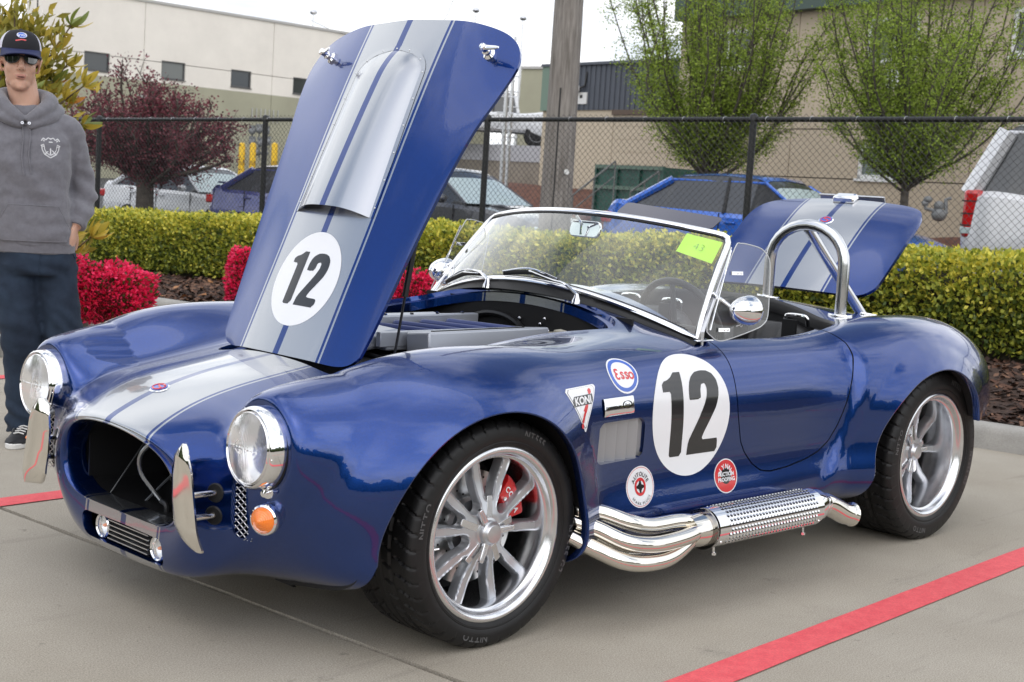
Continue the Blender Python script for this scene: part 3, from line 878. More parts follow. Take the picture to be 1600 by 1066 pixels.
# --- headlights ------------------------------------------------------------------------------
M_LENS = mat('headlight_glass', (.95, .96, .97), rough=.20, trans=.86, ior=1.16, spec=.8, coat=.8)
M_REFL = mat('reflector', (.92, .92, .92), rough=.32, metal=1)
M_AMBER = mat('amber_lens', (.95, .22, .01), rough=.10, coat=1, spec=.8, sss=0)
def headlight(s):
    c = Vector((-.618, s*.562, .5585)); ax = Vector((-1, s*-.02, .06)).normalized()
    M = zframe(c, ax, (0, 0, 1))
    h = MB().lathe([(.100, -.075), (.1105, -.024), (.1115, -.014), (.1100, .004), (.1075, .016), (.1040, .0250), (.1000, .0275), (.0975, .024), (.0968, .019), (.0955, .021), (.0945, .028), (.0920, .030), (.0900, .026), (.0895, .012)], 72).build('headlight', M_CHROME, car, sharp=50)
    h.matrix_local = M @ Matrix.Diagonal((.955, .955, 1, 1))
    MB().lathe([(.1105, -.014), (.1135, -.018), (.114, -.026), (.112, -.034)], 60).build('headlight_gasket', M_RUB, h)
    r = MB().lathe([(.0895, .012), (.074, -.012), (.045, -.034), (.018, -.045), (0, -.047)], 48).build('reflector', M_REFL, h)
    MB().ball((0, 0, -.022), (.010, .010, .018), 12, 8).build('bulb', M_LENS, h)
    # fluted glass: vertical ribs in the lower and middle fields
    P = []
    for i in range(19):
        rr = .0905*i/18; row = []
        for j in range(120):
            a = 2*math.pi*j/120; x, y = rr*math.cos(a), rr*math.sin(a)
            z = .012+.030*math.sqrt(max(0, 1-(rr/.125)**2))-.004
            rib = .0004*math.sin(y*900)*(1 if abs(x) < .080 and abs(y) < .072 else .15)
            if -.004 < x < .0: rib += .0012
            row.append((x, y, z+(rib if i < 18 else 0)))
        P.append(row)
    MB().grid(P, wrap=True).build('headlight_glass', M_LENS, h, sharp=0)
    for a in (20, 140, 262):
        MB().lathe([(0, .003), (.003, .002), (.0035, 0)], 8, M=Matrix.Translation(Vector((.103*math.cos(R(a)), .103*math.sin(R(a)), .022)))).build('trim_screw', M_CHROME, h)
for s in (-1, 1): headlight(s)

# --- turn signals ------------------------------------------------------------------------------
def body_ray(o, d):
    o, d = Vector(o), Vector(d).normalized()
    h = BODY_BVH.ray_cast(o, d); return h[0], h[1]
for s in (-1, 1):
    p, n = body_ray((-1.2, s*.596, .385), (1, 0, 0))
    ax = (Vector((-1, s*.42, .0))).normalized()
    t_ = MB().lathe([(.034, -.03), (.036, .004), (.0395, .012), (.0405, .022), (.038, .030), (.0335, .033), (.031, .030)], 40).build('turn_signal', M_CHROME, car); t_.matrix_local = zframe(p, ax, (0, 0, 1))
    prof = []
    for i in range(29):
        rr = .0315*(1-i/28); prof.append((rr, .029+.026*(i/28)**.8+(.0008 if i % 4 < 2 else 0)))
    MB().lathe(prof, 36).build('amber_lens', M_AMBER, t_, sharp=20)
    # small wing nut above
    p2, n2 = body_ray((-1.2, s*.600, .452), (1, 0, 0))
    q = MB().lathe([(.018, 0), (.016, .004), (.006, .006), (.006, .018), (.009, .022), (0, .024)], 18).build('tow_loop_cap', M_CHROME, car); q.matrix_local = zframe(p2, (-1, s*.4, 0))

# --- brake duct mesh behind the nose openings ---------------------------------------------------
def diamond_mesh(w_, h_, pw, ph, r):
    mb = MB()
    import itertools
    n = int((w_+h_*pw/ph)/pw)+2
    def clipseg(a, b):
        (x0, y0), (x1, y1) = a, b; t0, t1 = 0, 1
        for p, q in ((-(x1-x0), x0+w_/2), (x1-x0, w_/2-x0), (-(y1-y0), y0+h_/2), (y1-y0, h_/2-y0)):
            if abs(p) < 1e-12:
                if q < 0: return None
            else:
                t = q/p
                if p < 0: t0 = max(t0, t)
                else: t1 = min(t1, t)
        if t0 >= t1: return None
        return (x0+t0*(x1-x0), y0+t0*(y1-y0)), (x0+t1*(x1-x0), y0+t1*(y1-y0))
    for k in range(-n, n+1):
        for s in (1, -1):
            g = clipseg((k*pw-s*h_/ph*pw/2, -h_/2), (k*pw+s*h_/ph*pw/2, h_/2))
            if g: mb.tube([(g[0][0], g[0][1], 0.001*s), (g[1][0], g[1][1], 0.001*s)], r, 5, cap=False)
    return mb
for s in (-1, 1):
    g = diamond_mesh(.060, .19, .022, .0165, .0013).build('duct_mesh', M_BRUSH, car)
    g.matrix_local = frame((-.606, s*.500, .405), (-.28, -1 if s < 0 else 1, 0) if s > 0 else (.28, -1, 0), (0, 0, 1))
    MB().box((-.53, s*.5, .405), (.01, .09, .22)).build('duct_back', M_DARK, car)

# --- overriders on their rods --------------------------------------------------------------------
for s in (-1, 1):
    P = []; K = 44
    for i in range(K+1):
        a = i/K; z = .284+.262*a
        xc = -.724+.012*max(0, 1-a/.25)**2+.008*max(0, a-.86)/.14
        inn = float(np.interp(z, [.284, .288, .300, .330, .394, .459, .511, .532, .546], [.440, .400, .374, .350, .335, .330, .338, .352, .378]))
        out = float(np.interp(z, [.284, .288, .34, .402, .48, .520, .539, .546], [.480, .483, .468, .453, .435, .415, .400, .392]))
        row = []
        for j in range(13):
            t = j/12; row.append((xc+.010*(2*t-1)**2-.010*t, s*(inn+(out-inn)*t), z))
        for j in range(13):
            t = 1-j/12; row.append((xc+.0045+.0115*(2*t-1)**2-.010*t, s*(inn+.001+(out-inn-.002)*t), z))
        P.append(row if s > 0 else row[::-1])
    o = MB().grid(P, wrap=True)
    o._add(P[0], [tuple(range(26))]); o._add(P[-1], [tuple(range(26))[::-1]])
    ov = o.build('overrider', M_NICKEL, car, sharp=70)
    for z in (.362, .420):
        y0 = s*.425
        hp, hn = body_ray((-1.2, y0, z), (1, 0, 0))
        MB().tube([(-.715, y0, z), (-.50, y0, z)], .0085, 14).build('overrider_rod', M_NICKEL, ov)
        g = MB().lathe([(.008, .005), (.022, .005), (.025, .002), (.025, -.004)], 24).build('grommet', M_RUB, car)
        g.matrix_local = zframe(hp, hn)

# --- inside the mouth -------------------------------------------------------------------------------
MB().box((-.30, 0, .42), (.02, .70, .36)).build('radiator', M_DARK, car)
m_pan0 = mat('duct_panel', (.045, .047, .050), rough=.4)
mb = MB()
mb.box((-.46, .285, .40), (.30, .006, .24)).build('duct_side', M_BLK, car)
m_pan = mat('grey_steel', (.10, .105, .11), rough=.4, metal=.4)
MB().box((-.47, 0, .262), (.30, .50, .006)).box((-.36, 0, .30), (.006, .50, .08)).build('duct_floor', m_pan, car)
MB().tube([(-.54, .10, .27), (-.36, .02, .48)], .004, 6).tube([(-.60, .20, .27), (-.40, .235, .50)], .0025, 6).build('duct_brace', m_pan, car)
pts = smooth_path([(-.52, -.02, .51), (-.575, .045, .44), (-.575, .055, .38), (-.555, .02, .33), (-.55, -.02, .305)], 8)
hs = MB().tube(pts, [.0065+.0008*(i % 2) for i in range(len(pts))], 10).build('braided_hose', mat('braided_steel', (.30, .31, .32), rough=.3, metal=1), car)
MB().tube(smooth_path([(-.55, -.02, .305), (-.55, -.045, .300), (-.55, -.05, .275), (-.55, -.05, .265)], 5), .009, 10).lathe([(.014, .265), (.014, .272)], 16, M=Matrix.Translation(Vector((-.55, -.05, 0)))).build('hose_elbow', M_BLK, car)
MB().lathe([(0, .003), (.016, .003), (.017, 0)], 20, M=Matrix.Translation(Vector((-.55, -.05, .265)))).build('hose_flange', M_BRUSH, car)
# oil cooler slot: bars and the two little lamps
MB().box((-.50, 0, .21), (.02, .44, .10)).build('slot_back', M_DARK, car)
for k in range(5):
    MB().box((-.632, -.004, .186+k*.0130), (.026, .215, .0030)).build('cooler_bar', M_BRUSH, car)
MB().box((-.598, -.005, .212), (.01, .18, .055)).build('cooler_core', M_BLK, car)
for s in (-1, 1):
    l = MB().lathe([(.035, -.03), (.036, .004), (.033, .008), (.029, .005)], 34).build('driving_lamp', M_CHROME, car)
    l.matrix_local = zframe((-.634, s*.148-.004, .212), (-1, 0, 0), (0, 0, 1))
    MB().lathe([(.029, .004), (.019, -.010), (0, -.018)], 24).build('reflector', M_REFL, l)
    MB().ball((0, -.002, .0), (.006, .006, .008), 10, 8).build('bulb', M_AMBER, l)
    MB().lathe([(0, .011), (.016, .010), (.029, .005)], 24).build('lamp_glass', M_LENS, l)

# --- side vents -----------------------------------------------------------------------------------------
M_LOUV = mat('grey_louvre', (.36, .36, .37), rough=.42, metal=.5)
for s in (-1, 1):
    y0 = s*.768
    bk = MB().box((.50, s*.735, .522), (.26, .004, .15)).build('vent_panel', M_LOUV, car)
    first = None
    for k in range(5):
        M = Matrix.Translation(Vector((.405+k*.0475, y0, .522)))
        if first is None:
            first = MB().prism([(-.006, -s*.014), (.0370, s*.004), (.0420, s*.004), (.0425, s*.0065), (.0370, s*.0065), (-.006, -s*.0115)], -.062, .062).build('louvre', M_LOUV, bk); first.matrix_local = M
        else: share(first, 'louvre', bk, M)

# --- stickers and badge on the flank --------------------------------------------------------------------
def sticker(cx, cz, border, layers, tilt=0.0, label=None):
    f = side_map(cx, cz, -1, tilt)
    st = on_surface('sticker', poly_geo(border[0], .010), border[1], car, f, .0006, sub=False)
    for i, (nm, g, m, sub) in enumerate(layers):
        on_surface(nm, g, m, st, f, .0010+.0004*i, L=.012, sub=sub)
    if label: st['label'] = label
r = .060
E_ = join(xf(text_geo('3', .050, .02), -.030, 0, sx=-1.05), xf(text_geo('s', .050, .02), -.0055, -.004), xf(text_geo('s', .050, .02), .0155, -.004), xf(text_geo('o', .050, .02), .037, -.004))
sticker(.533, .712, (circ_poly(r, sx=1.16), M_WHITE), [('ring', ring_geo(.043, .0545, sx=1.18), M_BLUEV, True), ('lettering', E_, M_REDV, False)], tilt=-.06, label='white and blue oval sticker with red lettering')
tri = [(-.078, .060), (-.072, .066), (.072, .066), (.078, .060), (.004, -.064), (-.004, -.064)]
tri_in = [(x*.90, y*.90+.003) for x, y in tri]
sh = join(poly_geo([(.030, .052), (.042, .058), (.050, .050), (.046, .042), (.034, .038)], .008), poly_geo([(.036, .044), (.040, .040), (.012, -.012), (-.004, -.004)], .008), poly_geo([(.013, .008), (.020, .002), (-.010, -.040), (-.020, -.034)], .008), poly_geo(circ_poly(.008, 20, cx=-.018, cy=-.044), .006))
sticker(.300, .632, (tri, M_WHITE), [('outline', poly_geo(tri_in, .01), M_INK, False), ('inner_field', poly_geo([(x*.975, y*.975+.001) for x, y in tri_in], .01), M_WHITE, False), ('damper', sh, M_REDV, False), ('name_bar', poly_geo([(-.050, .012), (.050, .012), (.050, .040), (-.050, .040)], .01), M_INK, False), ('lettering', xf(text_geo('KONI', .030, .035), 0, .026, sx=1.12), M_WHITE, False)], tilt=.03, label='white triangular sticker with a red damper and KONI')
star = []
for k in range(8): a = math.pi/2+k*math.pi/4; rr = .032 if k % 2 == 0 else .0095; star.append((rr*math.cos(a), rr*math.sin(a)))
sticker(.604, .374, (circ_poly(.0625, sx=1.10), M_WHITE), [('thin_ring', ring_geo(.0575, .059, sx=1.1), M_REDV, True), ('ring', ring_geo(.0185, .0275), M_REDV, True), ('star', poly_geo(star, .008), M_INK, False), ('upper_lettering', arc_text('AUTOLITE', .0385, math.pi/2, .0185, .012), M_INK, False), ('lower_lettering', arc_text('SPARK PLUGS', .0505, -math.pi/2, .0125, .0, flip=True, space=1.35), M_INK, False)], label='white round sticker with a black star in a red ring')
sticker(1.035, .363, (circ_poly(.0555, sx=1.08), M_WHITE), [('red_field', poly_geo(circ_poly(.052, sx=1.08), .01), M_REDV, False), ('dark_disc', poly_geo(circ_poly(.026, cy=0), .01), M_INK, False), ('top_lettering', arc_text("WYNN'S", .031, math.pi/2, .022, .03), M_WHITE, False), ('middle_lettering', xf(text_geo('FRICTION', .0175, .03), 0, .006, sx=1.05), M_WHITE, False), ('bottom_lettering', xf(text_geo('PROOFING', .0175, .03), 0, -.011, sx=1.0), M_WHITE, False)], label='red round sticker with white lettering')
# chrome badge
bf = side_map(.478, .626)
P = []
for i in range(13):
    t = -1+2*i/12; row = []
    for j in range(9):
        v = -.026+.052*j/8; p, n = bf(t*.076, v*.98)
        row.append(tuple(p+n*(.003+.006*math.sqrt(max(0, 1-(v/.0262)**2))*(1 if abs(t) < .99 else .4))))
    P.append(row)
bd = MB().grid([r_[::-1] for r_ in P]).build('engine_badge', M_CHROME, car)
for nm, g, m in (('red_bar', poly_geo([(-.062, .010), (-.005, .010), (-.005, .018), (-.062, .018)], .01), M_REDV), ('blue_bar', poly_geo([(-.064, -.022), (-.008, -.022), (-.008, -.012), (-.064, -.012)], .01), M_INK), ('lettering', xf(text_geo('POWERED BY', .012, .03), -.033, -.002), M_INK), ('oval', ring_geo(.0095, .0115, sx=2.1), M_INK), ('script', xf(text_geo('Ford', .012, .01, shear=.3), 0, 0), M_INK)):
    if nm in ('oval', 'script'): g = xf(g, .036, .002)
    on_surface(nm, g, m, bd, bf, .0098, L=.02)

# --- side pipes ---------------------------------------------------------------------------------------------
sp = MB().tube([(.34, -.80, .325), (.42, -.86, .30)], .001, 4)
rt = MB()
pts_all = [
 [(.36, -.76, .325), (.41, -.815, .322), (.465, -.868, .300), (.54, -.886, .283), (.66, -.890, .281), (.745, -.893, .272)],
 [(.33, -.78, .300), (.365, -.84, .285), (.42, -.905, .255), (.51, -.935, .243), (.64, -.935, .245), (.755, -.918, .253)],
 [(.30, -.80, .262), (.34, -.86, .235), (.40, -.915, .205), (.49, -.935, .192), (.60, -.932, .197), (.745, -.905, .238)],
 [(.34, -.72, .270), (.38, -.80, .250), (.44, -.855, .215), (.52, -.870, .200), (.64, -.872, .205), (.745, -.885, .240)],
]
shield_ax = (Vector((.765, -.905, .249)), Vector((1.435, -.905, .252)))
core = MB().tube([(.755, -.905, .249), (1.40, -.905, .252), (1.43, -.905, .250)], [.046, .046, .038], 28).build('side_pipe', M_CHROME, car)
core['label'] = 'chrome side exhaust under the door'
for pp in pts_all:
    pth = smooth_path(pp, 8)
    MB().tube(pth, [.0246]*(len(pth)-6)+[.0245, .024, .0235, .023, .022, .021], 22).build('header_pipe', M_NICKEL, core)
MB().tube([(.70, -.904, .249), (.735, -.905, .249), (.772, -.905, .249)], [.045, .050, .052], 28).build('collector', M_NICKEL, core)
MB().lathe([(.046, 0), (.0625, 0), (.0635, .003), (.0625, .006), (.046, .006)], 36, M=zframe((.768, -.905, .249), (1, 0, 0))).build('collector_ring', mat('dark_chrome', (.35, .34, .33), rough=.12, metal=1), core)
# perforated heat shield: a wrapped sheet with raised slots
def shield():
    mb = MB(); R0 = .0610
    a0, a1 = R(-62), R(205)
    nA = 30
    def P(x, a, r=R0): return (x, -.905-r*math.cos(a), .2505+r*math.sin(a))
    xs = [.782, 1.346]
    fine = MB().grid([[P(x, a0+(a1-a0)*j/60) for x in (.782, 1.0, 1.2, 1.346)] for j in range(61)])
    o = fine.build('heat_shield', M_CHROME, core, sharp=60)
    sl = MB(); sh_ = MB()
    rows = 14
    for i in range(rows):
        a = R(-40)+R(175)*i/(rows-1)
        for k in range(34):
            x = .835+.0166*k+(.0083 if i % 2 else 0)
            if x > 1.310: continue
            dxx = .0046; da = .0038/R0
            q = [P(x-dxx, a-da, R0+.0004), P(x+dxx, a-da, R0+.0004), P(x+dxx, a+da*.35, R0+.0006), P(x-dxx, a+da*.35, R0+.0006)]
            sl._add(q, [(0, 1, 2, 3)])
            q = [P(x-dxx, a+da*.35, R0+.0003), P(x+dxx, a+da*.35, R0+.0003), P(x+dxx, a+da*.2, R0+.0030), P(x-dxx, a+da*.2, R0+.0030), P(x+dxx*.9, a+da*1.6, R0+.0002), P(x-dxx*.9, a+da*1.6, R0+.0002)]
            sh_._add(q, [(3, 2, 4, 5), (0, 1, 2, 3)])
    a_ = sl.build('slot_holes', M_DARK, o, smooth=False); a_['kind'] = 'stuff'
    b_ = sh_.build('slot_hoods', M_CHROME, o, smooth=False); b_['kind'] = 'stuff'
    for x, a in ((.80, R(-35)), (1.33, R(-35)), (.80, R(150)), (1.33, R(150))):
        MB().ball(P(x, a), .005, 10, 6).build('shield_rivet', M_CHROME, o)
    for x in (.80, 1.28):
        MB().tube([(x, -.93, .195), (x+.004, -.93, .172)], .0045, 8).tube([(x+.003, -.93, .178), (x+.003, -.93, .170)], .008, 6).build('mount_bolt', M_CHROME, core)
shield()
tp = smooth_path([(1.40, -.905, .251), (1.44, -.905, .250), (1.495, -.908, .230), (1.545, -.915, .208), (1.585, -.922, .200)], 6)
tip = MB().tube(tp, [.037]*(len(tp)-3)+[.038, .040, .042], 28, cap=False)
tip.tube(tp[::-1], [.037]+[.035]*(len(tp)-1), 28, cap=False).build('tail_tip', M_NICKEL, core)
MB().tube([(1.34, -.905, .252), (1.38, -.905, .252), (1.41, -.905, .251)], [.060, .055, .043], 28).build('shield_end', M_CHROME, core)
MB().tube([(.335, -.70, .33), (.36, -.78, .33), (.375, -.80, .325)], [.04, .04, .035], 14).build('header_flange', M_NICKEL, core)
MB().box((.385, -.792, .325), (.115, .012, .075), M=None).build('pipe_opening', M_DARK, car, bevel=.015)
# underbody
MB().box((.95, 0, .19), (1.7, 1.0, .05)).build('underbody', M_DARK, car)
# ------------------------------------------------------------------ wheels; local z points outwards
M_SIDEW = mat('tyre_sidewall', (.012, .012, .0125), rough=.46, spec=.35, var=.15, scale=20)
M_LETTER = mat('raised_tyre_letters', (.085, .085, .088), rough=.32)
M_DISC = mat('brake_disc', (.50, .50, .50), rough=.28, metal=1, stretch=(1, 1, 1), var=.06, scale=40)
M_RED = mat('red_caliper', (.55, .012, .015), rough=.25, coat=.8)
def tyre_mesh(Ro, wid, Rr):
    """z = 0 is the outer rim lip plane, tyre extends to -wid"""
    N = 504
    prof = []   # (r, z, kind)
    prof += [(Rr-.004, -.006, 0), (Rr+.002, .002, 0), (Rr+.008, .007, 0), (Rr+.016, .0095, 0), (Rr+.0185, .0085, 0), (Rr+.026, .0125, 0), (Rr+.036, .0135, 0), (Ro-.020, .0105, 0), (Ro-.014, .0075, 1), (Ro-.008, .002, 1)]
    sh = [(Ro-.0042, -.004, 1), (Ro-.0022, -.010, 1), (Ro-.001, -.020, 1)]
    prof += sh
    z0, z1 = -.026, -wid+.014
    gro = [.22, .41, .59, .78]
    k = 34
    for i in range(k+1):
        t = i/k; z = z0+(z1-z0)*t; g = 0
        for q in gro:
            if abs(t-q) < .022: g = 1
        crown = -.0025*(2*t-1)**2
        prof.append((Ro+crown-(.0065 if g else 0), z, 2 if not g else 3))
    prof += [(Ro-.004, -wid+.006, 0), (Ro-.014, -wid-.004, 0), (Ro-.035, -wid-.008, 0), (Rr+.01, -wid-.002, 0), (Rr-.004, -wid+.01, 0)]
    P = []
    for j in range(N):
        a = 2*math.pi*j/N; row = []
        for r, z, kd in prof:
            rr = r
            if kd in (1, 2):
                c = abs(z/wid+.5)*2          # 0 in the middle, 1 on the shoulders
                ph = (j/N*42 + (1-c)*1.1) % 1.0
                if ph < .16 and (c > .58 or kd == 1): rr -= .0070 if kd == 2 else .0045
                ph2 = (j/N*42+.5+(1-c)*1.8) % 1.0
                if ph2 < .16 and .16 < c < .52: rr -= .0060
            row.append((rr*math.cos(a), rr*math.sin(a), z))
        P.append(row)
    mb = MB(); n = len(prof)
    vs = [q for r_ in P for q in r_]
    fs = [(j*n+i, ((j+1) % N)*n+i, ((j+1) % N)*n+i+1, j*n+i+1) for j in range(N) for i in range(n-1)]
    mb._add(vs, fs); return mb
WCACHE = {}
def wheel(loc, side, Ro, wid, dish, name):
    """dish = how far the spokes sit behind the rim lip"""
    w_ = bpy.data.objects.new('wheel', None); COL.objects.link(w_); w_.parent = car
    z = Vector((0, side, 0)); x = Vector((1, 0, 0)); y = z.cross(x)
    M = Matrix((x, y, z)).transposed().to_4x4(); M.translation = Vector(loc); w_.matrix_local = M
    Rr = .2395
    ty = tyre_mesh(Ro, wid, Rr-.002).build('tyre', M_RUB, w_, sharp=28)
    # brand letters moulded in the wall
    def wall(r_, a0, s, sz, nm):
        g = arc_text(s, r_, a0, sz, .025, space=1.1)
        def f(u, v):
            rr = math.hypot(u, v); return Vector((u, v, .0118 if rr < Ro-.020 else .0105)), Vector((0, 0, 1))
        on_surface(nm, g, M_LETTER, ty, f, .0012, sub=False)
    if side < 0 or True:
        # letters start at the top right of the wheel as seen; x axis points to the tail
        b = 1
        mid = (Rr+Ro)/2+.004
        fl = (lambda a: R(a))
        for a0, s in ((66, 'NT555'), (-104, 'NITTO'), (-15, 'NT555 G2'), (165, 'NITTO')):
            wall(mid, R(a0), s, .028, 'sidewall_lettering')
        MB().tube([((Rr+.0105)*math.cos(a), (Rr+.0105)*math.sin(a), .0085) for a in np.linspace(0, 2*math.pi, 120)[:-1]], .0012, 5, closed=True).build('bead_ring', M_RUB, ty)
    # rim: lip, step, barrel
    rim = MB().lathe([(Rr-.006, -.012), (Rr+.001, -.004), (Rr+.001, .002), (Rr-.003, .005), (Rr-.010, .005), (Rr-.0165, .0015), (Rr-.021, -.006), (Rr-.024, -.016), (.2125, -.0195), (.2075, -.022), (.2045, -.030), (.2035, -dish), (.2035, -dish-.03), (.200, -wid+.01), (.214, -wid+.0), (.214, -wid+.002)], 120)
    rim = rim.build('rim', M_ALU, w_, sharp=38)
    # five forked arms: one cast face with ten U-shaped windows, ribbed along their edges
    arms = 5; zf = -dish
    if 'face' not in WCACHE:
        nr, na = 58, 620
        rr_, aa_ = np.meshgrid(np.linspace(.036, .2042, nr), np.linspace(0, 2*np.pi, na, endpoint=False), indexing='ij')
        Vf = np.stack([(rr_*np.cos(aa_)).ravel(), (rr_*np.sin(aa_)).ravel(), 0*rr_.ravel()], -1)
        ii, jj = np.meshgrid(np.arange(nr-1), np.arange(na), indexing='ij'); p_ = (ii*na+jj).ravel(); q_ = (ii*na+(jj+1) % na).ravel()
        Tf = np.concatenate([np.stack([p_, p_+na, q_+na], -1), np.stack([p_, q_+na, q_], -1)])
        polys = []
        for k in range(10):
            cA = math.pi/2+R(-4)+k*math.pi/5
            fork = k % 2 == 0
            hwo = .0520 if fork else .0560      # half width at the rim
            r0, rb = (.104, .0180) if fork else (.088, .0215)
            pts_ = [(.215, -hwo), (r0+.03, -rb-.006)]
            for i in range(9):
                t = math.pi/2+math.pi*i/8; pts_.append((r0+.002+rb*math.cos(t)*1.2, -rb*math.sin(t)))
            pts_ += [(r0+.03, rb+.006), (.215, hwo)]
            ca, sa = math.cos(cA), math.sin(cA)
            polys.append([(x*ca-y*sa, x*sa+y*ca) for x, y in pts_])
        fw = np.full(len(Vf), 1e9)
        for P_ in polys: fw = np.minimum(fw, sdf_poly(Vf[:, 0], Vf[:, 1], P_))
        (Vf, _, Tf), _ = clip(Vf, np.tile([0, 0, 1.0], (len(Vf), 1)), Tf, fw)
        fw = np.full(len(Vf), 1e9)
        for P_ in polys: fw = np.minimum(fw, sdf_poly(Vf[:, 0], Vf[:, 1], P_))
        WCACHE['face'] = (Vf, Tf, fw)
    Vf, Tf, fw = WCACHE['face']
    rr_ = np.hypot(Vf[:, 0], Vf[:, 1])
    # profile: cone up to the hub; edges carry a raised rib, the middle of each spoke is sunk
    zz = zf+.020*np.clip(1-(rr_-.05)/.10, 0, 1)**1.5
    rib = np.clip(1-np.abs(fw-.0030)/.0022, 0, 1)
    rib = rib*rib*(3-2*rib)
    zz = zz+.0040*rib*np.clip((rr_-.06)/.03, 0, 1)-.0025*np.clip(1-fw/.0012, 0, 1)
    Vw = np.stack([Vf[:, 0], Vf[:, 1], zz], -1)
    E_b = boundary(Tf); E_b = E_b[np.hypot(*Vf[E_b[:, 0], :2].T) > .05]; E_b = E_b[(np.hypot(*Vf[E_b[:, 0], :2].T) < .2035) | (np.hypot(*Vf[E_b[:, 1], :2].T) < .2035)]
    nv_ = len(Vw); back = Vw.copy(); back[:, 2] -= .030; back[:, :2] *= 1.0
    tn = np.cross(Vw[Tf[:, 1]]-Vw[Tf[:, 0]], Vw[Tf[:, 2]]-Vw[Tf[:, 0]])[:, 2].sum()
    Tw = Tf if tn > 0 else Tf[:, ::-1]
    fl_ = Tw.tolist()+[(int(a_), int(a_)+nv_, int(b_)+nv_, int(b_)) for a_, b_ in E_b]
    mobj('wheel_face', np.concatenate([Vw, back]), fl_, M_CAST, rim, sharp=32)
    for k in range(arms):
        A = math.pi/2+R(-4)+(k+.5)*2*math.pi/arms
        A = math.pi/2+R(-4)+k*2*math.pi/arms
    # machined pad with a slot on each arm
        pad = MB().prism(rrect(.058, .020, .004), 0, .0045)
        pd = pad.build('spoke_pad', M_ALU, w_, bevel=.001)
        pd.matrix_local = zframe((.070*math.cos(A), .070*math.sin(A), zf+.0125), Vector((math.cos(A)*.16, math.sin(A)*.16, 1)), (math.cos(A), math.sin(A), 0))
    hub = MB().lathe([(.056, zf-.03), (.056, zf+.006), (.050, zf+.014), (.040, zf+.020), (.034, zf+.022), (.033, zf+.034), (.029, zf+.038), (.0275, zf+.044), (.0245, zf+.047), (.016, zf+.048), (0, zf+.0485)], 48).build('hub_cap', M_BRUSH, w_, sharp=35)
    for k in range(3):
        a = R(125+120*k)
        q = MB().prism([(-.010, 0), (.010, 0), (.0075, .058), (.005, .062), (-.005, .062), (-.0075, .058)], 0, .011).build('spinner_wing', M_ALU, hub, bevel=.002)
        q.matrix_local = zframe((.024*math.cos(a), .024*math.sin(a), zf+.022), Vector((-math.cos(a)*.10, -math.sin(a)*.10, 1)), (math.sin(a), -math.cos(a), 0))
        b_ = MB().prism(rrect(.006, .034, .002, cy=.038), .0108, .0114).build('wing_slot', M_CAST, q)
    # valve
    va = R(188)
    MB().tube([(.198*math.cos(va), .198*math.sin(va), zf+.004), (.172*math.cos(va), .172*math.sin(va), zf+.014)], [.004, .003], 8).build('valve', M_CHROME, rim)
    # brake disc with drilled holes, bell, caliper
    zd = zf-.055
    dm = MB()
    disc = dm.lathe([(.085, zd-.02), (.085, zd), (.158, zd), (.158, zd-.024), (.085, zd-.024)], 90).build('brake_disc', M_DISC, w_, sharp=30)
    MB().lathe([(.085, zd), (.080, zd+.016), (.04, zd+.018)], 40).build('disc_bell', M_BRUSH, disc)
    hl = MB()
    for k in range(40):
        a = 2*math.pi*k/40; rr = (.098, .118, .140)[k % 3]
        hl.lathe([(0, zd+.0006), (.0035, zd+.0006)], 8, M=Matrix.Translation(Vector((rr*math.cos(a), rr*math.sin(a), 0))))
    hl.build('drilled_holes', M_DARK, disc)['kind'] = 'stuff'
    cal = []
    c0, c1 = (R(10), R(52)) if loc[0] < 1 else (R(100), R(150))
    mb = MB(); rows = []
    for i in range(15):
        a = c0+(c1-c0)*i/14; e = .006*math.sin(math.pi*i/14)
        sec = [(.105, zd+.004), (.102, zd+.030), (.112-e, zd+.042), (.160+e, zd+.042), (.176, zd+.032), (.177, zd-.03), (.168, zd-.03), (.165, zd+.004)]
        rows.append([(r_*math.cos(a), r_*math.sin(a), h) for r_, h in sec])
    mb.grid(rows, wrap=True); mb._add(rows[0], [tuple(range(8))[::-1]]); mb._add(rows[-1], [tuple(range(8))])
    cp = mb.build('brake_caliper', M_RED, w_, sharp=40)
    g = arc_text('COBRA', .141, (c0+c1)/2, .022, .03)
    on_surface('caliper_lettering', g, M_WHITE, cp, lambda u, v: (Vector((u, v, zd+.0425)), Vector((0, 0, 1))), .0008, sub=False)
    for t in (.25, .75):
        a = c0+(c1-c0)*t; MB().lathe([(0, .006), (.006, .006), (.007, 0)], 6, M=Matrix.Translation(Vector((.116*math.cos(a), .116*math.sin(a), zd+.041)))).build('caliper_bolt', M_CHROME, cp)
    MB().lathe([(.0, zd-.08), (.19, zd-.08)], 40).build('backing_shade', M_DARK, w_)
    return w_
wheel((0, -.7990, .309), -1, .3125, .245, .052, 'front')
wheel((2.286, -.8280, .3255), -1, .3290, .315, .105, 'rear')
wheel((0, .7990, .309), 1, .3125, .245, .052, 'front')
wheel((2.286, .8280, .3255), 1, .3290, .315, .105, 'rear')
# ------------------------------------------------------------------ windscreen
def ws_bot(y): t = (y/.66)**2; return Vector((.862+.14*t, y, .922-.133*t))
def ws_top(y): t = (y/.575)**2; return Vector((1.105+.14*t, y, 1.168-.048*t))
def ws_pt(u, v):
    """u -1..1 across, v 0..1 up; slightly bowed"""
    b = ws_bot(u*.655); t = ws_top(u*.578)
    p = b.lerp(t, v); p.x -= .012*math.sin(math.pi*v); return p
ws = bpy.data.objects.new('windscreen', None); COL.objects.link(ws); ws.parent = car
path = [ws_pt(-1+2*i/30, 0) for i in range(31)]
side_r = [ws_pt(1, v) for v in (.15, .3, .5, .7, .86)]
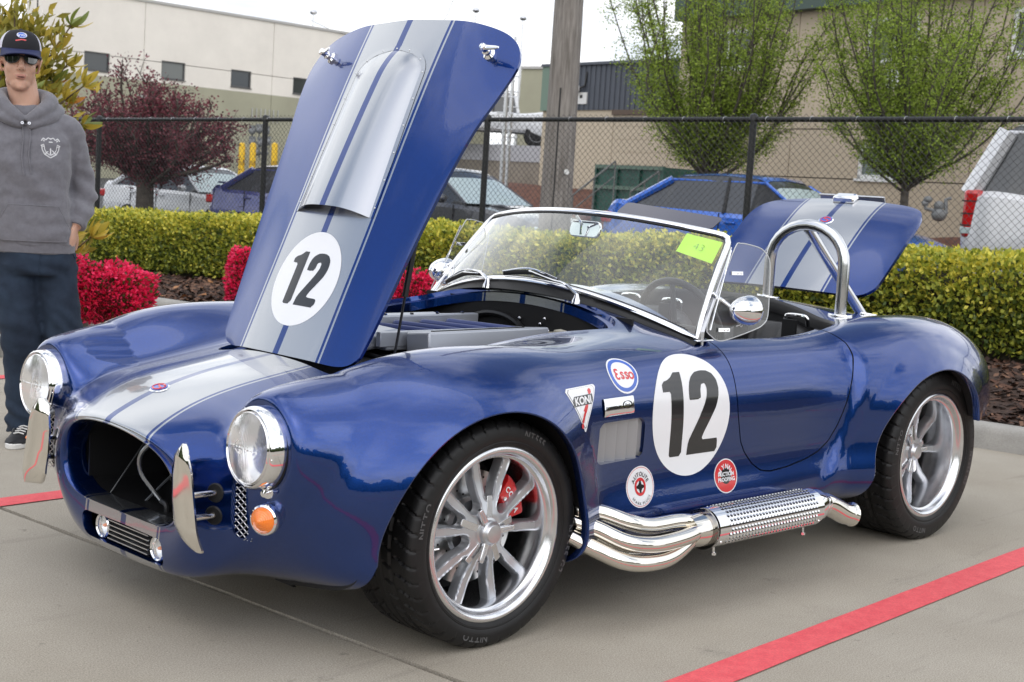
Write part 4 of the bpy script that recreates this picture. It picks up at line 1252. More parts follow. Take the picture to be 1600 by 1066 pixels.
# rounded upper corners
cr = [ws_pt(.998, .93), ws_pt(.985, .975), ws_pt(.955, .997)]
topp = [ws_pt(.92-1.84*i/26, 1) for i in range(27)]
cl = [ws_pt(-.955, .997), ws_pt(-.985, .975), ws_pt(-.998, .93)]
side_l = [ws_pt(-1, v) for v in (.86, .7, .5, .3, .15)]
loop = path+side_r+cr+topp+cl+side_l
cen = ws_pt(0, .5)
def frame_sweep(loop, sec):
    """sweep a section; u points outwards in the glass surface, w out of it"""
    n = len(loop); rows = []
    for i, p in enumerate(loop):
        t = (loop[(i+1) % n]-loop[i-1]).normalized()
        a = (cen-p); a.x += 0
        nrm = Vector((-.70, 0, .71)); nrm = (nrm + Vector((0, p.y*-.35, 0))*0).normalized()
        nrm = (nrm-t*nrm.dot(t)).normalized(); out = t.cross(nrm)
        if out.dot(a) > 0: out = -out
        rows.append([tuple(p+out*u+nrm*w_) for u, w_ in sec])
    rows.append(rows[0]); return MB().grid(rows, wrap=True)
sec = [(-.009, .005), (-.006, .007), (.003, .0078), (.0085, .005), (.0095, -.003), (.007, -.008), (-.004, -.008), (-.009, -.004)]
frame_sweep(loop, sec).build('windscreen_frame', M_CHROME, ws, sharp=40)
frame_sweep(loop, [(-.0155, .003), (-.009, .0045), (-.009, -.004), (-.0155, -.003)]).build('glass_seal', M_RUB, ws, sharp=30)
M_WGLASS = mat('windscreen_glass', (.93, .97, .95), rough=.0, trans=1.0, ior=1.0, spec=.5)
def thin_glass(name, tint, refl, rough=.0, milk=0.0):
    m = bpy.data.materials.new(name); m.use_nodes = True; t = m.node_tree; t.nodes.clear()
    o = t.nodes.new('ShaderNodeOutputMaterial'); tr = t.nodes.new('ShaderNodeBsdfTransparent'); tr.inputs[0].default_value = (*tint, 1)
    gl = t.nodes.new('ShaderNodeBsdfGlossy'); gl.inputs['Roughness'].default_value = rough; gl.inputs['Color'].default_value = (1, 1, 1, 1)
    lw = t.nodes.new('ShaderNodeLayerWeight'); lw.inputs['Blend'].default_value = .5
    p5 = t.nodes.new('ShaderNodeMath'); p5.operation = 'POWER'; p5.inputs[1].default_value = 4.5; t.links.new(lw.outputs['Facing'], p5.inputs[0])
    fr = t.nodes.new('ShaderNodeMath'); fr.operation = 'MULTIPLY_ADD'; fr.inputs[1].default_value = .8; fr.inputs[2].default_value = .045; t.links.new(p5.outputs[0], fr.inputs[0])
    ml = t.nodes.new('ShaderNodeMath'); ml.operation = 'MULTIPLY'; ml.inputs[1].default_value = refl
    ml.use_clamp = True
    mx = t.nodes.new('ShaderNodeMixShader')
    t.links.new(fr.outputs[0], ml.inputs[0]); t.links.new(ml.outputs[0], mx.inputs[0]); t.links.new(tr.outputs[0], mx.inputs[1]); t.links.new(gl.outputs[0], mx.inputs[2])
    last = mx.outputs[0]
    if milk:
        df = t.nodes.new('ShaderNodeBsdfDiffuse'); df.inputs[0].default_value = (.8, .82, .8, 1)
        nz = t.nodes.new('ShaderNodeTexNoise'); nz.inputs['Scale'].default_value = 6; nz.inputs['Detail'].default_value = 4
        tc = t.nodes.new('ShaderNodeTexCoord'); t.links.new(tc.outputs['Object'], nz.inputs['Vector'])
        mr = t.nodes.new('ShaderNodeMapRange'); mr.inputs['To Min'].default_value = milk*.5; mr.inputs['To Max'].default_value = milk*1.5
        t.links.new(nz.outputs['Fac'], mr.inputs['Value'])
        m2 = t.nodes.new('ShaderNodeMixShader'); t.links.new(mr.outputs[0], m2.inputs[0]); t.links.new(last, m2.inputs[1]); t.links.new(df.outputs[0], m2.inputs[2]); last = m2.outputs[0]
    t.links.new(last, o.inputs[0]); MATS[name] = m; return m
M_GLASS = thin_glass('thin_glass', (.90, .955, .93), 2.0, milk=.035)
P = [[tuple(ws_pt(-.985+1.97*i/30, .015+.965*j/12)) for j in range(13)] for i in range(31)]
MB().grid(P).build('windscreen_glass', M_GLASS, ws, sharp=0)
# posts to the cowl at both ends, rubber under the frame
for s in (-1, 1):
    b = ws_pt(s, 0)
    MB().tube([b+Vector((.016, 0, -.05)), b+Vector((.018, 0, .02)), ws_pt(s, .25)+Vector((.020, 0, 0)), ws_pt(s, .9)+Vector((.014, 0, -.004))], [.010, .010, .009, .006], 8, squash=(.6, 1.4)).build('side_post', M_BRUSH, ws)
    MB().box(tuple(b+Vector((.03, 0, -.006))), (.085, .028, .006)).build('post_foot', M_CHROME, ws, bevel=.003)
rub = []
for i in range(41):
    y = -.668+1.336*i/40; b = ws_bot(y); p = top_z(b.x-.030, y)[0]; q = top_z(b.x+.018, y)[0]
    rub.append([tuple(p+Vector((-.004, 0, .0005))), tuple(p+Vector((.004, 0, .008))), tuple(b+Vector((-.004, 0, -.008))), tuple(q+Vector((0, 0, .001)))])
MB().grid([r_[::-1] for r_ in rub]).build('windscreen_rubber', M_RUB, ws, sharp=60)
# interior mirror
im = MB().prism(rrect(.145, .060, .022), -.006, .006).build('interior_mirror', M_CHROME, ws, bevel=.003)
im.matrix_local = frame((1.155, .0, 1.105), (0, -1, 0), (.25, 0, 1))
MB().prism(rrect(.125, .044, .016), -.0075, -.0065).build('mirror_back', M_BRUSH, im)
MB().tube([(1.10, 0, 1.155), (1.135, 0, 1.12)], .005, 8).tube([(1.13, 0, 1.085), (1.13, 0, 1.125)], .004, 8).build('mirror_arm', M_CHROME, ws)
# yellow-green card
card = mobj('entry_card', [tuple(ws_pt(u, v)+Vector((.004, 0, .0))) for u, v in ((-.765, .935), (-.965, .925), (-.955, .70), (-.755, .725))], [(0, 1, 2, 3)], mat('green_card', (.60, .95, .06), rough=.7), ws, smooth=False)
M_ = frame(tuple((ws_pt(-.86, .82)+Vector((.0030, 0, .0010)))), ws_pt(-.96, .81)-ws_pt(-.76, .83), ws_pt(-.86, .9)-ws_pt(-.86, .7))
g = text_geo('43', .042, -.02); mobj('pencil_mark', [(x, y, .001) for x, y in g[0]], g[1], mat('pencil', (.25, .45, .06), rough=.8), ws, smooth=False).matrix_local = M_
# the card sits in the near upper corner
for o_ in (card,):
    me = o_.data
    for v in me.vertices: pass
vis = mat('sun_visor', (.030, .028, .055), rough=.15, coat=.5)
for s, c_ in ((-1, vis), (1, mat('grey_visor', (.25, .25, .25), rough=.25))):
    a = ws_top(s*(.15 if s < 0 else .12))+Vector((.012, 0, .008)); b = ws_top(s*.50)+Vector((.012, 0, .008))
    up = Vector((.090, 0, .036)) if s < 0 else Vector((.11, 0, -.002))
    q = [a, b+up*0, b+up, a+up]
    pl = rrect((b-a).length, up.length, .018)
    o = MB().prism(pl, -.002, .002).build('sun_visor', c_, ws)
    o.matrix_local = frame(tuple((a+b+up)/2), b-a, up)
# wipers
for yb, yt in ((-.27, -.02), (.16, .36)):
    b = top_z(.835, yb)[0]
    wp = MB().lathe([(.016, 0), (.015, .012), (.010, .020), (.006, .034), (0, .036)], 18).build('wiper', M_CHROME, ws); wp.matrix_local = Matrix.Translation(b)
    t_ = ws_pt(yt/.655, .09)+Vector((-.020, 0, .012)); bb = b+Vector((0, 0, .03))
    md = (bb+t_)/2+Vector((-.004, 0, .010))
    MB().tube(smooth_path([bb, bb.lerp(md, .5)+Vector((0, 0, .012)), md, t_], 5), [.0075]*5+[.006]*5+[.0045]*6, 8, squash=(.6, 1)).build('wiper_arm', M_CHROME, ws)
    bl = [ws_pt((yt+d)/.655, .05+.04*(1-abs(d)/.14))+Vector((-.014, 0, .006)) for d in (-.13, -.07, 0, .07, .13)]
    MB().tube(smooth_path(bl, 4), .0055, 8, squash=(1.5, .5)).build('wiper_blade', M_BLK, ws)
    MB().tube(smooth_path([bl[0]+Vector((-.004, 0, .006)), bl[2]+Vector((-.008, 0, .014)), bl[4]+Vector((-.004, 0, .006))], 5), .003, 8).build('wiper_yoke', M_CHROME, ws)
# wind wings
def thick2(x, y, l): return [(x, y), (x+l, y+l*.2), (x+l, y+l*.2+.0035), (x, y+.0035)], [(0, 1, 2), (0, 2, 3)]
M_PLEXI = thin_glass('clear_plastic', (.88, .89, .90), 1.4, rough=.02, milk=.07)
for s in (-1, 1):
    pl = [(1.028, .835), (1.048, .800), (1.080, .785), (1.13, .790), (1.245, .818), (1.29, .835), (1.315, .865), (1.325, .95), (1.330, 1.03), (1.322, 1.062), (1.29, 1.088), (1.235, 1.100), (1.190, 1.104), (1.165, 1.092), (1.10, .975)]
    pl = smooth_poly([(x-1.03, z-.79) for x, z in pl], 3)
    M = frame((1.03, s*.675, .79), (1, s*.13, 0), (0, s*-.13, 1))
    wg = MB()._add([(x, y, 0) for x, y in pl], [tuple(range(len(pl)))]).build('wind_wing', M_PLEXI, ws, smooth=False); wg.matrix_local = M
    for z_ in (.215, .030):
        x_ = .055+z_*.36
        MB().box((x_+.005, z_, s*-.004), (.052, .012, .004)).ball((x_+.022, z_, s*-.006), .0035, 8, 6).ball((x_+.006, z_, s*-.006), .0035, 8, 6).build('wing_clamp', M_CHROME, wg)
    MB().tube([(x, y, 0) for x, y in pl], .0018, 6, closed=True).build('wing_edge', M_WHITE if False else mat('plastic_edge', (.55, .57, .58), rough=.2), wg)
    MB().tube([(.012, .03, 0), (.115, .29, 0)], .003, 8).build('wing_rod', M_CHROME, wg)
    g = join(thick2(.130, .040, .020), thick2(.165, .047, .020), xf(ring_geo(.0045, .006, 16), .154, .0445))
    mobj('etched_mark', [(x, y, s*-.002) for x, y in g[0]], [t for t in g[1]], M_WHITE, wg, smooth=False)
# door mirrors: chrome bullets
for s in (-1, 1):
    c = ws_pt(s, .46)+Vector((.055, s*.105, -.055)) if s < 0 else ws_pt(s, .46)+Vector((-.01, s*.06, -.045))
    prof = [(0, -.078), (.010, -.076), (.022, -.068), (.034, -.050), (.043, -.026), (.048, 0), (.0495, .018), (.049, .028), (.046, .032), (.044, .030), (.043, .026), (0, .026)]
    mr = MB().lathe(prof, 40).build('door_mirror', M_CHROME, ws, sharp=50)
    mr.matrix_local = zframe(c, (.96, -s*.10 if s < 0 else .25, .0), (0, 0, 1))
    MB().tube([ws_pt(s, .44)+Vector((.01, 0, -.0)), c+Vector((-.055, 0, 0))], .007, 10).build('mirror_stalk', M_CHROME, ws)

# ------------------------------------------------------------------ cockpit
def lining(name, poly, z1, m):
    P = np.array(poly); rows = []
    for k, (f, dz) in enumerate(((1.0, -.02), (1.02, -.10), (1.0, z1))):
        row = []
        for x, y in poly:
            zt = top_z(min(max(x, -.1), 2.9), y)[0].z
            row.append((1.55+(x-1.55)*f, y*f, zt+dz if k < 2 else .30))
        rows.append(row)
    return MB().grid(rows, wrap=True).build(name, m, car, sharp=50)
lining('cockpit_lining', COCK[::2], 0, M_DARK)
MB().box((1.55, 0, .29), (1.2, 1.4, .02)).build('cockpit_floor', M_DARK, car)
# tunnel and dash
MB().box((1.5, 0, .45), (1.0, .20, .26)).build('tunnel', M_LEATH, car, bevel=.03)
MB().box((1.13, 0, .72), (.03, 1.16, .19)).build('dashboard', M_LEATH, car, bevel=.01)
for i, y in enumerate((-.50, -.36, -.22, .0, .10, .20)):
    MB().lathe([(.0, .006), (.034, .006), (.038, .010), (.042, .006), (.042, 0)], 24, M=frame((1.147, y, .74), (0, -1, 0), (0, 0, 1))).build('gauge', M_CHROME, car)
def seat(y0):
    st = bpy.data.objects.new('seat', None); COL.objects.link(st); st.parent = car
    # backrest with vertical pleats, rounded shoulders
    NU, NV = 49, 22; P = []
    for i in range(NU):
        u = -1+2*i/(NU-1); row = []
        top = .785-.10*abs(u)**3.2
        for j in range(NV+1):
            v = j/NV; z = .40+(top-.40)*v
            pleat = .012*abs(math.sin((u+1)*math.pi*2.5)) if abs(u) < .82 else .006
            roll = .05*max(0, v-.80)**1.2*3
            x = 1.795+.10*v-(.045*(abs(u)**3)) - pleat*(1 if v < .9 else (1-v)*10)+roll
            row.append((x, y0+u*.225, z))
        P.append(row)
    for_r = [[(x+.075, y, z-.0) for x, y, z in r_][::-1] for r_ in P]
    full = [a+b for a, b in zip(P, for_r)]
    mb = MB().grid(full, wrap=True); n = len(full[0]); mb._add(full[0], [tuple(range(n))]); mb._add(full[-1], [tuple(range(n))[::-1]])
    mb.build('backrest', M_LEATH, st, sharp=60)
    MB().prism(rrect(.46, .44, .08), .36, .48, M=Matrix.Translation(Vector((1.56, y0, 0)))).build('seat_cushion', M_LEATH, st, bevel=.03)
    for dy in (-.125, .095):
        q = smooth_path([(1.90, y0+dy-.055, .79), (1.885, y0+dy-.055, .822), (1.890, y0+dy-.02, .826), (1.90, y0+dy+.03, .824), (1.905, y0+dy+.05, .815), (1.915, y0+dy+.052, .79)], 5)
        MB().tube(q, .0075, 10).build('harness_bar', M_CHROME, st)
        MB().box((1.86, y0+dy, .70), (.012, .06, .22)).build('harness_strap', M_BLK, st)
seat(-.30); seat(.30)
# steering wheel
sw_c = Vector((1.345, -.315, .785)); ax = Vector((1, 0, .42)).normalized()
Ms = zframe(sw_c, ax, (0, 1, 0))
swl = MB().tube([(.175*math.cos(a), .175*math.sin(a), 0) for a in np.linspace(0, 2*math.pi, 60)[:-1]], .0125, 12, closed=True).build('steering_wheel', M_LEATH, car); swl.matrix_local = Ms
for a in (0, 120, 240):
    a = R(a+90); MB().tube([(.03*math.cos(a), .03*math.sin(a), -.03), (.17*math.cos(a), .17*math.sin(a), 0)], [.010, .008], 8, squash=(.35, 1.4)).build('wheel_spoke', M_BRUSH, swl)
MB().lathe([(0, .0), (.035, -.004), (.04, -.03)], 24).tube([(0, 0, -.03), (0, 0, -.22)], .015, 10).build('wheel_hub', M_BLK, swl)
# roll hoop behind the driver
rp = [(2.08, -.502, .80), (2.08, -.502, .93), (2.08, -.500, 1.02)]
for i in range(1, 14):
    a = math.pi*i/14; rp.append((2.08, -.332-.168*math.cos(a), 1.02+.145*math.sin(a)))
rp += [(2.08, -.164, 1.02), (2.08, -.164, .93), (2.08, -.166, .82)]
rh = MB().tube(rp, .0225, 24).build('roll_hoop', M_BRUSH, car)
rh.active_material = mat('stainless_tube', (.66, .67, .68), rough=.20, metal=1)
bt = top_z(2.40, -.42)[0]
MB().tube([(2.09, -.320, 1.15), bt+Vector((0, 0, -.02))], .020, 20).build('hoop_brace', rh.active_material, rh)
for x, y in ((2.08, -.502), (2.08, -.166), (bt.x, bt.y)):
    p, n = top_z(x, y)
    f = MB().lathe([(.023, .007), (.044, .007), (.046, .004), (.046, 0)], 30).build('hoop_flange', M_CHROME, rh); f.matrix_local = zframe(p+n*.001, n)
# boot floor seen through the opening
MB().box((2.66, 0, .45), (.62, .90, .02)).build('boot_floor', M_DARK, car)
# prop of the hood
pr0, pr1 = Vector((.02, -.31, .70)), HOOD_M @ Vector((.30, -.33, .74))
MB().tube([pr0, pr0.lerp(pr1, .55)], .004, 8).tube([pr0.lerp(pr1, .45), pr1], .009, 10).build('gas_strut', M_BLK, car)
# hood catch button on the wing
p, n = top_z(.09, -.463)
MB().lathe([(.016, 0), (.014, .006), (0, .008)], 16, M=zframe(p, n)).build('bump_stop', M_BLK, car)

# ------------------------------------------------------------------ engine under the hood
eng = bpy.data.objects.new('engine', None); COL.objects.link(eng); eng.parent = car
M_ENG = mat('silver_plastic', (.42, .44, .48), rough=.38, metal=.5)
M_ENGB = mat('blue_plastic', (.05, .07, .20), rough=.4, metal=.3)
MB().box((.33, 0, .55), (.80, .50, .30)).build('engine_block', M_DARK, eng)
# coil cover on the near side
M_C = frame((.435, -.235, .752), (1, .02, .004), (0, 1, -.10))
cc = MB().prism([(-.265, -.055), (.265, -.055), (.270, -.040), (.262, .050), (-.262, .050), (-.270, .03)], -.035, .035).build('coil_cover', M_ENG, eng, bevel=.006); cc.matrix_local = M_C
MB().box((.0, 0, .0365), (.40, .014, .003)).build('cover_groove', M_BLK, cc)
g = text_geo('COYOTE', .022, .02, width=1.4)
mobj('cover_lettering', [(x+.02, y-.0, .039) for x, y in g[0]], g[1], M_CHROME, cc, smooth=False)
cf = cc.copy(); COL.objects.link(cf); cf.matrix_local = frame((.435, .235, .745), (1, 0, .004), (0, 1, .10))
# intake: silver deck with slanted blue ribs between two rails
MB().box((.42, -.01, .738), (.62, .32, .03)).build('intake_deck', M_ENG, eng, bevel=.006)
rb0 = None
for k in range(5):
    M = frame((.185+k*.118, -.005, .765), (1, .20, 0), None, (0, 0, 1)) if False else Matrix.Translation((.185+k*.118, -.01, .760)) @ Matrix.Rotation(R(14), 4, 'Z') @ Matrix.Rotation(R(8), 4, 'Y')
    if rb0 is None:
        rb0 = MB().prism(rrect(.066, .27, .02), -.018, .020).build('intake_rib', M_ENGB, eng, bevel=.012); rb0.matrix_local = M
    else: share(rb0, 'intake_rib', eng, M)
MB().prism([(.10, .135), (.78, .135), (.78, .165), (.10, .175)], .735, .793).build('intake_rail', M_ENG, eng, bevel=.005)
MB().prism([(.08, -.175), (.70, -.165), (.70, -.155), (.08, -.155)], .735, .782).build('intake_rail', M_ENG, eng, bevel=.003)
for k in range(6):
    MB().lathe([(0, .006), (.006, .006), (.0065, 0)], 6, M=Matrix.Translation((.14+k*.115, .152, .793))).build('bolt', M_CHROME, eng)
for x0, y0, x1, y1, z_ in ((.10, -.32, .60, -.31, .70), (.02, .20, .10, -.30, .69), (.70, -.30, .82, .10, .74), (.55, .22, .80, .30, .74)):
    MB().tube(smooth_path([(x0, y0, z_), ((x0+x1)/2, (y0+y1)/2+.02, z_+.025), (x1, y1, z_)], 6), .008, 8).build('wiring_loom', M_BLK, eng)
MB().box((.80, -.24, .72), (.08, .10, .09)).lathe([(.02, .765), (.022, .775), (0, .78)], 16, M=Matrix.Translation((.80, -.24, 0))).build('fluid_reservoir', mat('reservoir_plastic', (.45, .43, .36), rough=.4), eng)
MB().box((.10, -.37, .66), (.30, .02, .06)).box((.45, -.40, .68), (.24, .02, .05)).build('inner_wing_bracket', M_BRUSH, eng)
pl = MB().prism([(-.11, -.13), (.11, -.10), (.12, .10), (-.06, .15), (-.14, .08)], -.03, .02).build('throttle_cover', M_ENG, eng, bevel=.012); pl.matrix_local = frame((.09, -.03, .755), (1, -.05, .10), (0, 1, 0))
g = text_geo('5.0', .085, .03, width=1.25)
mobj('engine_lettering', [(y*-1.0, x, .0225) for x, y in g[0]], g[1], M_BLK, pl, smooth=False).rotation_euler = (0, 0, R(180))
MB().tube(smooth_path([(-.05, -.18, .70), (.0, -.10, .735), (.0, .05, .74), (-.06, .16, .70)], 6), .022, 12).build('coolant_hose', mat('blue_hose', (.02, .09, .45), rough=.3), eng)
MB().tube(smooth_path([(.05, -.30, .66), (.10, -.24, .70), (.12, -.14, .70)], 6), .012, 10).build('breather_hose', M_BLK, eng)
MB().box((.86, 0, .66), (.01, 1.0, .36)).build('firewall', M_DARK, car)
MB().tube([(.845+.0, .15*math.cos(a)+.12, .72+.075*math.sin(a)) for a in np.linspace(0, 6.28, 40)[:-1]], .012, 8, closed=True).build('heater_hose', M_BLK, eng)
for x, y, z in ((.848, -.12, .80), (.848, -.14, .76), (.848, -.10, .78), (.848, -.27, .74), (.848, .0, .79)):
    MB().ball((x, y, z), .007, 8, 6).build('fitting', M_CHROME, eng)
# ------------------------------------------------------------------ ground
M_CONC = mat('concrete', (.325, .290, .234), rough=.86, col2=(.385, .350, .290), scale=1.3, detail=8, bump=.0012, bscale=420)
def enrich(m, speck=.45, sc1=230, stain=.0):
    """fine speckle multiplied over a material's colour"""
    t = m.node_tree; b = t.nodes['Principled BSDF']; src = b.inputs['Base Color'].links[0].from_socket
    tc = t.nodes.new('ShaderNodeTexCoord')
    n = t.nodes.new('ShaderNodeTexNoise'); n.inputs['Scale'].default_value = sc1; n.inputs['Detail'].default_value = 3; n.inputs['Roughness'].default_value = .8
    t.links.new(tc.outputs['Object'], n.inputs['Vector'])
    r = t.nodes.new('ShaderNodeMapRange'); r.inputs['From Min'].default_value = .3; r.inputs['From Max'].default_value = .7
    r.inputs['To Min'].default_value = 1-speck; r.inputs['To Max'].default_value = 1+speck
    t.links.new(n.outputs['Fac'], r.inputs['Value'])
    v = t.nodes.new('ShaderNodeVectorMath'); v.operation = 'SCALE'
    t.links.new(src, v.inputs[0]); t.links.new(r.outputs[0], v.inputs['Scale'])
    n2 = t.nodes.new('ShaderNodeTexNoise'); n2.inputs['Scale'].default_value = .55; n2.inputs['Detail'].default_value = 6
    t.links.new(tc.outputs['Object'], n2.inputs['Vector'])
    r2 = t.nodes.new('ShaderNodeMapRange'); r2.inputs['To Min'].default_value = .74; r2.inputs['To Max'].default_value = 1.22
    t.links.new(n2.outputs['Fac'], r2.inputs['Value'])
    v2 = t.nodes.new('ShaderNodeVectorMath'); v2.operation = 'SCALE'
    t.links.new(v.outputs[0], v2.inputs[0]); t.links.new(r2.outputs[0], v2.inputs['Scale'])
    t.links.new(v2.outputs[0], b.inputs['Base Color'])
enrich(M_CONC)
# wear: oil drips, tyre scuffs and hairline stains that stay with the slabs
t = M_CONC.node_tree; b_ = t.nodes['Principled BSDF']; src = b_.inputs['Base Color'].links[0].from_socket
tc_ = t.nodes.new('ShaderNodeTexCoord')
def dark_spots(src, scale, lo, hi, amt, detail=3, mapping=None):
    v = t.nodes.new('ShaderNodeTexNoise'); v.inputs['Scale'].default_value = scale; v.inputs['Detail'].default_value = detail; v.inputs['Roughness'].default_value = .7
    vec = tc_.outputs['Object']
    if mapping:
        mp = t.nodes.new('ShaderNodeMapping'); mp.inputs['Scale'].default_value = mapping; t.links.new(vec, mp.inputs[0]); vec = mp.outputs[0]
    t.links.new(vec, v.inputs['Vector'])
    r = t.nodes.new('ShaderNodeMapRange'); r.inputs['From Min'].default_value = lo; r.inputs['From Max'].default_value = hi; r.inputs['To Min'].default_value = 1; r.inputs['To Max'].default_value = 1-amt
    t.links.new(v.outputs['Fac'], r.inputs['Value']); s_ = t.nodes.new('ShaderNodeVectorMath'); s_.operation = 'SCALE'
    t.links.new(src, s_.inputs[0]); t.links.new(r.outputs[0], s_.inputs['Scale']); return s_.outputs[0]
src = dark_spots(src, 9, .66, .74, .35)
src = dark_spots(src, 2.2, .60, .72, .22, 6)
src = dark_spots(src, 60, .68, .76, .45, 2)
src = dark_spots(src, 1.6, .58, .70, .16, 5, (.6, 5, 1))
t.links.new(src, b_.inputs['Base Color'])
M_JOINT = mat('joint_filler', (.035, .032, .028), rough=.9, bump=.002, bscale=150)
base = mobj('pavement', [(-45, -60, -.014), (6.0, -60, -.014), (6.0, 60, -.014), (-45, 60, -.014)], [(0, 1, 2, 3)], M_JOINT, smooth=False); tag(base, kind='structure')
KS = -.137                               # the kerb, hedge and fence run along x = X + KS*y
def jx(k, y): return -.318-.068*y+k*4.9
def kx(y): return 4.52+KS*y
ys = [-34, -26.6, -18.6, -10.6, -2.9, 4.9, 12.7, 20.5]
for k in range(-5, 1):
    for a, b in zip(ys[:-1], ys[1:]):
        g = .0105; n = 24; mb = MB(); rng = random.Random(k*31+int(a))
        def edge_(k_, s_): return [(jx(k_, y)+s_*g+(0 if abs(k_) > 1 else rng.uniform(-.0022, .0022)), y) for y in np.linspace(a+g, b-g, 90)]
        L_ = edge_(k, 1); Rr_ = edge_(k+1, -1) if k < 0 else [(kx(y)+.01, y) for y in np.linspace(a+g, b-g, 90)]
        poly = L_[::-1]+Rr_
        vs = [(x, y, 0) for x, y in poly]+[(x, y, -.012) for x, y in poly]; m_ = len(poly)
        fs = []
        h = 90
        for i in range(h-1): fs.append((i, i+1, m_-2-i, m_-1-i))
        fs = [(h-1-i, h-2-i, h+i+1, h+i) for i in range(h-1)]
        fs += [(i, (i+1) % m_, m_+(i+1) % m_, m_+i) for i in range(m_)]
        sl = mobj('slab', vs, fs, M_CONC, base, smooth=False)
        me = sl.data
M_LINE = mat('red_line_paint', (.68, .08, .095), rough=.62, col2=(.76, .12, .13), scale=22, bump=.0006, bscale=300)
enrich(M_LINE, .16, 160)
def line(y0, x0, x1):
    wd = .058; xs = [x0]+[x for x in (jx(0, y0),) if x0 < x < x1]+[x1]
    mb = MB()
    for a, b in zip(xs[:-1], xs[1:]):
        a_ = a+(.007 if a != x0 else 0); b_ = b-(.007 if b != x1 else 0); n = 30
        P = []
        for i in range(n+1):
            x = a_+(b_-a_)*i/n; c = y0+.062*(x)
            r1, r2 = random.uniform(-.0015, .0015), random.uniform(-.0015, .0015)
            P.append([(x, c-wd+r1, .004), (x, c+wd+r2, .004)])
        mb.grid(P)
    o = mb.build('parking_line', M_LINE, smooth=False); tag(o, kind='structure')
line(-1.335, -3.2, 4.9); line(1.368, -3.2, 4.2); line(-4.05, -3.2, 5.2); line(4.07, -3.2, 3.9)
# kerb, in cast lengths
M_KERB = mat('kerb_concrete', (.30, .29, .265), rough=.85, col2=(.38, .365, .335), scale=5, bump=.001, bscale=300); enrich(M_KERB, .25, 200)
kerb = None
def kerb_piece(y0, y1):
    prof = [(0, -.012), (.012, .085), (.022, .112), (.045, .128), (.14, .130), (.155, .120), (.155, -.012)]
    P = [[(kx(y)+u, y, v) for u, v in prof] for y in np.linspace(y0+.004, y1-.004, 8)]
    mb = MB().grid(P[::-1]); mb._add(P[0], [tuple(range(7))]); mb._add(P[-1], [tuple(range(7))[::-1]])
    return mb
kb = bpy.data.objects.new('kerb', None); COL.objects.link(kb); kb['kind'] = 'structure'
for k in range(-6, 2): kerb_piece(k*3.05+1.0, (k+1)*3.05+1.0).build('kerb_length', M_KERB, kb, sharp=50)
kerb_piece(7.1, 7.55).build('kerb_length', M_KERB, kb, sharp=50)
# the planting bed juts out beside the car: its kerb turns forward there
KP = [(3.49, 7.5), (2.62, 6.35), (1.70, 4.98), (1.28, 4.95), (.55, 6.1), (-.6, 9.0), (-1.6, 12.5)]
for (ax, ay), (bx, by) in zip(KP[:-1], KP[1:]):
    L_ = math.hypot(bx-ax, by-ay); M = frame((ax, ay, 0), (bx-ax, by-ay, 0), None, (0, 0, 1)) if False else Matrix.Translation((ax, ay, 0)) @ Matrix.Rotation(math.atan2(by-ay, bx-ax), 4, 'Z')
    prof = [(.078, -.012), (.070, .085), (.060, .115), (.045, .128), (-.055, .130), (-.070, .120), (-.072, -.012)]
    Pq = [[(u, v, w_) for v, w_ in prof] for u in (.004, L_*.5, L_-.004)]
    mb = MB().grid(Pq, M=M); mb._add(Pq[0], [tuple(range(7))], M); mb._add(Pq[-1], [tuple(range(7))[::-1]], M); mb.build('kerb_length', M_KERB, kb, sharp=50)
bd_ = [(x, y) for x, y in KP]+[(-1.6, 24), (kx(24)+.2, 24), (kx(7.5)+.2, 7.5)]
# ground behind the kerb: bark mulch under the hedge, asphalt beyond the fence
def zg(y): return .26-.021*y
def zbed(x, y):
    t = x-kx(y)-.15                       # metres behind the kerb
    a = max(0, min(1, t/1.6)); zz = .115+(zg(y)-.115+.02)*a*a*(3-2*a)
    if t > 2.6: zz = zg(y)+.02-.02*min(1, (t-2.6)/1.2)
    return zz
M_SOIL = mat('bark_soil', (.030, .017, .012), rough=.95, col2=(.070, .040, .028), scale=30, bump=.01, bscale=60)
P = []
for y in np.arange(-9, 26, .16):
    P.append([(kx(y)+.15+u, y, zbed(kx(y)+.15+u, y)+.018*mnoise.noise((u*4, y*4, 0))) for u in np.arange(0, 4.1, .16)])
o = MB().grid(P[::-1]).build('mulch_bed', M_SOIL, sharp=0); tag(o, kind='structure')
bm_ = poly_geo(bd_, .30)
o = mobj('mulch_bed', [(x, y, .118+.012*mnoise.noise((x*4, y*4, 0))) for x, y in bm_[0]], bm_[1], M_SOIL, smooth=False); tag(o, kind='structure')
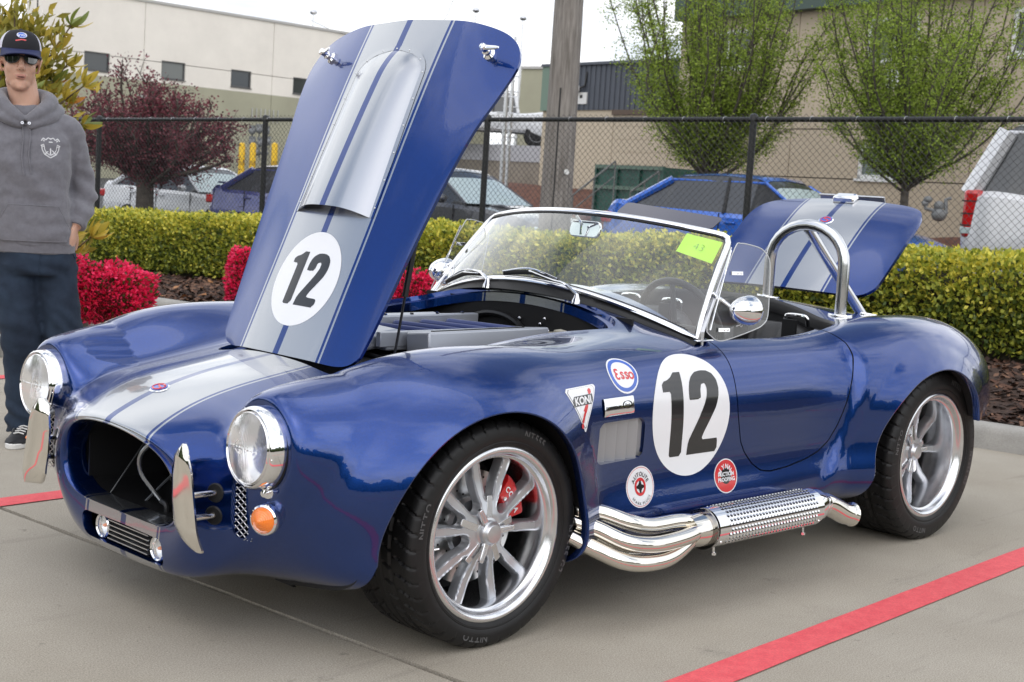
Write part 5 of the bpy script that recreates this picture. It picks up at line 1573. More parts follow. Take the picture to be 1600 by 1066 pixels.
# bark chips
chip_m = [mat('bark_a', (.085, .040, .024), rough=.9), mat('bark_b', (.16, .085, .052), rough=.9), mat('bark_c', (.035, .020, .015), rough=.9), mat('leaf_litter', (.36, .17, .07), rough=.8)]
mb = MB(); rng = random.Random(3)
for _ in range(26000):
    y = rng.uniform(-1.2, 11.5) if rng.random() < .9 else rng.uniform(-6, 16)
    u = rng.random()**1.3*2.4+.01; x = kx(y)+.15+u
    if _ % 5 == 0: y = rng.uniform(5.0, 8.0); x = rng.uniform(1.2, 3.6)
    if _ % 5 == 0 and sdf_poly(np.array([x]), np.array([y]), bd_)[0] > -.05: continue
    z = (zbed(x, y) if _ % 5 else .118)+.018*mnoise.noise((u*4, y*4, 0))+rng.uniform(0, .012)
    L = rng.uniform(.012, .042); W = L*rng.uniform(.25, .6); a = rng.uniform(0, 6.28); ti = rng.uniform(-.5, .5); tj = rng.uniform(-.5, .5)
    ca, sa = math.cos(a), math.sin(a)
    mb.cur = 3 if rng.random() < .02 else rng.choice((0, 0, 1, 2, 2))
    if mb.cur == 3: L *= 1.6; W *= 1.6
    q = [(x+dx*ca*L-dy*sa*W, y+dx*sa*L+dy*ca*W, z+dx*ti*L+dy*tj*W) for dx, dy in ((-1, -1), (1, -.7), (.9, 1), (-.8, .8))]
    mb._add(q, [(0, 1, 2, 3)])
o = mb.build('bark_chips', chip_m, smooth=False); tag(o, kind='stuff')
M_ASPH = mat('asphalt', (.055, .055, .056), rough=.9, col2=(.085, .084, .082), scale=3, bump=.002, bscale=200)
P = []
for y in np.linspace(-30, 60, 30):
    # the yard is level with the bed, then climbs away behind the left-hand lot
    xs_ = [kx(y)+4.2, kx(y)+9, kx(y)+16, kx(y)+28, kx(y)+60, 140]
    P.append([(x, y, zg(min(max(y, -20), 22))-.0+max(0, math.hypot(x, y)-24)*.030) for x in xs_])
o = MB().grid(P[::-1]).build('yard_ground', M_ASPH, sharp=0); tag(o, kind='structure')
far = mobj('far_ground', [(-400, -400, -.6), (600, -400, -.6), (600, 600, -.6), (-400, 600, -.6)], [(0, 1, 2, 3)], mat('far_ground', (.12, .12, .10), rough=.9), smooth=False); tag(far, kind='structure')
# ------------------------------------------------------------------ leaves and plants
def leaf_mat(name, c1, c2, rough=.5, trans=.25):
    """one leaf colour per leaf (random per island) between c1 and c2, a little light comes through"""
    m = bpy.data.materials.new(name); m.use_nodes = True; t = m.node_tree; b = t.nodes['Principled BSDF']
    g = t.nodes.new('ShaderNodeNewGeometry'); r = t.nodes.new('ShaderNodeValToRGB')
    r.color_ramp.elements[0].color = (*c1, 1); r.color_ramp.elements[1].color = (*c2, 1)
    t.links.new(g.outputs['Random Per Island'], r.inputs[0]); t.links.new(r.outputs[0], b.inputs['Base Color'])
    b.inputs['Roughness'].default_value = rough; b.inputs['Specular IOR Level'].default_value = .35
    tr = t.nodes.new('ShaderNodeBsdfTranslucent'); t.links.new(r.outputs[0], tr.inputs[0])
    mx = t.nodes.new('ShaderNodeMixShader'); mx.inputs[0].default_value = trans
    o = t.nodes['Material Output']; t.links.new(b.outputs[0], mx.inputs[1]); t.links.new(tr.outputs[0], mx.inputs[2]); t.links.new(mx.outputs[0], o.inputs[0])
    MATS[name] = m; return m
def leaves(name, C0, Nrm, L, W, mats, mi, parent, jitter=.7, fold=.18, seed=1):
    """many folded diamond leaves at points C0 pointing roughly along Nrm (numpy, one mesh)"""
    rs = np.random.RandomState(seed); n = len(C0)
    d = Nrm+rs.normal(0, jitter, (n, 3)); d /= np.linalg.norm(d, axis=1, keepdims=True)
    r = rs.normal(0, 1, (n, 3)); s = np.cross(d, r); s /= np.linalg.norm(s, axis=1, keepdims=True); u = np.cross(s, d)
    L = np.broadcast_to(L, (n,))[:, None]*rs.uniform(.7, 1.25, (n, 1)); W = np.broadcast_to(W, (n,))[:, None]*rs.uniform(.8, 1.2, (n, 1))
    v0 = C0-d*L*.5; v1 = C0+s*W*.5+u*L*fold*.5-d*L*.05; v2 = C0+d*L*.5; v3 = C0-s*W*.5+u*L*fold*.5-d*L*.05
    V_ = np.stack([v0, v1, v2, v3], 1).reshape(-1, 3)
    me = bpy.data.meshes.new(name); me.vertices.add(4*n); me.vertices.foreach_set('co', V_.ravel())
    me.loops.add(6*n); me.polygons.add(2*n)
    i = np.arange(n)[:, None]*4
    me.loops.foreach_set('vertex_index', np.concatenate([i, i+1, i+2, i, i+2, i+3], 1).ravel())
    me.polygons.foreach_set('loop_start', np.arange(2*n)*3); me.polygons.foreach_set('loop_total', np.full(2*n, 3))
    for mm in mats: me.materials.append(mm)
    if len(mats) > 1: me.polygons.foreach_set('material_index', np.repeat(mi, 2).astype(np.int32))
    me.update(); me.validate()
    o = bpy.data.objects.new(name, me); COL.objects.link(o); o.parent = parent; o['kind'] = 'stuff'
    return o
def nz3(P, s):
    return np.array([mnoise.noise((p[0]*s, p[1]*s, p[2]*s)) for p in P])

# hedge: clipped shrubs in a row with an uneven top
HX = 6.62
def hx(y): return HX+KS*.92*y
def hump(y, t): return .075*mnoise.noise((y*.9, t*1.2, 3.3))+.065*mnoise.noise((y*3.0, t*3, 1.3))+.03*mnoise.noise((y*9, t*3, 4.3))
hedge = thing('hedge', 'long clipped hedge with yellow-green tops behind the open car, in front of the fence', 'hedge', (hx(5), 5, 0))
rs = np.random.RandomState(5)
pts = []; nrm = []; mi = []
n_h = 125000
Y = np.where(rs.rand(n_h) < .86, rs.uniform(-1.0, 15.5, n_h), rs.uniform(-9, 22, n_h))
T_ = rs.rand(n_h)
for y, t in zip(Y, T_):
    D = 1.05; H = .70-.012*max(0, y-1)
    zb = zg(y)+.06; ht = zb+H+hump(y, 0)
    rag = .04+.03*rs.rand()
    if t < .52:      # front face, rounded shoulder
        v = rs.rand(); z = zb+.02+(ht-zb-.02)*v; back = .16*max(0, v-.72)**1.2*6*.28+.10*max(0, .25-v)*1.8
        x = hx(y)+back+.05*mnoise.noise((y*2.6, z*3.4, 8))+.03*mnoise.noise((y*8, z*8, 2)); nn = (-1, 0, .25+.7*v)
    elif t < .93:
        u = rs.rand()**.8; z = ht-.035*(1-min(1, u*4))-.05*max(0, u-.85)*4+.03*mnoise.noise((y*7, u*7, 5)); x = hx(y)+.10+u*(D-.15); nn = (-.2, 0, 1); v = 1
    else:
        v = rs.rand(); z = zb+(ht-zb)*v; x = hx(y)+D; nn = (1, 0, .4)
    dep = rs.rand()**2*.09
    L_ = math.sqrt(nn[0]**2+nn[2]**2)
    pts.append((x-nn[0]/L_*dep+rs.normal(0, .016), y+rs.normal(0, .014), z-nn[2]/L_*dep+rs.normal(0, .018))); nrm.append(nn)
    # new growth is yellow and sits on the outer, upper shoots
    pr = .12+.75*max(0, v-.35)/.65+.35*mnoise.noise((y*2.2, z*3, 9)); q = rs.rand()
    mi.append(0 if q < pr*.50 else (1 if q < pr*.50+.52 else 2))
M_LF = [leaf_mat('hedge_leaf_yellow', (.60, .54, .06), (.78, .70, .12), .42), leaf_mat('hedge_leaf_green', (.26, .30, .035), (.42, .44, .065), .42), leaf_mat('hedge_leaf_dark', (.06, .095, .02), (.12, .155, .032), .45)]
leaves('foliage', np.array(pts), np.array(nrm, float), .044, .030, M_LF, np.array(mi), hedge, jitter=.75, seed=2).matrix_parent_inverse = Matrix.Translation((-hx(5), -5, 0))
# dark inner mass of twigs
P = []
for y in np.arange(-9, 22, .25):
    z0 = zg(y)-.02; z1 = zg(y)+.66-.012*max(0, y-1)+hump(y, 0)
    P.append([(hx(y)+.14, y, z0), (hx(y)+.10, y, z0+.3), (hx(y)+.16, y, z1-.12), (hx(y)+.30, y, z1-.05), (hx(y)+.85, y, z1-.05), (hx(y)+.95, y, z1-.2), (hx(y)+.95, y, z0)])
q = MB().grid(P[::-1]).build('twig_mass', mat('hedge_twigs', (.022, .020, .010), rough=1, bump=.03, bscale=12), hedge); q.matrix_parent_inverse = Matrix.Translation((-hx(5), -5, 0))
mb = MB()
for k in range(150):
    y = -3+k*.12+rs.uniform(-.04, .04); mb.tube([(hx(y)+.12+rs.uniform(0, .1), y, zg(y)-.02), (hx(y)+.08, y+rs.uniform(-.05, .05), zg(y)+.2)], .007, 5, cap=False)
q = mb.build('hedge_stems', mat('twig_bark', (.07, .05, .035), rough=.9), hedge); q['kind'] = 'stuff'; q.matrix_parent_inverse = Matrix.Translation((-hx(5), -5, 0))

# azaleas
M_AZ = [leaf_mat('azalea_petal', (.92, .025, .12), (1.0, .085, .22), .55, .35), leaf_mat('azalea_petal_dark', (.66, .008, .07), (.82, .02, .11), .55, .3), leaf_mat('azalea_leaf', (.03, .06, .015), (.08, .11, .03), .5)]
def azalea(c, r, n, label, seed):
    z0 = zbed(c[0], c[1]) if c[0]-kx(c[1]) > .15 else .12
    t = thing('azalea_bush', label, 'azalea', (c[0], c[1], z0), group='red azaleas in the mulch')
    rs = np.random.RandomState(seed)
    P = rs.normal(0, 1, (n, 3)); P /= np.linalg.norm(P, axis=1, keepdims=True); P[:, 2] = np.abs(P[:, 2])*1.0-.15*rs.rand(n)
    N_ = P.copy()
    k = np.array([1+.16*mnoise.noise((p[0]*2.2+seed, p[1]*2.2, p[2]*2.2))+.08*mnoise.noise((p[0]*6, p[1]*6+seed, p[2]*6)) for p in P])
    mxx = np.max(np.abs(P), axis=1, keepdims=True); P = P/(mxx*.62+.38)*.92      # clipped boxy
    P = P*k[:, None]*np.array(r)*(1.03-rs.rand(n)**1.6*.26)[:, None]; P[:, 2] += .06
    q = rs.rand(n); mi = np.where(q < .50, 0, np.where(q < .80, 1, 2))
    leaves('blossom', P, N_, .034, .026, M_AZ, mi, t, jitter=.9, fold=.35, seed=seed)
    MB().ball((0, 0, r[2]*.45), (r[0]*.82, r[1]*.82, r[2]*.48), 20, 12).build('inner_twigs', mat('azalea_twigs', (.10, .008, .012), rough=1), t)
azalea((2.37, 5.62), (.34, .34, .37), 8500, 'broad clipped red azalea right of the standing man, behind the far wing', 11)
azalea((1.98, 5.75), (.32, .36, .47), 7500, 'taller clipped red azalea directly beside the man', 12)
azalea((4.33, 6.74), (.17, .20, .43), 4200, 'red azalea half hidden behind the left edge of the raised hood', 13)
azalea((4.72, 5.05), (.20, .22, .36), 4000, 'red azalea showing in the gap between raised hood and windscreen', 14)

# big-leaved shrub behind the man
def big_leaf(nm, L, W, curl):
    P = []
    for i in range(7):
        t = i/6; w_ = W*math.sin(math.pi*min(1, t*.92+.04))**.8; row = []
        for j in (-1, 0, 1): row.append((t*L, j*w_*.5, abs(j)*w_*.22-curl*t*t*L))
        P.append(row)
    return MB().grid(P)
M_BL = [leaf_mat('shrub_leaf_olive', (.24, .22, .03), (.36, .31, .05), .34, .2), leaf_mat('shrub_leaf_gold', (.40, .32, .04), (.56, .42, .07), .38, .3), leaf_mat('shrub_leaf_green', (.13, .17, .03), (.22, .26, .06), .32, .2), leaf_mat('shrub_leaf_rust', (.45, .16, .03), (.60, .25, .04), .4, .3)]
M_BLI = [leaf_mat('inner_leaf_olive', (.20, .19, .03), (.34, .30, .05), .4, .25), leaf_mat('inner_leaf_gold', (.38, .30, .05), (.50, .38, .06), .4, .3)]
for m_ in M_BL:   # many small separate objects: colour by object instead of by island
    t = m_.node_tree; g = [n for n in t.nodes if n.bl_idname == 'ShaderNodeNewGeometry'][0]; oi = t.nodes.new('ShaderNodeObjectInfo'); r = [n for n in t.nodes if n.bl_idname == 'ShaderNodeValToRGB'][0]
    t.links.new(oi.outputs['Random'], r.inputs[0])
def shrub(c, H, label):
    t = thing('magnolia_shrub', label, 'shrub', c)
    rng = random.Random(21)
    bark = mat('shrub_bark', (.12, .09, .06), rough=.9)
    protos = [big_leaf('leaf', .140, .054, .25), big_leaf('leaf', .120, .050, .1), big_leaf('leaf', .130, .046, .45)]
    srcs = []
    n = 0
    right = Vector((RX.x, RX.y, 0)).normalized(); away = Vector((DX.x, DX.y, 0)).normalized()
    tips = []
    trunk = MB()
    for b in range(26):
        f = b/25; z0 = (.25 if b < 6 else .85)+(f if b >= 6 else f*.5)*(H-1.25); ang = b*2.4; sp_ = (.74-.46*f)*rng.uniform(.7, 1.05)
        dirv = right*math.cos(ang)*sp_+away*math.sin(ang)*sp_*.8
        end = Vector((0, 0, z0+rng.uniform(.22, .42)))+dirv
        mid = Vector((0, 0, z0+.10))+dirv*.5
        trunk.tube([Vector((0, 0, z0)), mid, end], [.012, .009, .005], 6, cap=False)
        tips += [(end, (end-mid).normalized()), (mid.lerp(end, .45), (end-mid).normalized())]
    tips.append((Vector((0, 0, H-.08)), Vector((0, 0, 1))))
    trunk.tube([(0, 0, -.1), (.02, .01, H*.5), (0, 0, H-.1)], [.035, .022, .008], 8)
    trunk.build('stems', bark, t)
    for (p, d) in tips:
        cl = rng.choice((0, 0, 1, 2, 2)) if rng.random() < .75 else 1
        for k in range(rng.choice((6, 7, 7))):
            if n >= 298: break
            a = k*2.4+rng.uniform(-.3, .3); e = rng.uniform(.35, 1.25)
            ax = zframe(p+d*rng.uniform(-.05, .03), d, (1, 0, 0))
            ld = (ax.to_3x3() @ Vector((math.cos(a)*math.sin(e), math.sin(a)*math.sin(e), math.cos(e))))
            side = ld.cross(d); side = side.normalized() if side.length > .01 else Vector((1, 0, 0))
            M = frame(p, ld, side); s_ = rng.uniform(.75, 1.15); M = M @ Matrix.Diagonal((s_, s_, s_, 1))
            mi_ = 3 if rng.random() < .04 else (1 if rng.random() < .16 else cl)
            key = (k % 3, mi_)
            src = [x for x in srcs if x[0] == key]
            if not src:
                o = protos[k % 3].build('leaf', M_BL[mi_], t, sharp=0); srcs.append((key, o)); o.matrix_local = M
            else: share(src[0][1], 'leaf', t, M)
            n += 1
    # the small leaves deeper inside, past what one could pick apart
    rs = np.random.RandomState(8); q = []; d_ = []
    for (p, d) in tips:
        for k in range(46):
            c = p.lerp(Vector((0, 0, p.z-.15)), rng.random()*.7)+Vector((rng.gauss(0, 1), rng.gauss(0, 1), rng.gauss(0, 1)))*.055; q.append(tuple(c)); d_.append((d.x, d.y, d.z+.4))
    leaves('inner_leaves', np.array(q), np.array(d_), .095, .040, [M_BLI[0], M_BLI[1]], (rs.rand(len(q)) < .3).astype(int), t, jitter=.7, seed=4)
shrub((1.92, 6.13, .10), 2.22, 'tall shrub of large yellow-green and orange leaves behind the man')
# ------------------------------------------------------------------ chain-link fence
def fx(y): return 8.40-.14*y
def ftop(y): return 2.058-.0215*y
M_FEN = mat('black_vinyl_coating', (.012, .013, .014), rough=.38)
fen = thing('chain_link_fence', 'black chain-link fence with a round top rail behind the hedge', 'fence', (fx(5), 5, 0))
FI = Matrix.Translation((-fx(5), -5, 0))
def fpart(mb, nm, m, **k):
    o = mb.build(nm, m, fen, **k); o.matrix_parent_inverse = FI; return o
ypost = [-4.2, -1.25, 1.10, 4.122, 7.106, 10.342, 13.4, 16.4, 19.4]
for y in ypost:
    fpart(MB().tube([(fx(y), y, zg(y)-.05), (fx(y), y, ftop(y)+.02)], .032, 16).lathe([(.040, -.03), (.040, .0), (.034, .022), (.012, .034), (0, .036)], 16, M=Matrix.Translation((fx(y), y, ftop(y)+.02))), 'post', M_FEN)
for a, b in zip(ypost[:-1], ypost[1:]):
    fpart(MB().tube([(fx(a), a, ftop(a)), (fx(b), b, ftop(b))], .0225, 14), 'top_rail', M_FEN)
pw = .031; mb_v = []; mb_f = []
n_w = int(24.5/pw); rad = .0019
zz_ = np.arange(0, 46)*.0315
for i in range(n_w):
    y0 = -5+i*pw
    vs = []
    for k, dz in enumerate(zz_):
        yy = y0+(.5 if (k+i) % 2 else -.5)*pw*1.02; xx = fx(yy)-.034+(.0022 if k % 2 else -.0022)
        z = ftop(yy)+.045-dz
        vs.append((xx, yy, z))
    o_ = len(mb_v)
    for (x, y, z) in vs:
        mb_v += [(x-rad, y, z-.3*rad), (x+rad, y, z-.3*rad), (x, y+.0, z+1.6*rad)]
    for k in range(len(vs)-1):
        a = o_+k*3
        for j in range(3): mb_f.append((a+j, a+(j+1) % 3, a+3+(j+1) % 3, a+3+j))
o = mobj('chain_link_mesh', mb_v, mb_f, M_FEN, fen, smooth=False); o.matrix_parent_inverse = FI; o['kind'] = 'stuff'
mb = MB()
for i in range(55):
    y = -4+i*.42; mb.tube([(fx(y)+.024*math.cos(a)*1.1, y+.004*a, ftop(y)+.025*math.sin(a)*1.1) for a in np.linspace(0, 6.28, 10)[:-1]], .002, 4, closed=True)
fpart(mb, 'tie_wires', M_BRUSH)['kind'] = 'stuff'
# ------------------------------------------------------------------ parked cars (local +x = forward)
def plain_paint(name, c, metal=.0, rough=.3): return mat(name, c, rough=rough, metal=metal, coat=1, coat_rough=.03)
M_CGLASS = mat('car_glass', (.045, .048, .052), rough=.05, spec=.9)
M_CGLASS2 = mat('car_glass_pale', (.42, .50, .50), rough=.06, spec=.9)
M_TAIL = mat('tail_light_red', (.45, .008, .010), rough=.12, coat=1)
def cr_interp(ks, xs):
    """smooth interpolation of rows of numbers keyed on the first column"""
    ks = np.array(ks, float); out = np.empty((len(xs), ks.shape[1]-1)); K = ks[:, 0]
    for c in range(1, ks.shape[1]):
        y = ks[:, c]; d = np.gradient(y, K)
        i = np.clip(np.searchsorted(K, xs)-1, 0, len(K)-2); h = K[i+1]-K[i]; t = (xs-K[i])/h
        out[:, c-1] = (2*t**3-3*t**2+1)*y[i]+(t**3-2*t**2+t)*h*d[i]+(-2*t**3+3*t**2)*y[i+1]+(t**3-t**2)*h*d[i+1]
    return out
def parked_car(name, label, pos, heading, paint, spec, group='cars parked beyond the fence', cat='car'):
    t = thing(name, label, cat, pos, heading, group)
    S_ = spec; W = S_['W']/2; H = S_['H']
    xs = np.linspace(S_['body'][0][0], S_['body'][-1][0], 70)
    rows = cr_interp(S_['body'], xs)      # half-width factor, z bottom, z belt, z top
    P = []
    for x, (wf, zb, zt, zc) in zip(xs, rows):
        w_ = W*wf
        half = [(w_*.86, zb), (w_*.965, zb+.10), (w_, zb+.26), (w_*.995, (zb+zt)/2+.08), (w_*.965, zt-.05), (w_*.90, zt+.005), (w_*.60, zc-.004), (w_*.3, zc+.008), (0, zc+.012)]
        P.append([(x, y, z) for y, z in half]+[(x, -y, z) for y, z in half[:-1][::-1]])
    mb = MB().grid(P); mb._add(P[0], [tuple(range(17))]); mb._add(P[-1], [tuple(range(17))[::-1]])
    mb.build('body', paint, t, sharp=30)
    g = S_['glass']                        # (x, z) outline of the greenhouse from the front base to the rear base
    gs = smooth_path([(a, b, c) for a, b, c in g], 4); g = [(q.x, q.y, max(0, min(1, q.z))) for q in gs]
    gx = [p[0] for p in g]
    zbelt = lambda x: float(cr_interp(S_['body'], np.array([x]))[0][2])
    def gh(rows_, nm, m, par=None, lift=0):
        return MB().grid(rows_).build(nm, m, par or t, sharp=28)
    top = S_['roofw']; N = len(g); rows_ = []
    for i, (x, z, f) in enumerate(g):      # f: 0 at the belt, 1 on the roof
        zb_ = zbelt(x)-.02; wb = W*.90; wt = W*(.90+(top-.90)*f)
        rows_.append([(x, wb, zb_), (x, wt, z-.03*f), (x, wt*.80, z), (x, 0, z+.015*f), (x, -wt*.80, z), (x, -wt, z-.03*f), (x, -wb, zb_)])
    gh(rows_, 'windows', M_CGLASS)
    # roof skin, pillars and door frames in body colour
    r1 = [r for r, q in zip(rows_, g) if q[2] >= .985]
    MB().grid([[(x, y*1.012, z+.006) for x, y, z in r[1:6]] for r in r1]).build('roof', paint, t, sharp=40)
    fr = [r for r, q in zip(rows_, g) if q[2] >= .985][0]; bk = [r for r, q in zip(rows_, g) if q[2] >= .985][-1]
    f0, b0 = rows_[0], rows_[-1]
    # windscreen pane is paler: its sky reflection is put into the base colour
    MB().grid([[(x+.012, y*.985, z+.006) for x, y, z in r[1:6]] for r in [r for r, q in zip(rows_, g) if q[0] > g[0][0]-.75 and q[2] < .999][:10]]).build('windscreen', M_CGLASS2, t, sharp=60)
    for s in (1, 5):
        a = 1 if s == 1 else -1; sp_ = MB()
        pil = [Vector(f0[s]), Vector(fr[s])]; sp_.tube([pil[0]+Vector((0, a*.008, 0)), pil[1]+Vector((0, a*.008, 0))], .022, 8)
        sp_.tube([Vector(fr[s])+Vector((0, a*.006, 0)), Vector(bk[s])+Vector((0, a*.006, 0))], .019, 8)
        sp_.tube([Vector(bk[s])+Vector((0, a*.006, 0)), Vector(b0[s])+Vector((0, a*.006, 0))], S_.get('cpillar', .06), 8)
        sp_.build('pillars', paint, t)
        for xm in S_['bpost']:
            zt = np.interp(-xm, [-q[0] for q in g], [q[1] for q in g])
            MB().tube([(xm, a*W*.915, zbelt(xm)), (xm-.03, a*W*(top+.012), zt-.05)], .022, 6).build('door_post', M_BLK, t)
    # door cuts, handles, mirrors, lamps
    for a in (1, -1):
        for xm in S_['doors']:
            MB().box((xm, a*W*.992, (zbelt(xm)+.30)/2+.06), (.007, .02, zbelt(xm)-.42)).build('door_gap', M_BLK, t)
        for xm in S_['handles']: MB().box((xm, a*W*1.0, zbelt(xm)-.11), (.14, .03, .028)).build('door_handle', S_.get('handle_mat', paint), t, bevel=.008)
        q = MB().ball((0, 0, 0), (.06, .10, .065), 14, 8).build('wing_mirror', S_.get('mirror_mat', paint), t); q.location = (S_['mirror'], a*(W+.06), zbelt(S_['mirror'])+.07)
        xr = S_['body'][0][0]
        if S_.get('tail') == 'tall':
            tl_ = MB().box((xr+.11, a*W*.935, 1.04), (.18, .17, .46)).build('tail_light', M_TAIL, t, bevel=.04)
            for zz_, hh_ in ((1.16, .012), (1.04, .012), (.93, .012)): MB().box((xr+.11, a*W*.935, zz_), (.186, .176, hh_)).build('lamp_divider', M_BLK, tl_)
            MB().box((xr+.11, a*W*.935, .88), (.184, .174, .07)).build('reversing_lamp', M_CGLASS2, tl_, bevel=.01)
        else: MB().box((xr+.10, a*W*.83, .78), (.20, .24, .15)).build('tail_light', M_TAIL, t, bevel=.03)
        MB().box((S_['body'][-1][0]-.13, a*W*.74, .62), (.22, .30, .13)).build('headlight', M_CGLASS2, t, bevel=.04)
    for xw in S_['wheels']:
        for a in (1, -1):
            r = S_.get('wr', .315)
            M = frame((xw, a*(W-.10), r), (1, 0, 0), (0, 0, 1) if a < 0 else (0, 0, -1), (0, a, 0))
            wl = MB().lathe([(.0, -.1), (r*.98, -.1), (r, -.06), (r, .06), (r*.95, .095), (r*.72, .10), (r*.70, .07)], 40).build('tyre', M_RUB, t, sharp=40); wl.matrix_local = M
            rm = MB().lathe([(r*.70, .095), (r*.66, .085), (r*.64, .02), (0, .02)], 36).build('rim', S_.get('rim', M_BRUSH), wl)
            for k in range(5):
                A = k*2*math.pi/5+.3; MB().box((r*.34, 0, .06), (r*.62, .055, .03)).build('spoke', S_.get('rim', M_BRUSH), wl).matrix_local = Matrix.Rotation(A, 4, 'Z')
            MB().lathe([(r+.05, 0), (r+.05, .006), (0, .006)], 40).build('wheel_arch', M_DARK, t, sharp=60).matrix_local = frame((xw, a*(W*.985), r+.01), (1, 0, 0), (0, 0, 1) if a < 0 else (0, 0, -1), (0, a, 0))
    wz = S_['body'][0]
    MB().box((S_['body'][0][0]+.02, 0, .52), (.06, S_['W']*.86, .16)).build('rear_bumper', paint, t, bevel=.03)
    MB().box((S_['body'][-1][0]-.03, 0, .40), (.06, S_['W']*.62, .14)).build('grille', M_BLK, t, bevel=.03)
    if S_.get('scoop'):
        MB().prism([(-.32, 0), (.14, 0), (.16, .055), (-.02, .085), (-.20, .06)], -.30, .30, M=frame((1.05, 0, .86), (1, 0, -.06), (0, 0, 1))).build('bonnet_scoop', paint, t, bevel=.02)
        MB().box((1.215, 0, .885), (.02, .54, .045)).build('scoop_mouth', M_BLK, t)
    if S_.get('wing'):
        MB().box((-2.02, 0, 1.07), (.16, 1.25, .030)).box((-2.02, .52, 1.0), (.10, .05, .12)).box((-2.02, -.52, 1.0), (.10, .05, .12)).build('rear_wing', paint, t, bevel=.01)
    if S_.get('spoiler'):
        MB().box((-1.30, 0, 1.385), (.16, .9, .04)).build('roof_spoiler', paint, t, bevel=.02)
    return t
SEDAN = dict(W=1.74, H=1.43, roofw=.70, body=[(-2.17, .86, .36, .82, .84), (-2.10, .92, .24, .92, .94), (-1.6, .985, .22, .95, .965), (-.9, 1.0, .20, .94, .95), (0, 1.0, .19, .92, .93), (.75, 1.0, .20, .90, .91), (1.3, .985, .20, .85, .86), (1.85, .94, .22, .74, .78), (2.10, .86, .26, .62, .66), (2.18, .74, .34, .52, .56)],
             glass=[(.78, .93, 0), (.70, .97, .10), (.12, 1.36, 1), (-.10, 1.405, 1), (-.5, 1.425, 1), (-.95, 1.40, 1), (-1.22, 1.35, 1), (-1.70, 1.04, .12), (-1.78, .97, 0)], bpost=[-.36], doors=[.62, -.38, -1.15], handles=[-.22, -1.1], mirror=.46, wheels=[1.33, -1.20], wr=.315)
def H_(dx, dy): return math.atan2(dy, dx)
HD = H_(.14, -.99)          # nose towards the near right, like every car in that row
def along(X0, y, z=None):
    return (X0-.14*y, y, zg(y) if z is None else z)
P_BLUE = plain_paint('bright_blue_car_paint', (.010, .11, .52), .3); P_NAVY = plain_paint('dark_blue_car_paint', (.05, .06, .20), .4)
P_GREY = plain_paint('dark_grey_car_paint', (.055, .057, .065), .5); P_WHITE = plain_paint('white_car_paint', (.62, .64, .66)); P_SILV = plain_paint('silver_car_paint', (.58, .59, .61), .25)
blue_mirror = plain_paint('blue_mirror_cap', (.02, .16, .50), .2)
parked_car('parked_car', 'bright blue saloon with a roof spoiler, parked beyond the fence behind the windscreen', along(13.65, 7.12, .15), HD, P_BLUE, dict(SEDAN, scoop=True, cpillar=.055))
parked_car('parked_car', 'dark purple-blue saloon with a rear wing, left of the raised hood', along(14.4, 15.9, -.06), HD, P_NAVY, dict(SEDAN, wing=True, mirror_mat=blue_mirror, rim=M_BLK))
parked_car('parked_car', 'white saloon with a black bonnet vent, nearest the red-leaved tree', along(15.6, 20.6, -.15), HD, P_WHITE, dict(SEDAN, scoop=True, rim=M_BLK))
parked_car('parked_car', 'dark grey saloon with a bonnet scoop, seen between hood and windscreen', along(13.3, 12.05, .04), HD, P_GREY, dict(SEDAN, scoop=True))
SUV = dict(W=2.0, H=1.92, roofw=.80, tail='tall', wr=.40, body=[(-2.55, .92, .55, 1.20, 1.22), (-2.50, .975, .42, 1.22, 1.24), (-1.8, 1.0, .38, 1.22, 1.24), (0, 1.0, .36, 1.20, 1.22), (1.2, 1.0, .36, 1.18, 1.20), (1.6, .99, .38, 1.14, 1.18), (2.3, .95, .42, 1.02, 1.08), (2.55, .84, .50, .80, .90)],
           glass=[(1.35, 1.22, 0), (1.25, 1.27, .1), (.62, 1.82, 1), (.3, 1.88, 1), (-1.0, 1.92, 1), (-1.9, 1.90, 1), (-2.22, 1.86, 1), (-2.47, 1.30, .1), (-2.50, 1.22, 0)], bpost=[.0, -1.15], doors=[.95, -.05, -1.15], handles=[.1, -1.0], mirror=.95, wheels=[1.55, -1.45], cpillar=.10)
parked_car('parked_suv', 'silver-white estate-bodied SUV with tall red tail light at the right edge', along(11.45, .82, .22), HD, P_SILV, SUV, cat='SUV')
# pickup on the raised road
PICK = dict(W=1.9, H=1.85, roofw=.76, wr=.37, body=[(-2.7, .94, .55, 1.05, 1.07), (-2.6, .98, .45, 1.10, 1.08), (-1.0, 1.0, .42, 1.10, 1.08), (0, 1.0, .42, 1.10, 1.10), (1.4, .99, .42, 1.10, 1.12), (2.3, .95, .45, 1.02, 1.06), (2.6, .84, .52, .80, .88)],
            glass=[(1.25, 1.12, 0), (1.15, 1.18, .1), (.62, 1.78, 1), (.2, 1.84, 1), (-.6, 1.82, 1), (-.75, 1.75, 1), (-.88, 1.14, .1), (-.90, 1.10, 0)], bpost=[0], doors=[.9, -.2], handles=[0], mirror=.9, wheels=[1.6, -1.6])
pk = at(768, 224, 52)
parked_car('pickup_truck', 'white pickup truck on the raised road between the hood and the wooden pole', (pk.x, pk.y, pk.z), H_(-.72, .69), P_WHITE, PICK, group='vehicles on the raised road', cat='pickup truck')
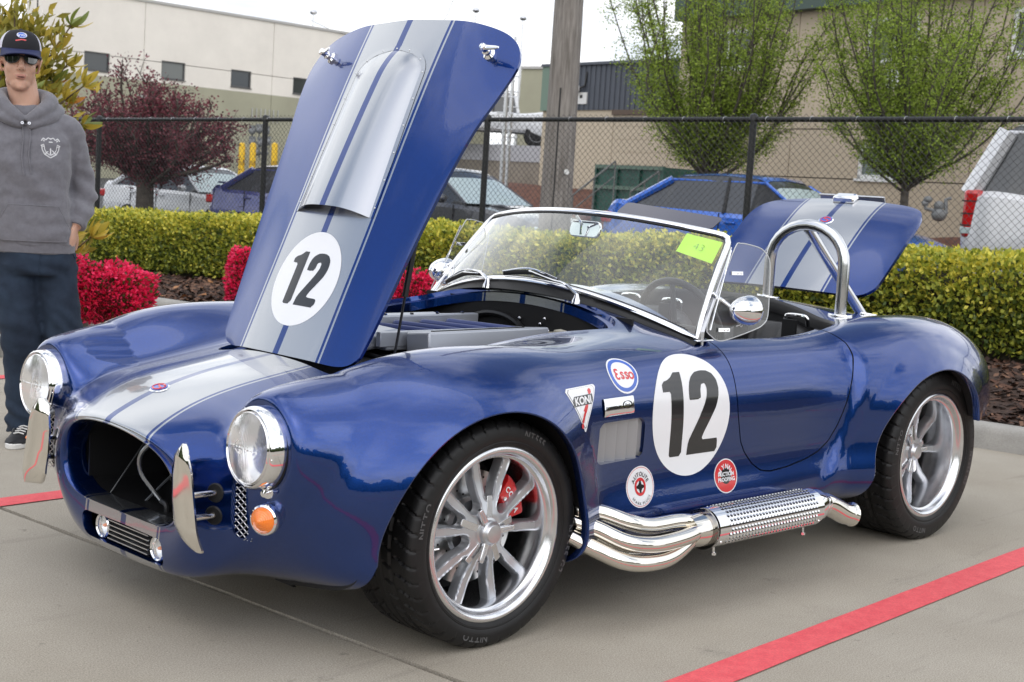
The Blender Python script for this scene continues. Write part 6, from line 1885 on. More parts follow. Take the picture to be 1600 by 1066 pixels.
# ------------------------------------------------------------------ buildings and street furniture in the distance
def vplane(P0, P1):
    """helpers for an upright wall through two ground points"""
    d = Vector((P1.x-P0.x, P1.y-P0.y, 0)); L = d.length; d.normalize(); n = Vector((d.y, -d.x, 0))
    if n.dot(Vector(CAM)-P0) < 0: n = -n
    def hit(px, py):
        v = at(px, py, 1)-Vector(CAM); t = n.dot(P0-Vector(CAM))/n.dot(v); return Vector(CAM)+v*t
    def uv(px, py):
        h = hit(px, py); return (h-P0).dot(d), h.z
    def pt(u, z, out=0): return Vector((P0.x, P0.y, 0))+d*u+n*out+Vector((0, 0, z))
    return d, n, L, uv, pt
def panel(W_, u0, u1, z0, z1, out0, out1, nm, m, par, **k):
    d, n, L, uv, pt = W_
    vs = [pt(u, z, o) for o in (out0, out1) for u, z in ((u0, z0), (u1, z0), (u1, z1), (u0, z1))]
    fs = [(0, 1, 2, 3), (7, 6, 5, 4), (0, 4, 5, 1), (1, 5, 6, 2), (2, 6, 7, 3), (3, 7, 4, 0)]
    me_ = mobj(nm, vs, fs, m, par, smooth=False, **k)
    bm = bmesh.new(); bm.from_mesh(me_.data); bmesh.ops.recalc_face_normals(bm, faces=bm.faces); bm.to_mesh(me_.data); bm.free()
    return me_
def wall_with_windows(W_, u0, u1, z0, z1, cuts, seams, zseams, nm, m, par, bands=()):
    """tilt-up wall: separate panels between recessed joints, windows left open; cuts = (u0,u1,z0,z1)"""
    us = sorted(set([u0, u1]+list(seams)+[c for q in cuts for c in q[:2]])); zs = sorted(set([z0, z1]+list(zseams)+[b[0] for b in bands]+[c for q in cuts for c in q[2:4]]))
    panel(W_, u0, u1, z0, z1, -.40, -.36, 'wall_core', mat('wall_core', (.02, .02, .02), rough=1), par)
    mb_groups = {}
    d, n, L, uv, pt = W_
    for a, b in zip(us[:-1], us[1:]):
        for c, e in zip(zs[:-1], zs[1:]):
            cu, cz = (a+b)/2, (c+e)/2
            if any(q[0] < cu < q[1] and q[2] < cz < q[3] for q in cuts): continue
            mm = m
            for zz, mt in bands:
                if cz < zz: mm = mt
            g = .012
            a_ = a+(g if a in seams else 0); b_ = b-(g if b in seams else 0); c_ = c+(g if c in zseams else 0); e_ = e-(g if e in zseams else 0)
            ka = sum(1 for s_ in seams if s_ < cu); kc = sum(1 for s_ in zseams if s_ < cz)
            mb = mb_groups.setdefault((ka, kc, mm.name), (MB(), mm))[0]
            vs = [pt(u, z, o) for o in (-.30, 0) for u, z in ((a_, c_), (b_, c_), (b_, e_), (a_, e_))]
            mb._add(vs, [(3, 2, 1, 0), (4, 5, 6, 7), (0, 1, 5, 4), (1, 2, 6, 5), (2, 3, 7, 6), (3, 0, 4, 7)])
    for (mb, mm) in mb_groups.values(): mb.build('wall_panel', mm, par, smooth=False)
def window(W_, u0, u1, z0, z1, par, fm, gm, fr=.07, mull=0):
    w_ = panel(W_, u0-fr*.3, u1+fr*.3, z0-fr*.6, z0, -.12, .05, 'window', fm, par)
    for a, b, c, e in ((u0, u1, z1-fr, z1), (u0, u1, z0, z0+fr), (u0, u0+fr, z0, z1), (u1-fr, u1, z0, z1)):
        panel(W_, a, b, c, e, -.10, -.03, 'frame', fm, w_)
    for k in range(mull): uu = u0+(u1-u0)*(k+1)/(mull+1); panel(W_, uu-fr/2, uu+fr/2, z0, z1, -.10, -.04, 'frame', fm, w_)
    panel(W_, u0, u1, z0, z1, -.085, -.075, 'pane', gm, w_)
M_CREAM = mat('cream_stucco', (.80, .755, .68), rough=.9, var=.05, scale=.6, bump=.004, bscale=20)
M_OLIVE = mat('olive_paint_wall', (.37, .36, .265), rough=.9, var=.06, scale=.6)
M_BEIGE = mat('beige_wall', (.46, .385, .285), rough=.9, var=.06, scale=.7)
M_BEIGE2 = mat('light_beige_wall', (.52, .445, .335), rough=.9, var=.05, scale=.7)
M_TRIM = mat('white_window_trim', (.70, .70, .68), rough=.5)
M_BWIN = mat('window_glass', (.035, .042, .045), rough=.05, spec=.9)
M_BWIN2 = mat('window_blind_glass', (.14, .15, .14), rough=.12, spec=.8)
M_DKGRN = mat('dark_green_fascia', (.06, .09, .075), rough=.6)
# --- long pale building on the left
b = thing('warehouse', 'cream warehouse with an olive base and small square windows, behind the red-leaved tree', 'building', tuple(at(203, 262, 55)))
def BI(o): return Matrix.Translation(-o.location)
A0, A1 = at(60, 262, 51.2), at(760, 262, 68.5); A0.z = A1.z = 0
W1 = vplane(A0, A1); uv = W1[3]
cuts = []
for (x0, y0, x1, y1) in ((131, 80, 172, 110), (252, 95, 290, 118), (360, 111, 393, 141), (457, 123, 486, 150), (545, 135, 570, 160)):
    ua, za = uv(x0, y1); ub, zb = uv(x1, y0); za2 = uv(x1, y1)[1]; zb2 = uv(x0, y0)[1]
    cuts.append((ua, ub, (za+za2)/2, (zb+zb2)/2))
zref = sum(c[2] for c in cuts[1:4])/3; ztop_ = sum(c[3] for c in cuts[1:4])/3
cuts = [(a, c, zref, ztop_) for a, c, _, _ in cuts]
z_roof = uv(320, 18)[1]; z_band = uv(320, 137)[1]; z_line = uv(320, 106)[1]; z_g = .4
seams = [uv(x, 60)[0] for x in (226, 428, 600)]
wall_with_windows(W1, 0, W1[2], z_g, z_roof, cuts, seams, [z_line], 'w', M_CREAM, b, bands=[(z_band, M_OLIVE)])
for c in cuts: window(W1, *c, b, mat('dark_frame', (.10, .10, .10), rough=.5), M_BWIN2 if c is cuts[1] else M_BWIN, fr=.05)
panel(W1, -.06, W1[2]+.06, z_roof, z_roof+.10, -.45, .06, 'parapet_cap', mat('cap_metal', (.45, .44, .42), rough=.5), b)
# return wall and lower lean-to at its left end
d_, n_, L_, uv_, pt_ = W1
E0 = pt_(0, 0, 0); E1 = E0-n_*20+d_*0
W1b = vplane(E1, E0+n_*.0)
panel(W1, .05, W1[2], z_g, z_roof-.02, -1.2, -.42, 'rear_block', M_CREAM, b)
q = panel(W1, *[uv(214, 170)[0], uv(232, 170)[0]], uv(405, 185)[1], uv(405, 168)[1], 0, .06, 'wall_vent', mat('vent_grey', (.35, .35, .33), rough=.6), b)
u_ = uv(393, 170)[0]; mbv = MB()
for k in range(7): uu = u_+k*.22; vs = [pt_(uu, uv(405, 190)[1], .05), pt_(uu, uv(405, 170)[1], .05)]; mbv.tube(vs, .02, 5)
mbv.build('vent_grille', M_BRUSH, b)
for c_ in b.children: c_.matrix_parent_inverse = BI(b)
# meters and yellow bollards in front of it
M_YEL = mat('yellow_bollard_paint', (.75, .47, .02), rough=.5)
for i, x in enumerate((377, 394, 428)):
    p = at(x, 262, 50-.0*i); h = at(x, 224, 50).z-p.z
    bo = thing('bollard', ['leftmost of three yellow posts before the warehouse meters', 'middle of three yellow posts before the warehouse meters', 'yellow post nearest the raised hood, before the warehouse'][i], 'bollard', (p.x, p.y, p.z-.3), group='yellow bollards at the warehouse')
    MB().lathe([(.11, 0), (.11, h+.24), (.09, h+.29), (.04, h+.32), (0, h+.325)], 18).build('post', M_YEL, bo); MB().lathe([(.112, h*.45), (.114, h*.45), (.114, h*.62), (.112, h*.62)], 18).build('band', mat('bollard_band', (.5, .3, .02), rough=.5), bo)
mt = thing('gas_meters', 'grey cluster of meters and pipes on the warehouse wall above the yellow posts', 'meter', tuple(at(405, 240, 53)))
for i, (x, y) in enumerate(((394, 205), (405, 203), (416, 206), (394, 222), (407, 224), (418, 222), (400, 238), (413, 240))):
    p = at(x, y, 53); MB().ball(tuple(p), (.14, .14, .14), 12, 8).box(tuple(p+Vector((0, 0, .16))), (.2, .16, .1)).build('meter', mat('meter_grey', (.20, .21, .215), rough=.6), mt).matrix_parent_inverse = BI(mt)
mbv = MB()
for x in (394, 405, 416): mbv.tube([at(x, 250, 53.1), at(x, 198, 53.1)], .03, 6)
for y in (205, 222, 238): mbv.tube([at(390, y, 53.1), at(420, y+1, 53.1)], .03, 6)
mbv.build('pipes', mat('meter_grey', (1, 1, 1)), mt).matrix_parent_inverse = BI(mt)
# --- olive block far behind the pole
o1 = thing('olive_building', 'plain olive-grey building left of the wooden pole, far behind', 'building', tuple(at(830, 250, 62)))
W2 = vplane(at(806, 250, 64), at(1000, 250, 60)); z2 = W2[3](830, 108)[1]
panel(W2, 0, 10, 0, z2, -8, 0, 'wall', M_OLIVE, o1); panel(W2, -.05, 10, z2, z2+.12, -8, .08, 'roof_edge', mat('cap_metal', (1, 1, 1)), o1)
for c_ in o1.children: c_.matrix_parent_inverse = BI(o1)
# --- single-storey wing with the ribbed metal fascia
g1 = thing('garage_wing', 'low beige garage wing with a dark ribbed metal fascia, right of the wooden pole', 'building', tuple(at(950, 260, 40)))
W3 = vplane(at(843, 260, 43), at(1075, 260, 38)); uv3 = W3[3]; L3 = W3[2]
zf0 = uv3(950, 172)[1]; zf1 = uv3(950, 101)[1]; zb0 = .8
us_ = uv3(985, 200)[0]
wall_with_windows(W3, 0, L3, zb0, zf0, [], [uv3(958, 200)[0]], [], 'w', M_BEIGE2, g1)
ug = uv3(866, 150)[0]
panel(W3, -.02, ug, zf0-.02, zf1, -.3, .10, 'green_end_panel', mat('sage_green_panel', (.16, .23, .18), rough=.6), g1)
M_RIB = mat('slate_metal_cladding', (.085, .095, .115), rough=.5, metal=.2)
panel(W3, ug, L3, zf0, zf1, -.3, .04, 'fascia', M_RIB, g1)
n_r = int((L3-ug)/.22); mbv = MB()
for k in range(n_r):
    uu = ug+.11+k*.22; vs = [W3[4](uu+a, z, o) for z in (zf0, zf1) for a, o in ((-.03, .04), (-.018, .075), (.018, .075), (.03, .04))]
    mbv._add(vs, [(0, 1, 5, 4), (1, 2, 6, 5), (2, 3, 7, 6)])
q = mbv.build('cladding_ribs', M_RIB, g1, smooth=False); q['kind'] = 'stuff'
panel(W3, -.05, L3, zf1, zf1+.08, -.4, .14, 'fascia_cap', M_RIB, g1)
dl, dr_ = uv3(958, 200)[0], uv3(1048, 200)[0]
panel(W3, dl, dr_, zf0-.14, zf0+.0, 0, .10, 'door_head', mat('dark_trim', (.10, .07, .05), rough=.6), g1)
for k in range(7):
    z_ = zb0+.2+(zf0-.3-zb0)*k/7; panel(W3, dl+.1, dr_-.05, z_, z_+(zf0-.3-zb0)/7-.02, -.02, .012, 'garage_door_slat', M_BEIGE2, g1)
lp = uv3(909, 140); pc = W3[4](lp[0], lp[1], .25)
MB().ball(tuple(pc), (.14, .14, .14), 14, 10).build('wall_lamp', mat('opal_globe', (.8, .8, .78), rough=.3), g1); MB().tube([W3[4](lp[0]+.25, lp[1]+.5, .04), W3[4](lp[0]+.25, lp[1]+.1, .1), pc+Vector((0, 0, -.05))], .03, 8).build('lamp_bracket', M_BLK, g1)
panel(W3, lp[0]-.12, lp[0]+.34, uv3(912, 163)[1], uv3(912, 145)[1], .05, .09, 'wall_sign', M_TRIM, g1); panel(W3, lp[0]+.04, lp[0]+.16, uv3(912, 154)[1], uv3(912, 149)[1], .09, .095, 'sign_mark', M_BLK, g1)
for c_ in g1.children: c_.matrix_parent_inverse = BI(g1)
# --- two-storey beige building on the right
g2 = thing('office_building', 'two-storey beige office building with white-trimmed windows on the right', 'building', tuple(at(1300, 300, 31)))
W4 = vplane(at(1060, 300, 35.5), at(1760, 300, 25.5)); uv4 = W4[3]; L4 = W4[2]
z_h = uv4(1300, -70)[1]
def cutbox(x0, y0, x1, y1):
    ua, za = uv4(x0, y1); ub, zb = uv4(x1, y0); return (ua, ub, (za+uv4(x1, y1)[1])/2, (zb+uv4(x0, y0)[1])/2)
lo = cutbox(1337, 225, 1437, 281); up1 = cutbox(1352, 20, 1440, 88); up2 = cutbox(1577, 8, 1680, 86); lo0 = cutbox(1048, 190, 1062, 258); up0 = cutbox(1100, 28, 1178, 92)
up1 = (up1[0], up1[1], up2[2], up2[3]); up0 = (up0[0], up0[1], up2[2], up2[3])
zs_ = [uv4(1350, 202)[1], uv4(1350, 276.5)[1]-.0, uv4(1350, 90)[1]]
zs_[1] = lo[2]-.02
wall_with_windows(W4, 0, L4, .4, z_h, [lo, up1, up2, up0], [uv4(1530, 100)[0], uv4(1245, 100)[0]], zs_, 'w', M_BEIGE, g2)
M_BWG = mat('green_window_glass', (.07, .10, .085), rough=.08, spec=.8)
window(W4, *lo, g2, M_TRIM, M_BWG, fr=.09, mull=0); window(W4, *up1, g2, M_TRIM, M_BWIN, fr=.09, mull=1); window(W4, *up2, g2, M_TRIM, M_BWIN, fr=.10, mull=0); window(W4, *up0, g2, M_TRIM, M_BWIN, fr=.09, mull=1)
panel(W4, -.3, L4, uv4(1400, 5)[1], uv4(1400, -60)[1], .02, .30, 'green_fascia', M_DKGRN, g2)
panel(W4, uv4(1383, 140)[0], uv4(1412, 140)[0], uv4(1400, 138)[1], uv4(1400, 108)[1], .0, .05, 'wall_notice', M_TRIM, g2)
e0 = W4[4](0, 0, 0); W4b = vplane(e0-W4[1]*14, e0)
panel(W4b, 0, W4b[2], .4, z_h, -.3, 0, 'end_wall', M_BEIGE, g2)
for c_ in g2.children: c_.matrix_parent_inverse = BI(g2)
# gas meter at its foot
gm = thing('gas_meter', 'grey gas meter and pipes at the foot of the beige office, left of the SUV', 'meter', tuple(at(1475, 345, 27.5)))
M_MET = mat('meter_grey', (1, 1, 1)); D_ = 27.5
MB().ball(tuple(at(1467, 336, D_)), (.15, .15, .13), 14, 8).ball(tuple(at(1467, 322, D_)), (.10, .10, .10), 12, 8).build('meter_body', M_MET, gm).matrix_parent_inverse = BI(gm)
MB().tube([at(1446, 312, D_), at(1446, 326, D_), at(1462, 330, D_)], .04, 8).tube([at(1478, 334, D_), at(1478, 312, D_), at(1486, 310, D_)], .04, 8).tube([at(1441, 318, D_), at(1450, 318, D_)], .05, 8).ball(tuple(at(1450, 312, D_)), (.09, .09, .07), 10, 8).build('meter_pipes', M_MET, gm).matrix_parent_inverse = BI(gm)
# mulched bank at the foot of the right-hand buildings
M_BANK = mat('red_bark_bank', (.095, .040, .028), rough=.95, col2=(.16, .075, .05), scale=5, bump=.03, bscale=18)
P = []
for x in range(760, 1860, 20):
    f = (x-760)/1100
    Db = 44-f*20; Dt = Db; top_ = at(x, 300, Db); foot = at(x, 300, Db-5.5)
    row = []
    for k in range(9):
        t = k/8; q = foot.lerp(top_, t); s = t*t*(3-2*t); z_t = 1.38-.42*f
        row.append((q.x, q.y, .10+(z_t-.10)*s+.05*mnoise.noise((q.x*.8, q.y*.8, 0))))
    q = at(x, 300, Db+10); row.append((q.x, q.y, 1.4-.42*f)); P.append(row)
o = MB().grid(P[::-1]).build('mulch_bank', M_BANK, sharp=0); tag(o, kind='structure')
# --- raised road: wall, barrier
rr0, rr1 = at(640, 262, 55), at(842, 262, 50)
Wr = vplane(rr0, rr1)
rd_ = thing('retaining_wall', 'concrete retaining wall and grey barrier carrying the raised road', 'wall', tuple(at(770, 262, 53)))
panel(Wr, -30, Wr[2], 0, Wr[3](770, 251)[1], -1, 0, 'wall_face', mat('stained_concrete', (.25, .22, .18), rough=.9, var=.15, scale=1), rd_)
panel(Wr, -30, Wr[2]+.1, Wr[3](770, 251)[1], Wr[3](770, 226)[1], -.35, .03, 'barrier', mat('grey_barrier', (.42, .42, .44), rough=.7, var=.05, scale=1), rd_)
for c_ in rd_.children: c_.matrix_parent_inverse = BI(rd_)
panel(Wr, -60, Wr[2]+4, 0, Wr[3](770, 228)[1]-.0, -14, -.36, 'raised_road', M_ASPH, None)['kind'] = 'structure'
# --- green bin store with a handrail
dp = thing('bin_enclosure', 'dark green steel bin enclosure beyond the fence, behind the blue car', 'dumpster', tuple(at(980, 303, 30)))
Wd = vplane(at(931, 303, 31), at(1036, 303, 29)); M_DG = mat('dark_green_steel', (.018, .075, .055), rough=.5, var=.15, scale=4)
za, zb = Wd[3](980, 306)[1]-.6, Wd[3](980, 260)[1]
panel(Wd, 0, Wd[2], za, zb, -1.4, 0, 'bin_body', M_DG, dp)
for f in (0, .33, .66, 1): panel(Wd, f*Wd[2]-.03, f*Wd[2]+.03, za, zb+.02, 0, .05, 'upright', M_DG, dp)
for z_ in (zb-.02, (za+zb)/2+.15): panel(Wd, 0, Wd[2], z_-.04, z_+.04, .0, .06, 'rail', mat('green_rail', (.10, .16, .12), rough=.5), dp)
for c_ in dp.children: c_.matrix_parent_inverse = BI(dp)
hr = thing('stair_handrail', 'pair of sloping grey handrails in front of the green bin enclosure', 'handrail', tuple(at(960, 310, 28)))
for a, b2 in (((895, 305), (962, 252)), ((985, 300), (1030, 268))):
    p0, p1 = at(a[0], a[1], 28), at(b2[0], b2[1], 28)
    MB().tube([p0, p1], .020, 8).tube([p0+Vector((0, 0, -.3)), p1+Vector((0, 0, -.3))], .013, 8).build('rail', mat('galvanised_grey', (.16, .165, .16), rough=.6), hr).matrix_parent_inverse = BI(hr)
    for f in (0, .5, 1): q = p0.lerp(p1, f); MB().tube([q, (q.x, q.y, q.z-1.1)], .016, 8).build('baluster', mat('galvanised_grey', (1, 1, 1)), hr).matrix_parent_inverse = BI(hr)
# --- wooden utility pole
M_POLE = mat('weathered_pole_wood', (.13, .115, .10), rough=.9, col2=(.30, .275, .25), scale=7, stretch=(5, 5, .35), detail=9, bump=.006, bscale=22)
pb = at(868, 325, 16.5); up_ = thing('utility_pole', 'weathered wooden utility pole behind the fence', 'utility pole', (pb.x, pb.y, .0))
mbv = MB(); P = []
for k in range(24):
    z = k*.42; row = []
    for j in range(26):
        a = 2*math.pi*j/26; r = (.195-.0085*z)*(1+.035*mnoise.noise((math.cos(a)*2.5, math.sin(a)*2.5, z*.25))); row.append((r*math.cos(a), r*math.sin(a), z))
    P.append(row)
mbv.grid(P, wrap=True).build('trunk', M_POLE, up_, sharp=0)
nrm_ = (Vector(CAM)-pb); nrm_.z = 0; nrm_.normalize(); rgt = Vector((-nrm_.y, nrm_.x, 0))
MB().tube([nrm_*.175+rgt*-.03+Vector((0, 0, 0)), nrm_*.165+rgt*-.03+Vector((0, 0, 2.4))], .012, 6).build('ground_cable', M_BLK, up_)
MB().lathe([(0, .012), (.03, .012), (.032, 0)], 14, M=zframe(nrm_*.185+rgt*.10+Vector((0, 0, 1.45)), nrm_)).build('pole_tag', M_TRIM, up_)
# --- thin steel posts and wires against the sky
for i, (x, y0, y1, D_, lab) in enumerate(((788, 330, 78, 34, 'thin grey steel post beyond the fence, left one of a pair'), (797, 330, 60, 36, 'thin grey steel post beyond the fence, right one of a pair'), (735, 330, 22, 60, 'slim pale antenna mast just above the top of the raised hood'), (808, 330, 34, 60, 'slim antenna mast right of the raised hood'), (486, 262, 24, 62, 'slim antenna mast on the roofline left of the raised hood'))):
    p0, p1 = at(x, y0, D_), at(x, y1, D_); p1 = Vector((p0.x, p0.y, p1.z))
    tx = ROLL*(y0-y1); p0 = at(x-tx*.5, y0, D_)
    po = thing('steel_post' if i < 2 else 'antenna_mast', lab, 'post' if i < 2 else 'antenna', (p0.x, p0.y, p0.z-1.2))
    h = p1.z-p0.z+1.2
    MB().tube([(0, 0, 0), (0, 0, h*.7), (0, 0, h)], [.05, .05, .035] if i < 2 else [.08, .06, .03], 10).build('shaft', M_BRUSH, po)
    mbv = MB()
    if i < 2:
        for k in range(5): mbv.tube([(-.14, .14, h*.55+k*.38), (.14, -.14, h*.55+k*.38)], .018, 6)
        mbv.build('cross_bars', M_BRUSH, po)
    else: mbv.ball((0, 0, h+.05), (.16, .16, .10), 10, 6).build('head', M_BRUSH, po)
for (a, b2) in (((-20, 28, 60), (90, -20, 45)), ((690, 40, 60), (712, -10, 60)), ((486, 32, 62), (560, 60, 60))):
    p0, p1 = at(*a), at(*b2); o = MB().tube([p0, p0.lerp(p1, .5)+Vector((0, 0, -.1)), p1], .012, 5).build('overhead_wire', M_BLK)
    tag(o, ['overhead wire crossing the top left corner of the sky', 'thin wire rising from the top edge of the raised hood', 'drooping wire left of the raised hood'][[-20, 690, 486].index(a[0])], 'wire')
# --- an unseen belt of trees is added behind the camera, after the trees below
# ------------------------------------------------------------------ trees
M_TB = mat('tree_bark', (.085, .072, .058), rough=.9, var=.25, scale=12, bump=.01, bscale=40)
M_TG = [leaf_mat('spring_leaf', (.23, .33, .04), (.38, .48, .07), .5, .35), leaf_mat('spring_leaf_dark', (.12, .18, .025), (.22, .30, .04), .5, .3)]
M_TP = [leaf_mat('purple_leaf', (.15, .035, .05), (.28, .085, .10), .5, .3), leaf_mat('purple_leaf_dark', (.06, .016, .024), (.12, .035, .045), .55, .2)]
def grow_tree(name, label, base, H, spread, z_fork, n_limb, n_twig, n_leaf, L, W, mats, seed, vase=1.0, group=None, cat='tree', lean=0, trunk_r=.10, twig_r=.010, droop=0):
    rng = random.Random(seed); rs = np.random.RandomState(seed)
    t = thing(name, label, cat, tuple(base), group=group)
    tr = MB(); tr.tube([(0, 0, -.4), (0, 0, z_fork*.5), (rng.uniform(-.03, .03), 0, z_fork)], [trunk_r*1.15, trunk_r, trunk_r*.9], 12); 
    tr.build('trunk', M_TB, t)
    limbs = MB(); pts = []; dirs = []
    for i in range(n_limb):
        a = i*2.399+rng.uniform(-.3, .3); f = math.sqrt((i+.5)/n_limb)*rng.uniform(.78, 1.16)
        tip = Vector((math.cos(a)*spread*f, math.sin(a)*spread*f, H*(1-.16*f*f)*rng.uniform(.55, 1.08)))
        if vase < 1: tip.z = z_fork+(H-z_fork)*(1-.75*f*f)*rng.uniform(.7, 1.05)
        s0 = Vector((0, 0, z_fork*rng.uniform(.75, 1.0)))
        c1 = s0+Vector((tip.x*.42+rng.gauss(0, .07), tip.y*.42+rng.gauss(0, .07), (tip.z-s0.z)*.25)); c2 = s0+Vector((tip.x*.80+rng.gauss(0, .13), tip.y*.80+rng.gauss(0, .13), (tip.z-s0.z)*rng.uniform(.50, .70)))
        path = smooth_path([s0, c1, c2, tip], 5); k = len(path)
        limbs.tube(path, [trunk_r*.27*(1-j/(k))+.006 for j in range(k)], 6, cap=False)
        for j in range(n_twig):
            u = rng.uniform(.18, 1.0); q = path[min(k-1, int(u*(k-1)))]; q2 = path[min(k-1, int(u*(k-1))+1)]
            d = (q2-q) if (q2-q).length > 1e-4 else Vector((0, 0, 1)); d.normalize()
            o = Vector((rng.gauss(0, 1), rng.gauss(0, 1), rng.gauss(0, .5)-droop)); o.normalize()
            L_ = rng.uniform(.25, .75)*spread*.34; e = q+(d*.8+o*.85).normalized()*L_
            limbs.tube([q, q.lerp(e, .5)+Vector((0, 0, .02)), e], [twig_r, twig_r*.8, twig_r*.4], 4, cap=False)
            m = max(2, int(n_leaf/(n_limb*n_twig)))
            for _ in range(m):
                w_ = rng.random()**.7; c = q.lerp(e, w_)+Vector((rng.gauss(0, 1), rng.gauss(0, 1), rng.gauss(0, 1)))*.075*spread*.6
                pts.append(c); dirs.append((e-q).normalized())
    limbs.build('limbs', M_TB, t, sharp=0)
    P = np.array([tuple(p) for p in pts]); D = np.array([tuple(p) for p in dirs])
    mi = (rs.rand(len(P)) < .35).astype(int)
    leaves('crown', P, D, L, W, mats, mi, t, jitter=.9, seed=seed)
    return t
p = at(1110, 262, 24); grow_tree('street_tree', 'upswept young tree in light green leaf, directly right of the dark metal fascia', (p.x, p.y, .95), 5.6, 1.85, .70, 62, 28, 68000, .042, .028, M_TG, 41, trunk_r=.070, group='young green trees before the office', twig_r=.006)
p = at(1413, 318, 22); grow_tree('street_tree', 'upswept young green tree left of the SUV, before the lower office window', (p.x, p.y, .80), 5.1, 1.80, .95, 60, 28, 62000, .041, .028, M_TG, 57, trunk_r=.065, group='young green trees before the office', twig_r=.006)
p = at(228, 262, 25); grow_tree('plum_tree', 'spreading dark red-leaved plum tree before the cream warehouse', (p.x, p.y, -.5), 3.50, 1.72, 1.75, 54, 22, 25000, .058, .036, M_TP, 63, vase=.5, trunk_r=.16)

# belt of trees added out of view behind the camera to darken the bodywork's reflections
P_, N_ = [], []; rs = np.random.RandomState(77)
bm_ = MB()
for i in range(46):
    a = R(150)+R(190)*i/45; rr_ = 34+rs.uniform(-3, 3); c = (CAM[0]+rr_*math.sin(a), CAM[1]+rr_*math.cos(a)); h = rs.uniform(3.2, 6.5)
    g = []
    for u in range(9):
        t = math.pi*u/8; g.append([(c[0]+(2.6+.9*mnoise.noise((u*.9, j*.8, i)))*math.sin(t)*math.cos(j*math.pi/6), c[1]+(2.6+.9*mnoise.noise((u*.7, j*.9, i+9)))*math.sin(t)*math.sin(j*math.pi/6), h*.55-h*.55*math.cos(t)*(1+.2*mnoise.noise((j*.7, u, i)))) for j in range(12)])
    bm_.grid(g, wrap=True)
o = bm_.build('added_tree_belt', mat('added_belt_foliage', (.035, .055, .022), rough=1, col2=(.07, .10, .035), scale=2.5, bump=.2, bscale=4), sharp=0); tag(o, kind='stuff')
# ------------------------------------------------------------------ the standing man (local: +x his left, +y the way he faces)
def solid(mb, voxel, smooth_n=4, fn=None):
    """fuse overlapping shapes into one continuous skin, relax it, then displace every vertex along its normal by fn"""
    o = mobj('tmp', mb.v, mb.f, M_DARK, None)
    r = o.modifiers.new('r', 'REMESH'); r.mode = 'VOXEL'; r.voxel_size = voxel; r.adaptivity = 0
    if smooth_n: s = o.modifiers.new('s', 'SMOOTH'); s.factor = .5; s.iterations = smooth_n
    dg = bpy.context.evaluated_depsgraph_get(); me = bpy.data.meshes.new_from_object(o.evaluated_get(dg))
    bpy.data.objects.remove(o)
    if fn:
        n = len(me.vertices); co = np.empty(3*n); no = np.empty(3*n); me.vertices.foreach_get('co', co); me.vertices.foreach_get('normal', no)
        co = co.reshape(-1, 3); no = no.reshape(-1, 3)
        d = np.array([fn(c, q) for c, q in zip(co, no)]); me.vertices.foreach_set('co', (co+no*d[:, None]).ravel()); me.update()
    me.materials.clear()
    return me
def link_mesh(name, me, m, parent, mats=None):
    for q in (mats or [m]): me.materials.append(q)
    me.polygons.foreach_set('use_smooth', [True]*len(me.polygons))
    o = bpy.data.objects.new(name, me); COL.objects.link(o); o.parent = parent; me.name = name; return o
NZ = lambda x, y, z: mnoise.noise((x, y, z))
M_SKIN = mat('skin', (.58, .345, .25), rough=.5, var=.05, scale=14, sss=.12, bump=.0006, bscale=300)
M_LIP = mat('lips', (.47, .225, .175), rough=.42)
M_HOOD = mat('grey_fleece', (.155, .153, .172), rough=.95, var=.10, scale=55, sheen=.3, bump=.0012, bscale=420)
M_JEAN = mat('dark_denim', (.008, .015, .030), rough=.9, col2=(.024, .042, .072), scale=4, bump=.001, bscale=500, detail=7)
M_SHOE = mat('black_shoe', (.012, .012, .014), rough=.6); M_SOLE = mat('white_sole', (.68, .67, .64), rough=.6)
M_CAP = mat('black_cap_cloth', (.014, .014, .018), rough=.85, bump=.0008, bscale=400); M_CAPW = mat('white_mesh_cloth', (.62, .62, .70), rough=.85, bump=.003, bscale=300)
M_CAPB = mat('navy_brim_cloth', (.012, .018, .075), rough=.7)
pf = Vector((.185, 2.43, 0))+Vector((RX.x, RX.y, 0)).normalized()*.062
look = Vector((CAM[0]-pf.x, CAM[1]-pf.y, 0)).normalized()
man = thing('person', 'man in a grey hoodie, dark jeans, black cap and sunglasses standing behind the car nose', 'person', tuple(pf))
man.rotation_euler = (0, 0, math.atan2(-look.x, look.y)+R(4))
# joints
HIP = Vector((.025, 0, .93)); CH = Vector((-.030, -.01, 1.28)); NK = Vector((-.045, -.005, 1.445)); HD_ = Vector((-.066, .012, 1.635))
# --- body: head, neck, hands in one skin each where cloth covers the rest
hx0, hy0, hz0 = HD_
mb = MB()
mb.ball((hx0, hy0-.012, hz0+.035), (.0775, .098, .092), 28, 18)
mb.ball((hx0, hy0+.012, hz0-.030), (.0635, .080, .085), 24, 16)
mb.ball((hx0, hy0+.030, hz0-.088), (.042, .052, .036), 20, 12)
mb.ball((hx0, hy0+.062, hz0-.104), (.022, .020, .017), 14, 10)
for s in (-1, 1):
    mb.ball((hx0+s*.034, hy0+.054, hz0-.026), (.027, .026, .030), 14, 10)
    mb.ball((hx0+s*.028, hy0+.083, hz0+.026), (.024, .012, .009), 14, 8)
    mb.ball((hx0+s*.037, hy0+.010, hz0-.070), (.020, .040, .030), 14, 10)
    # ear
    mb.tube([(hx0+s*(.080+.008*math.sin(a)), hy0-.010+.016*math.cos(a), hz0-.012+.029*math.sin(a)) for a in np.linspace(0, 6.28, 16)[:-1]], .0052, 8, closed=True)
    mb.ball((hx0+s*.079, hy0-.010, hz0-.012), (.005, .014, .024), 10, 8)
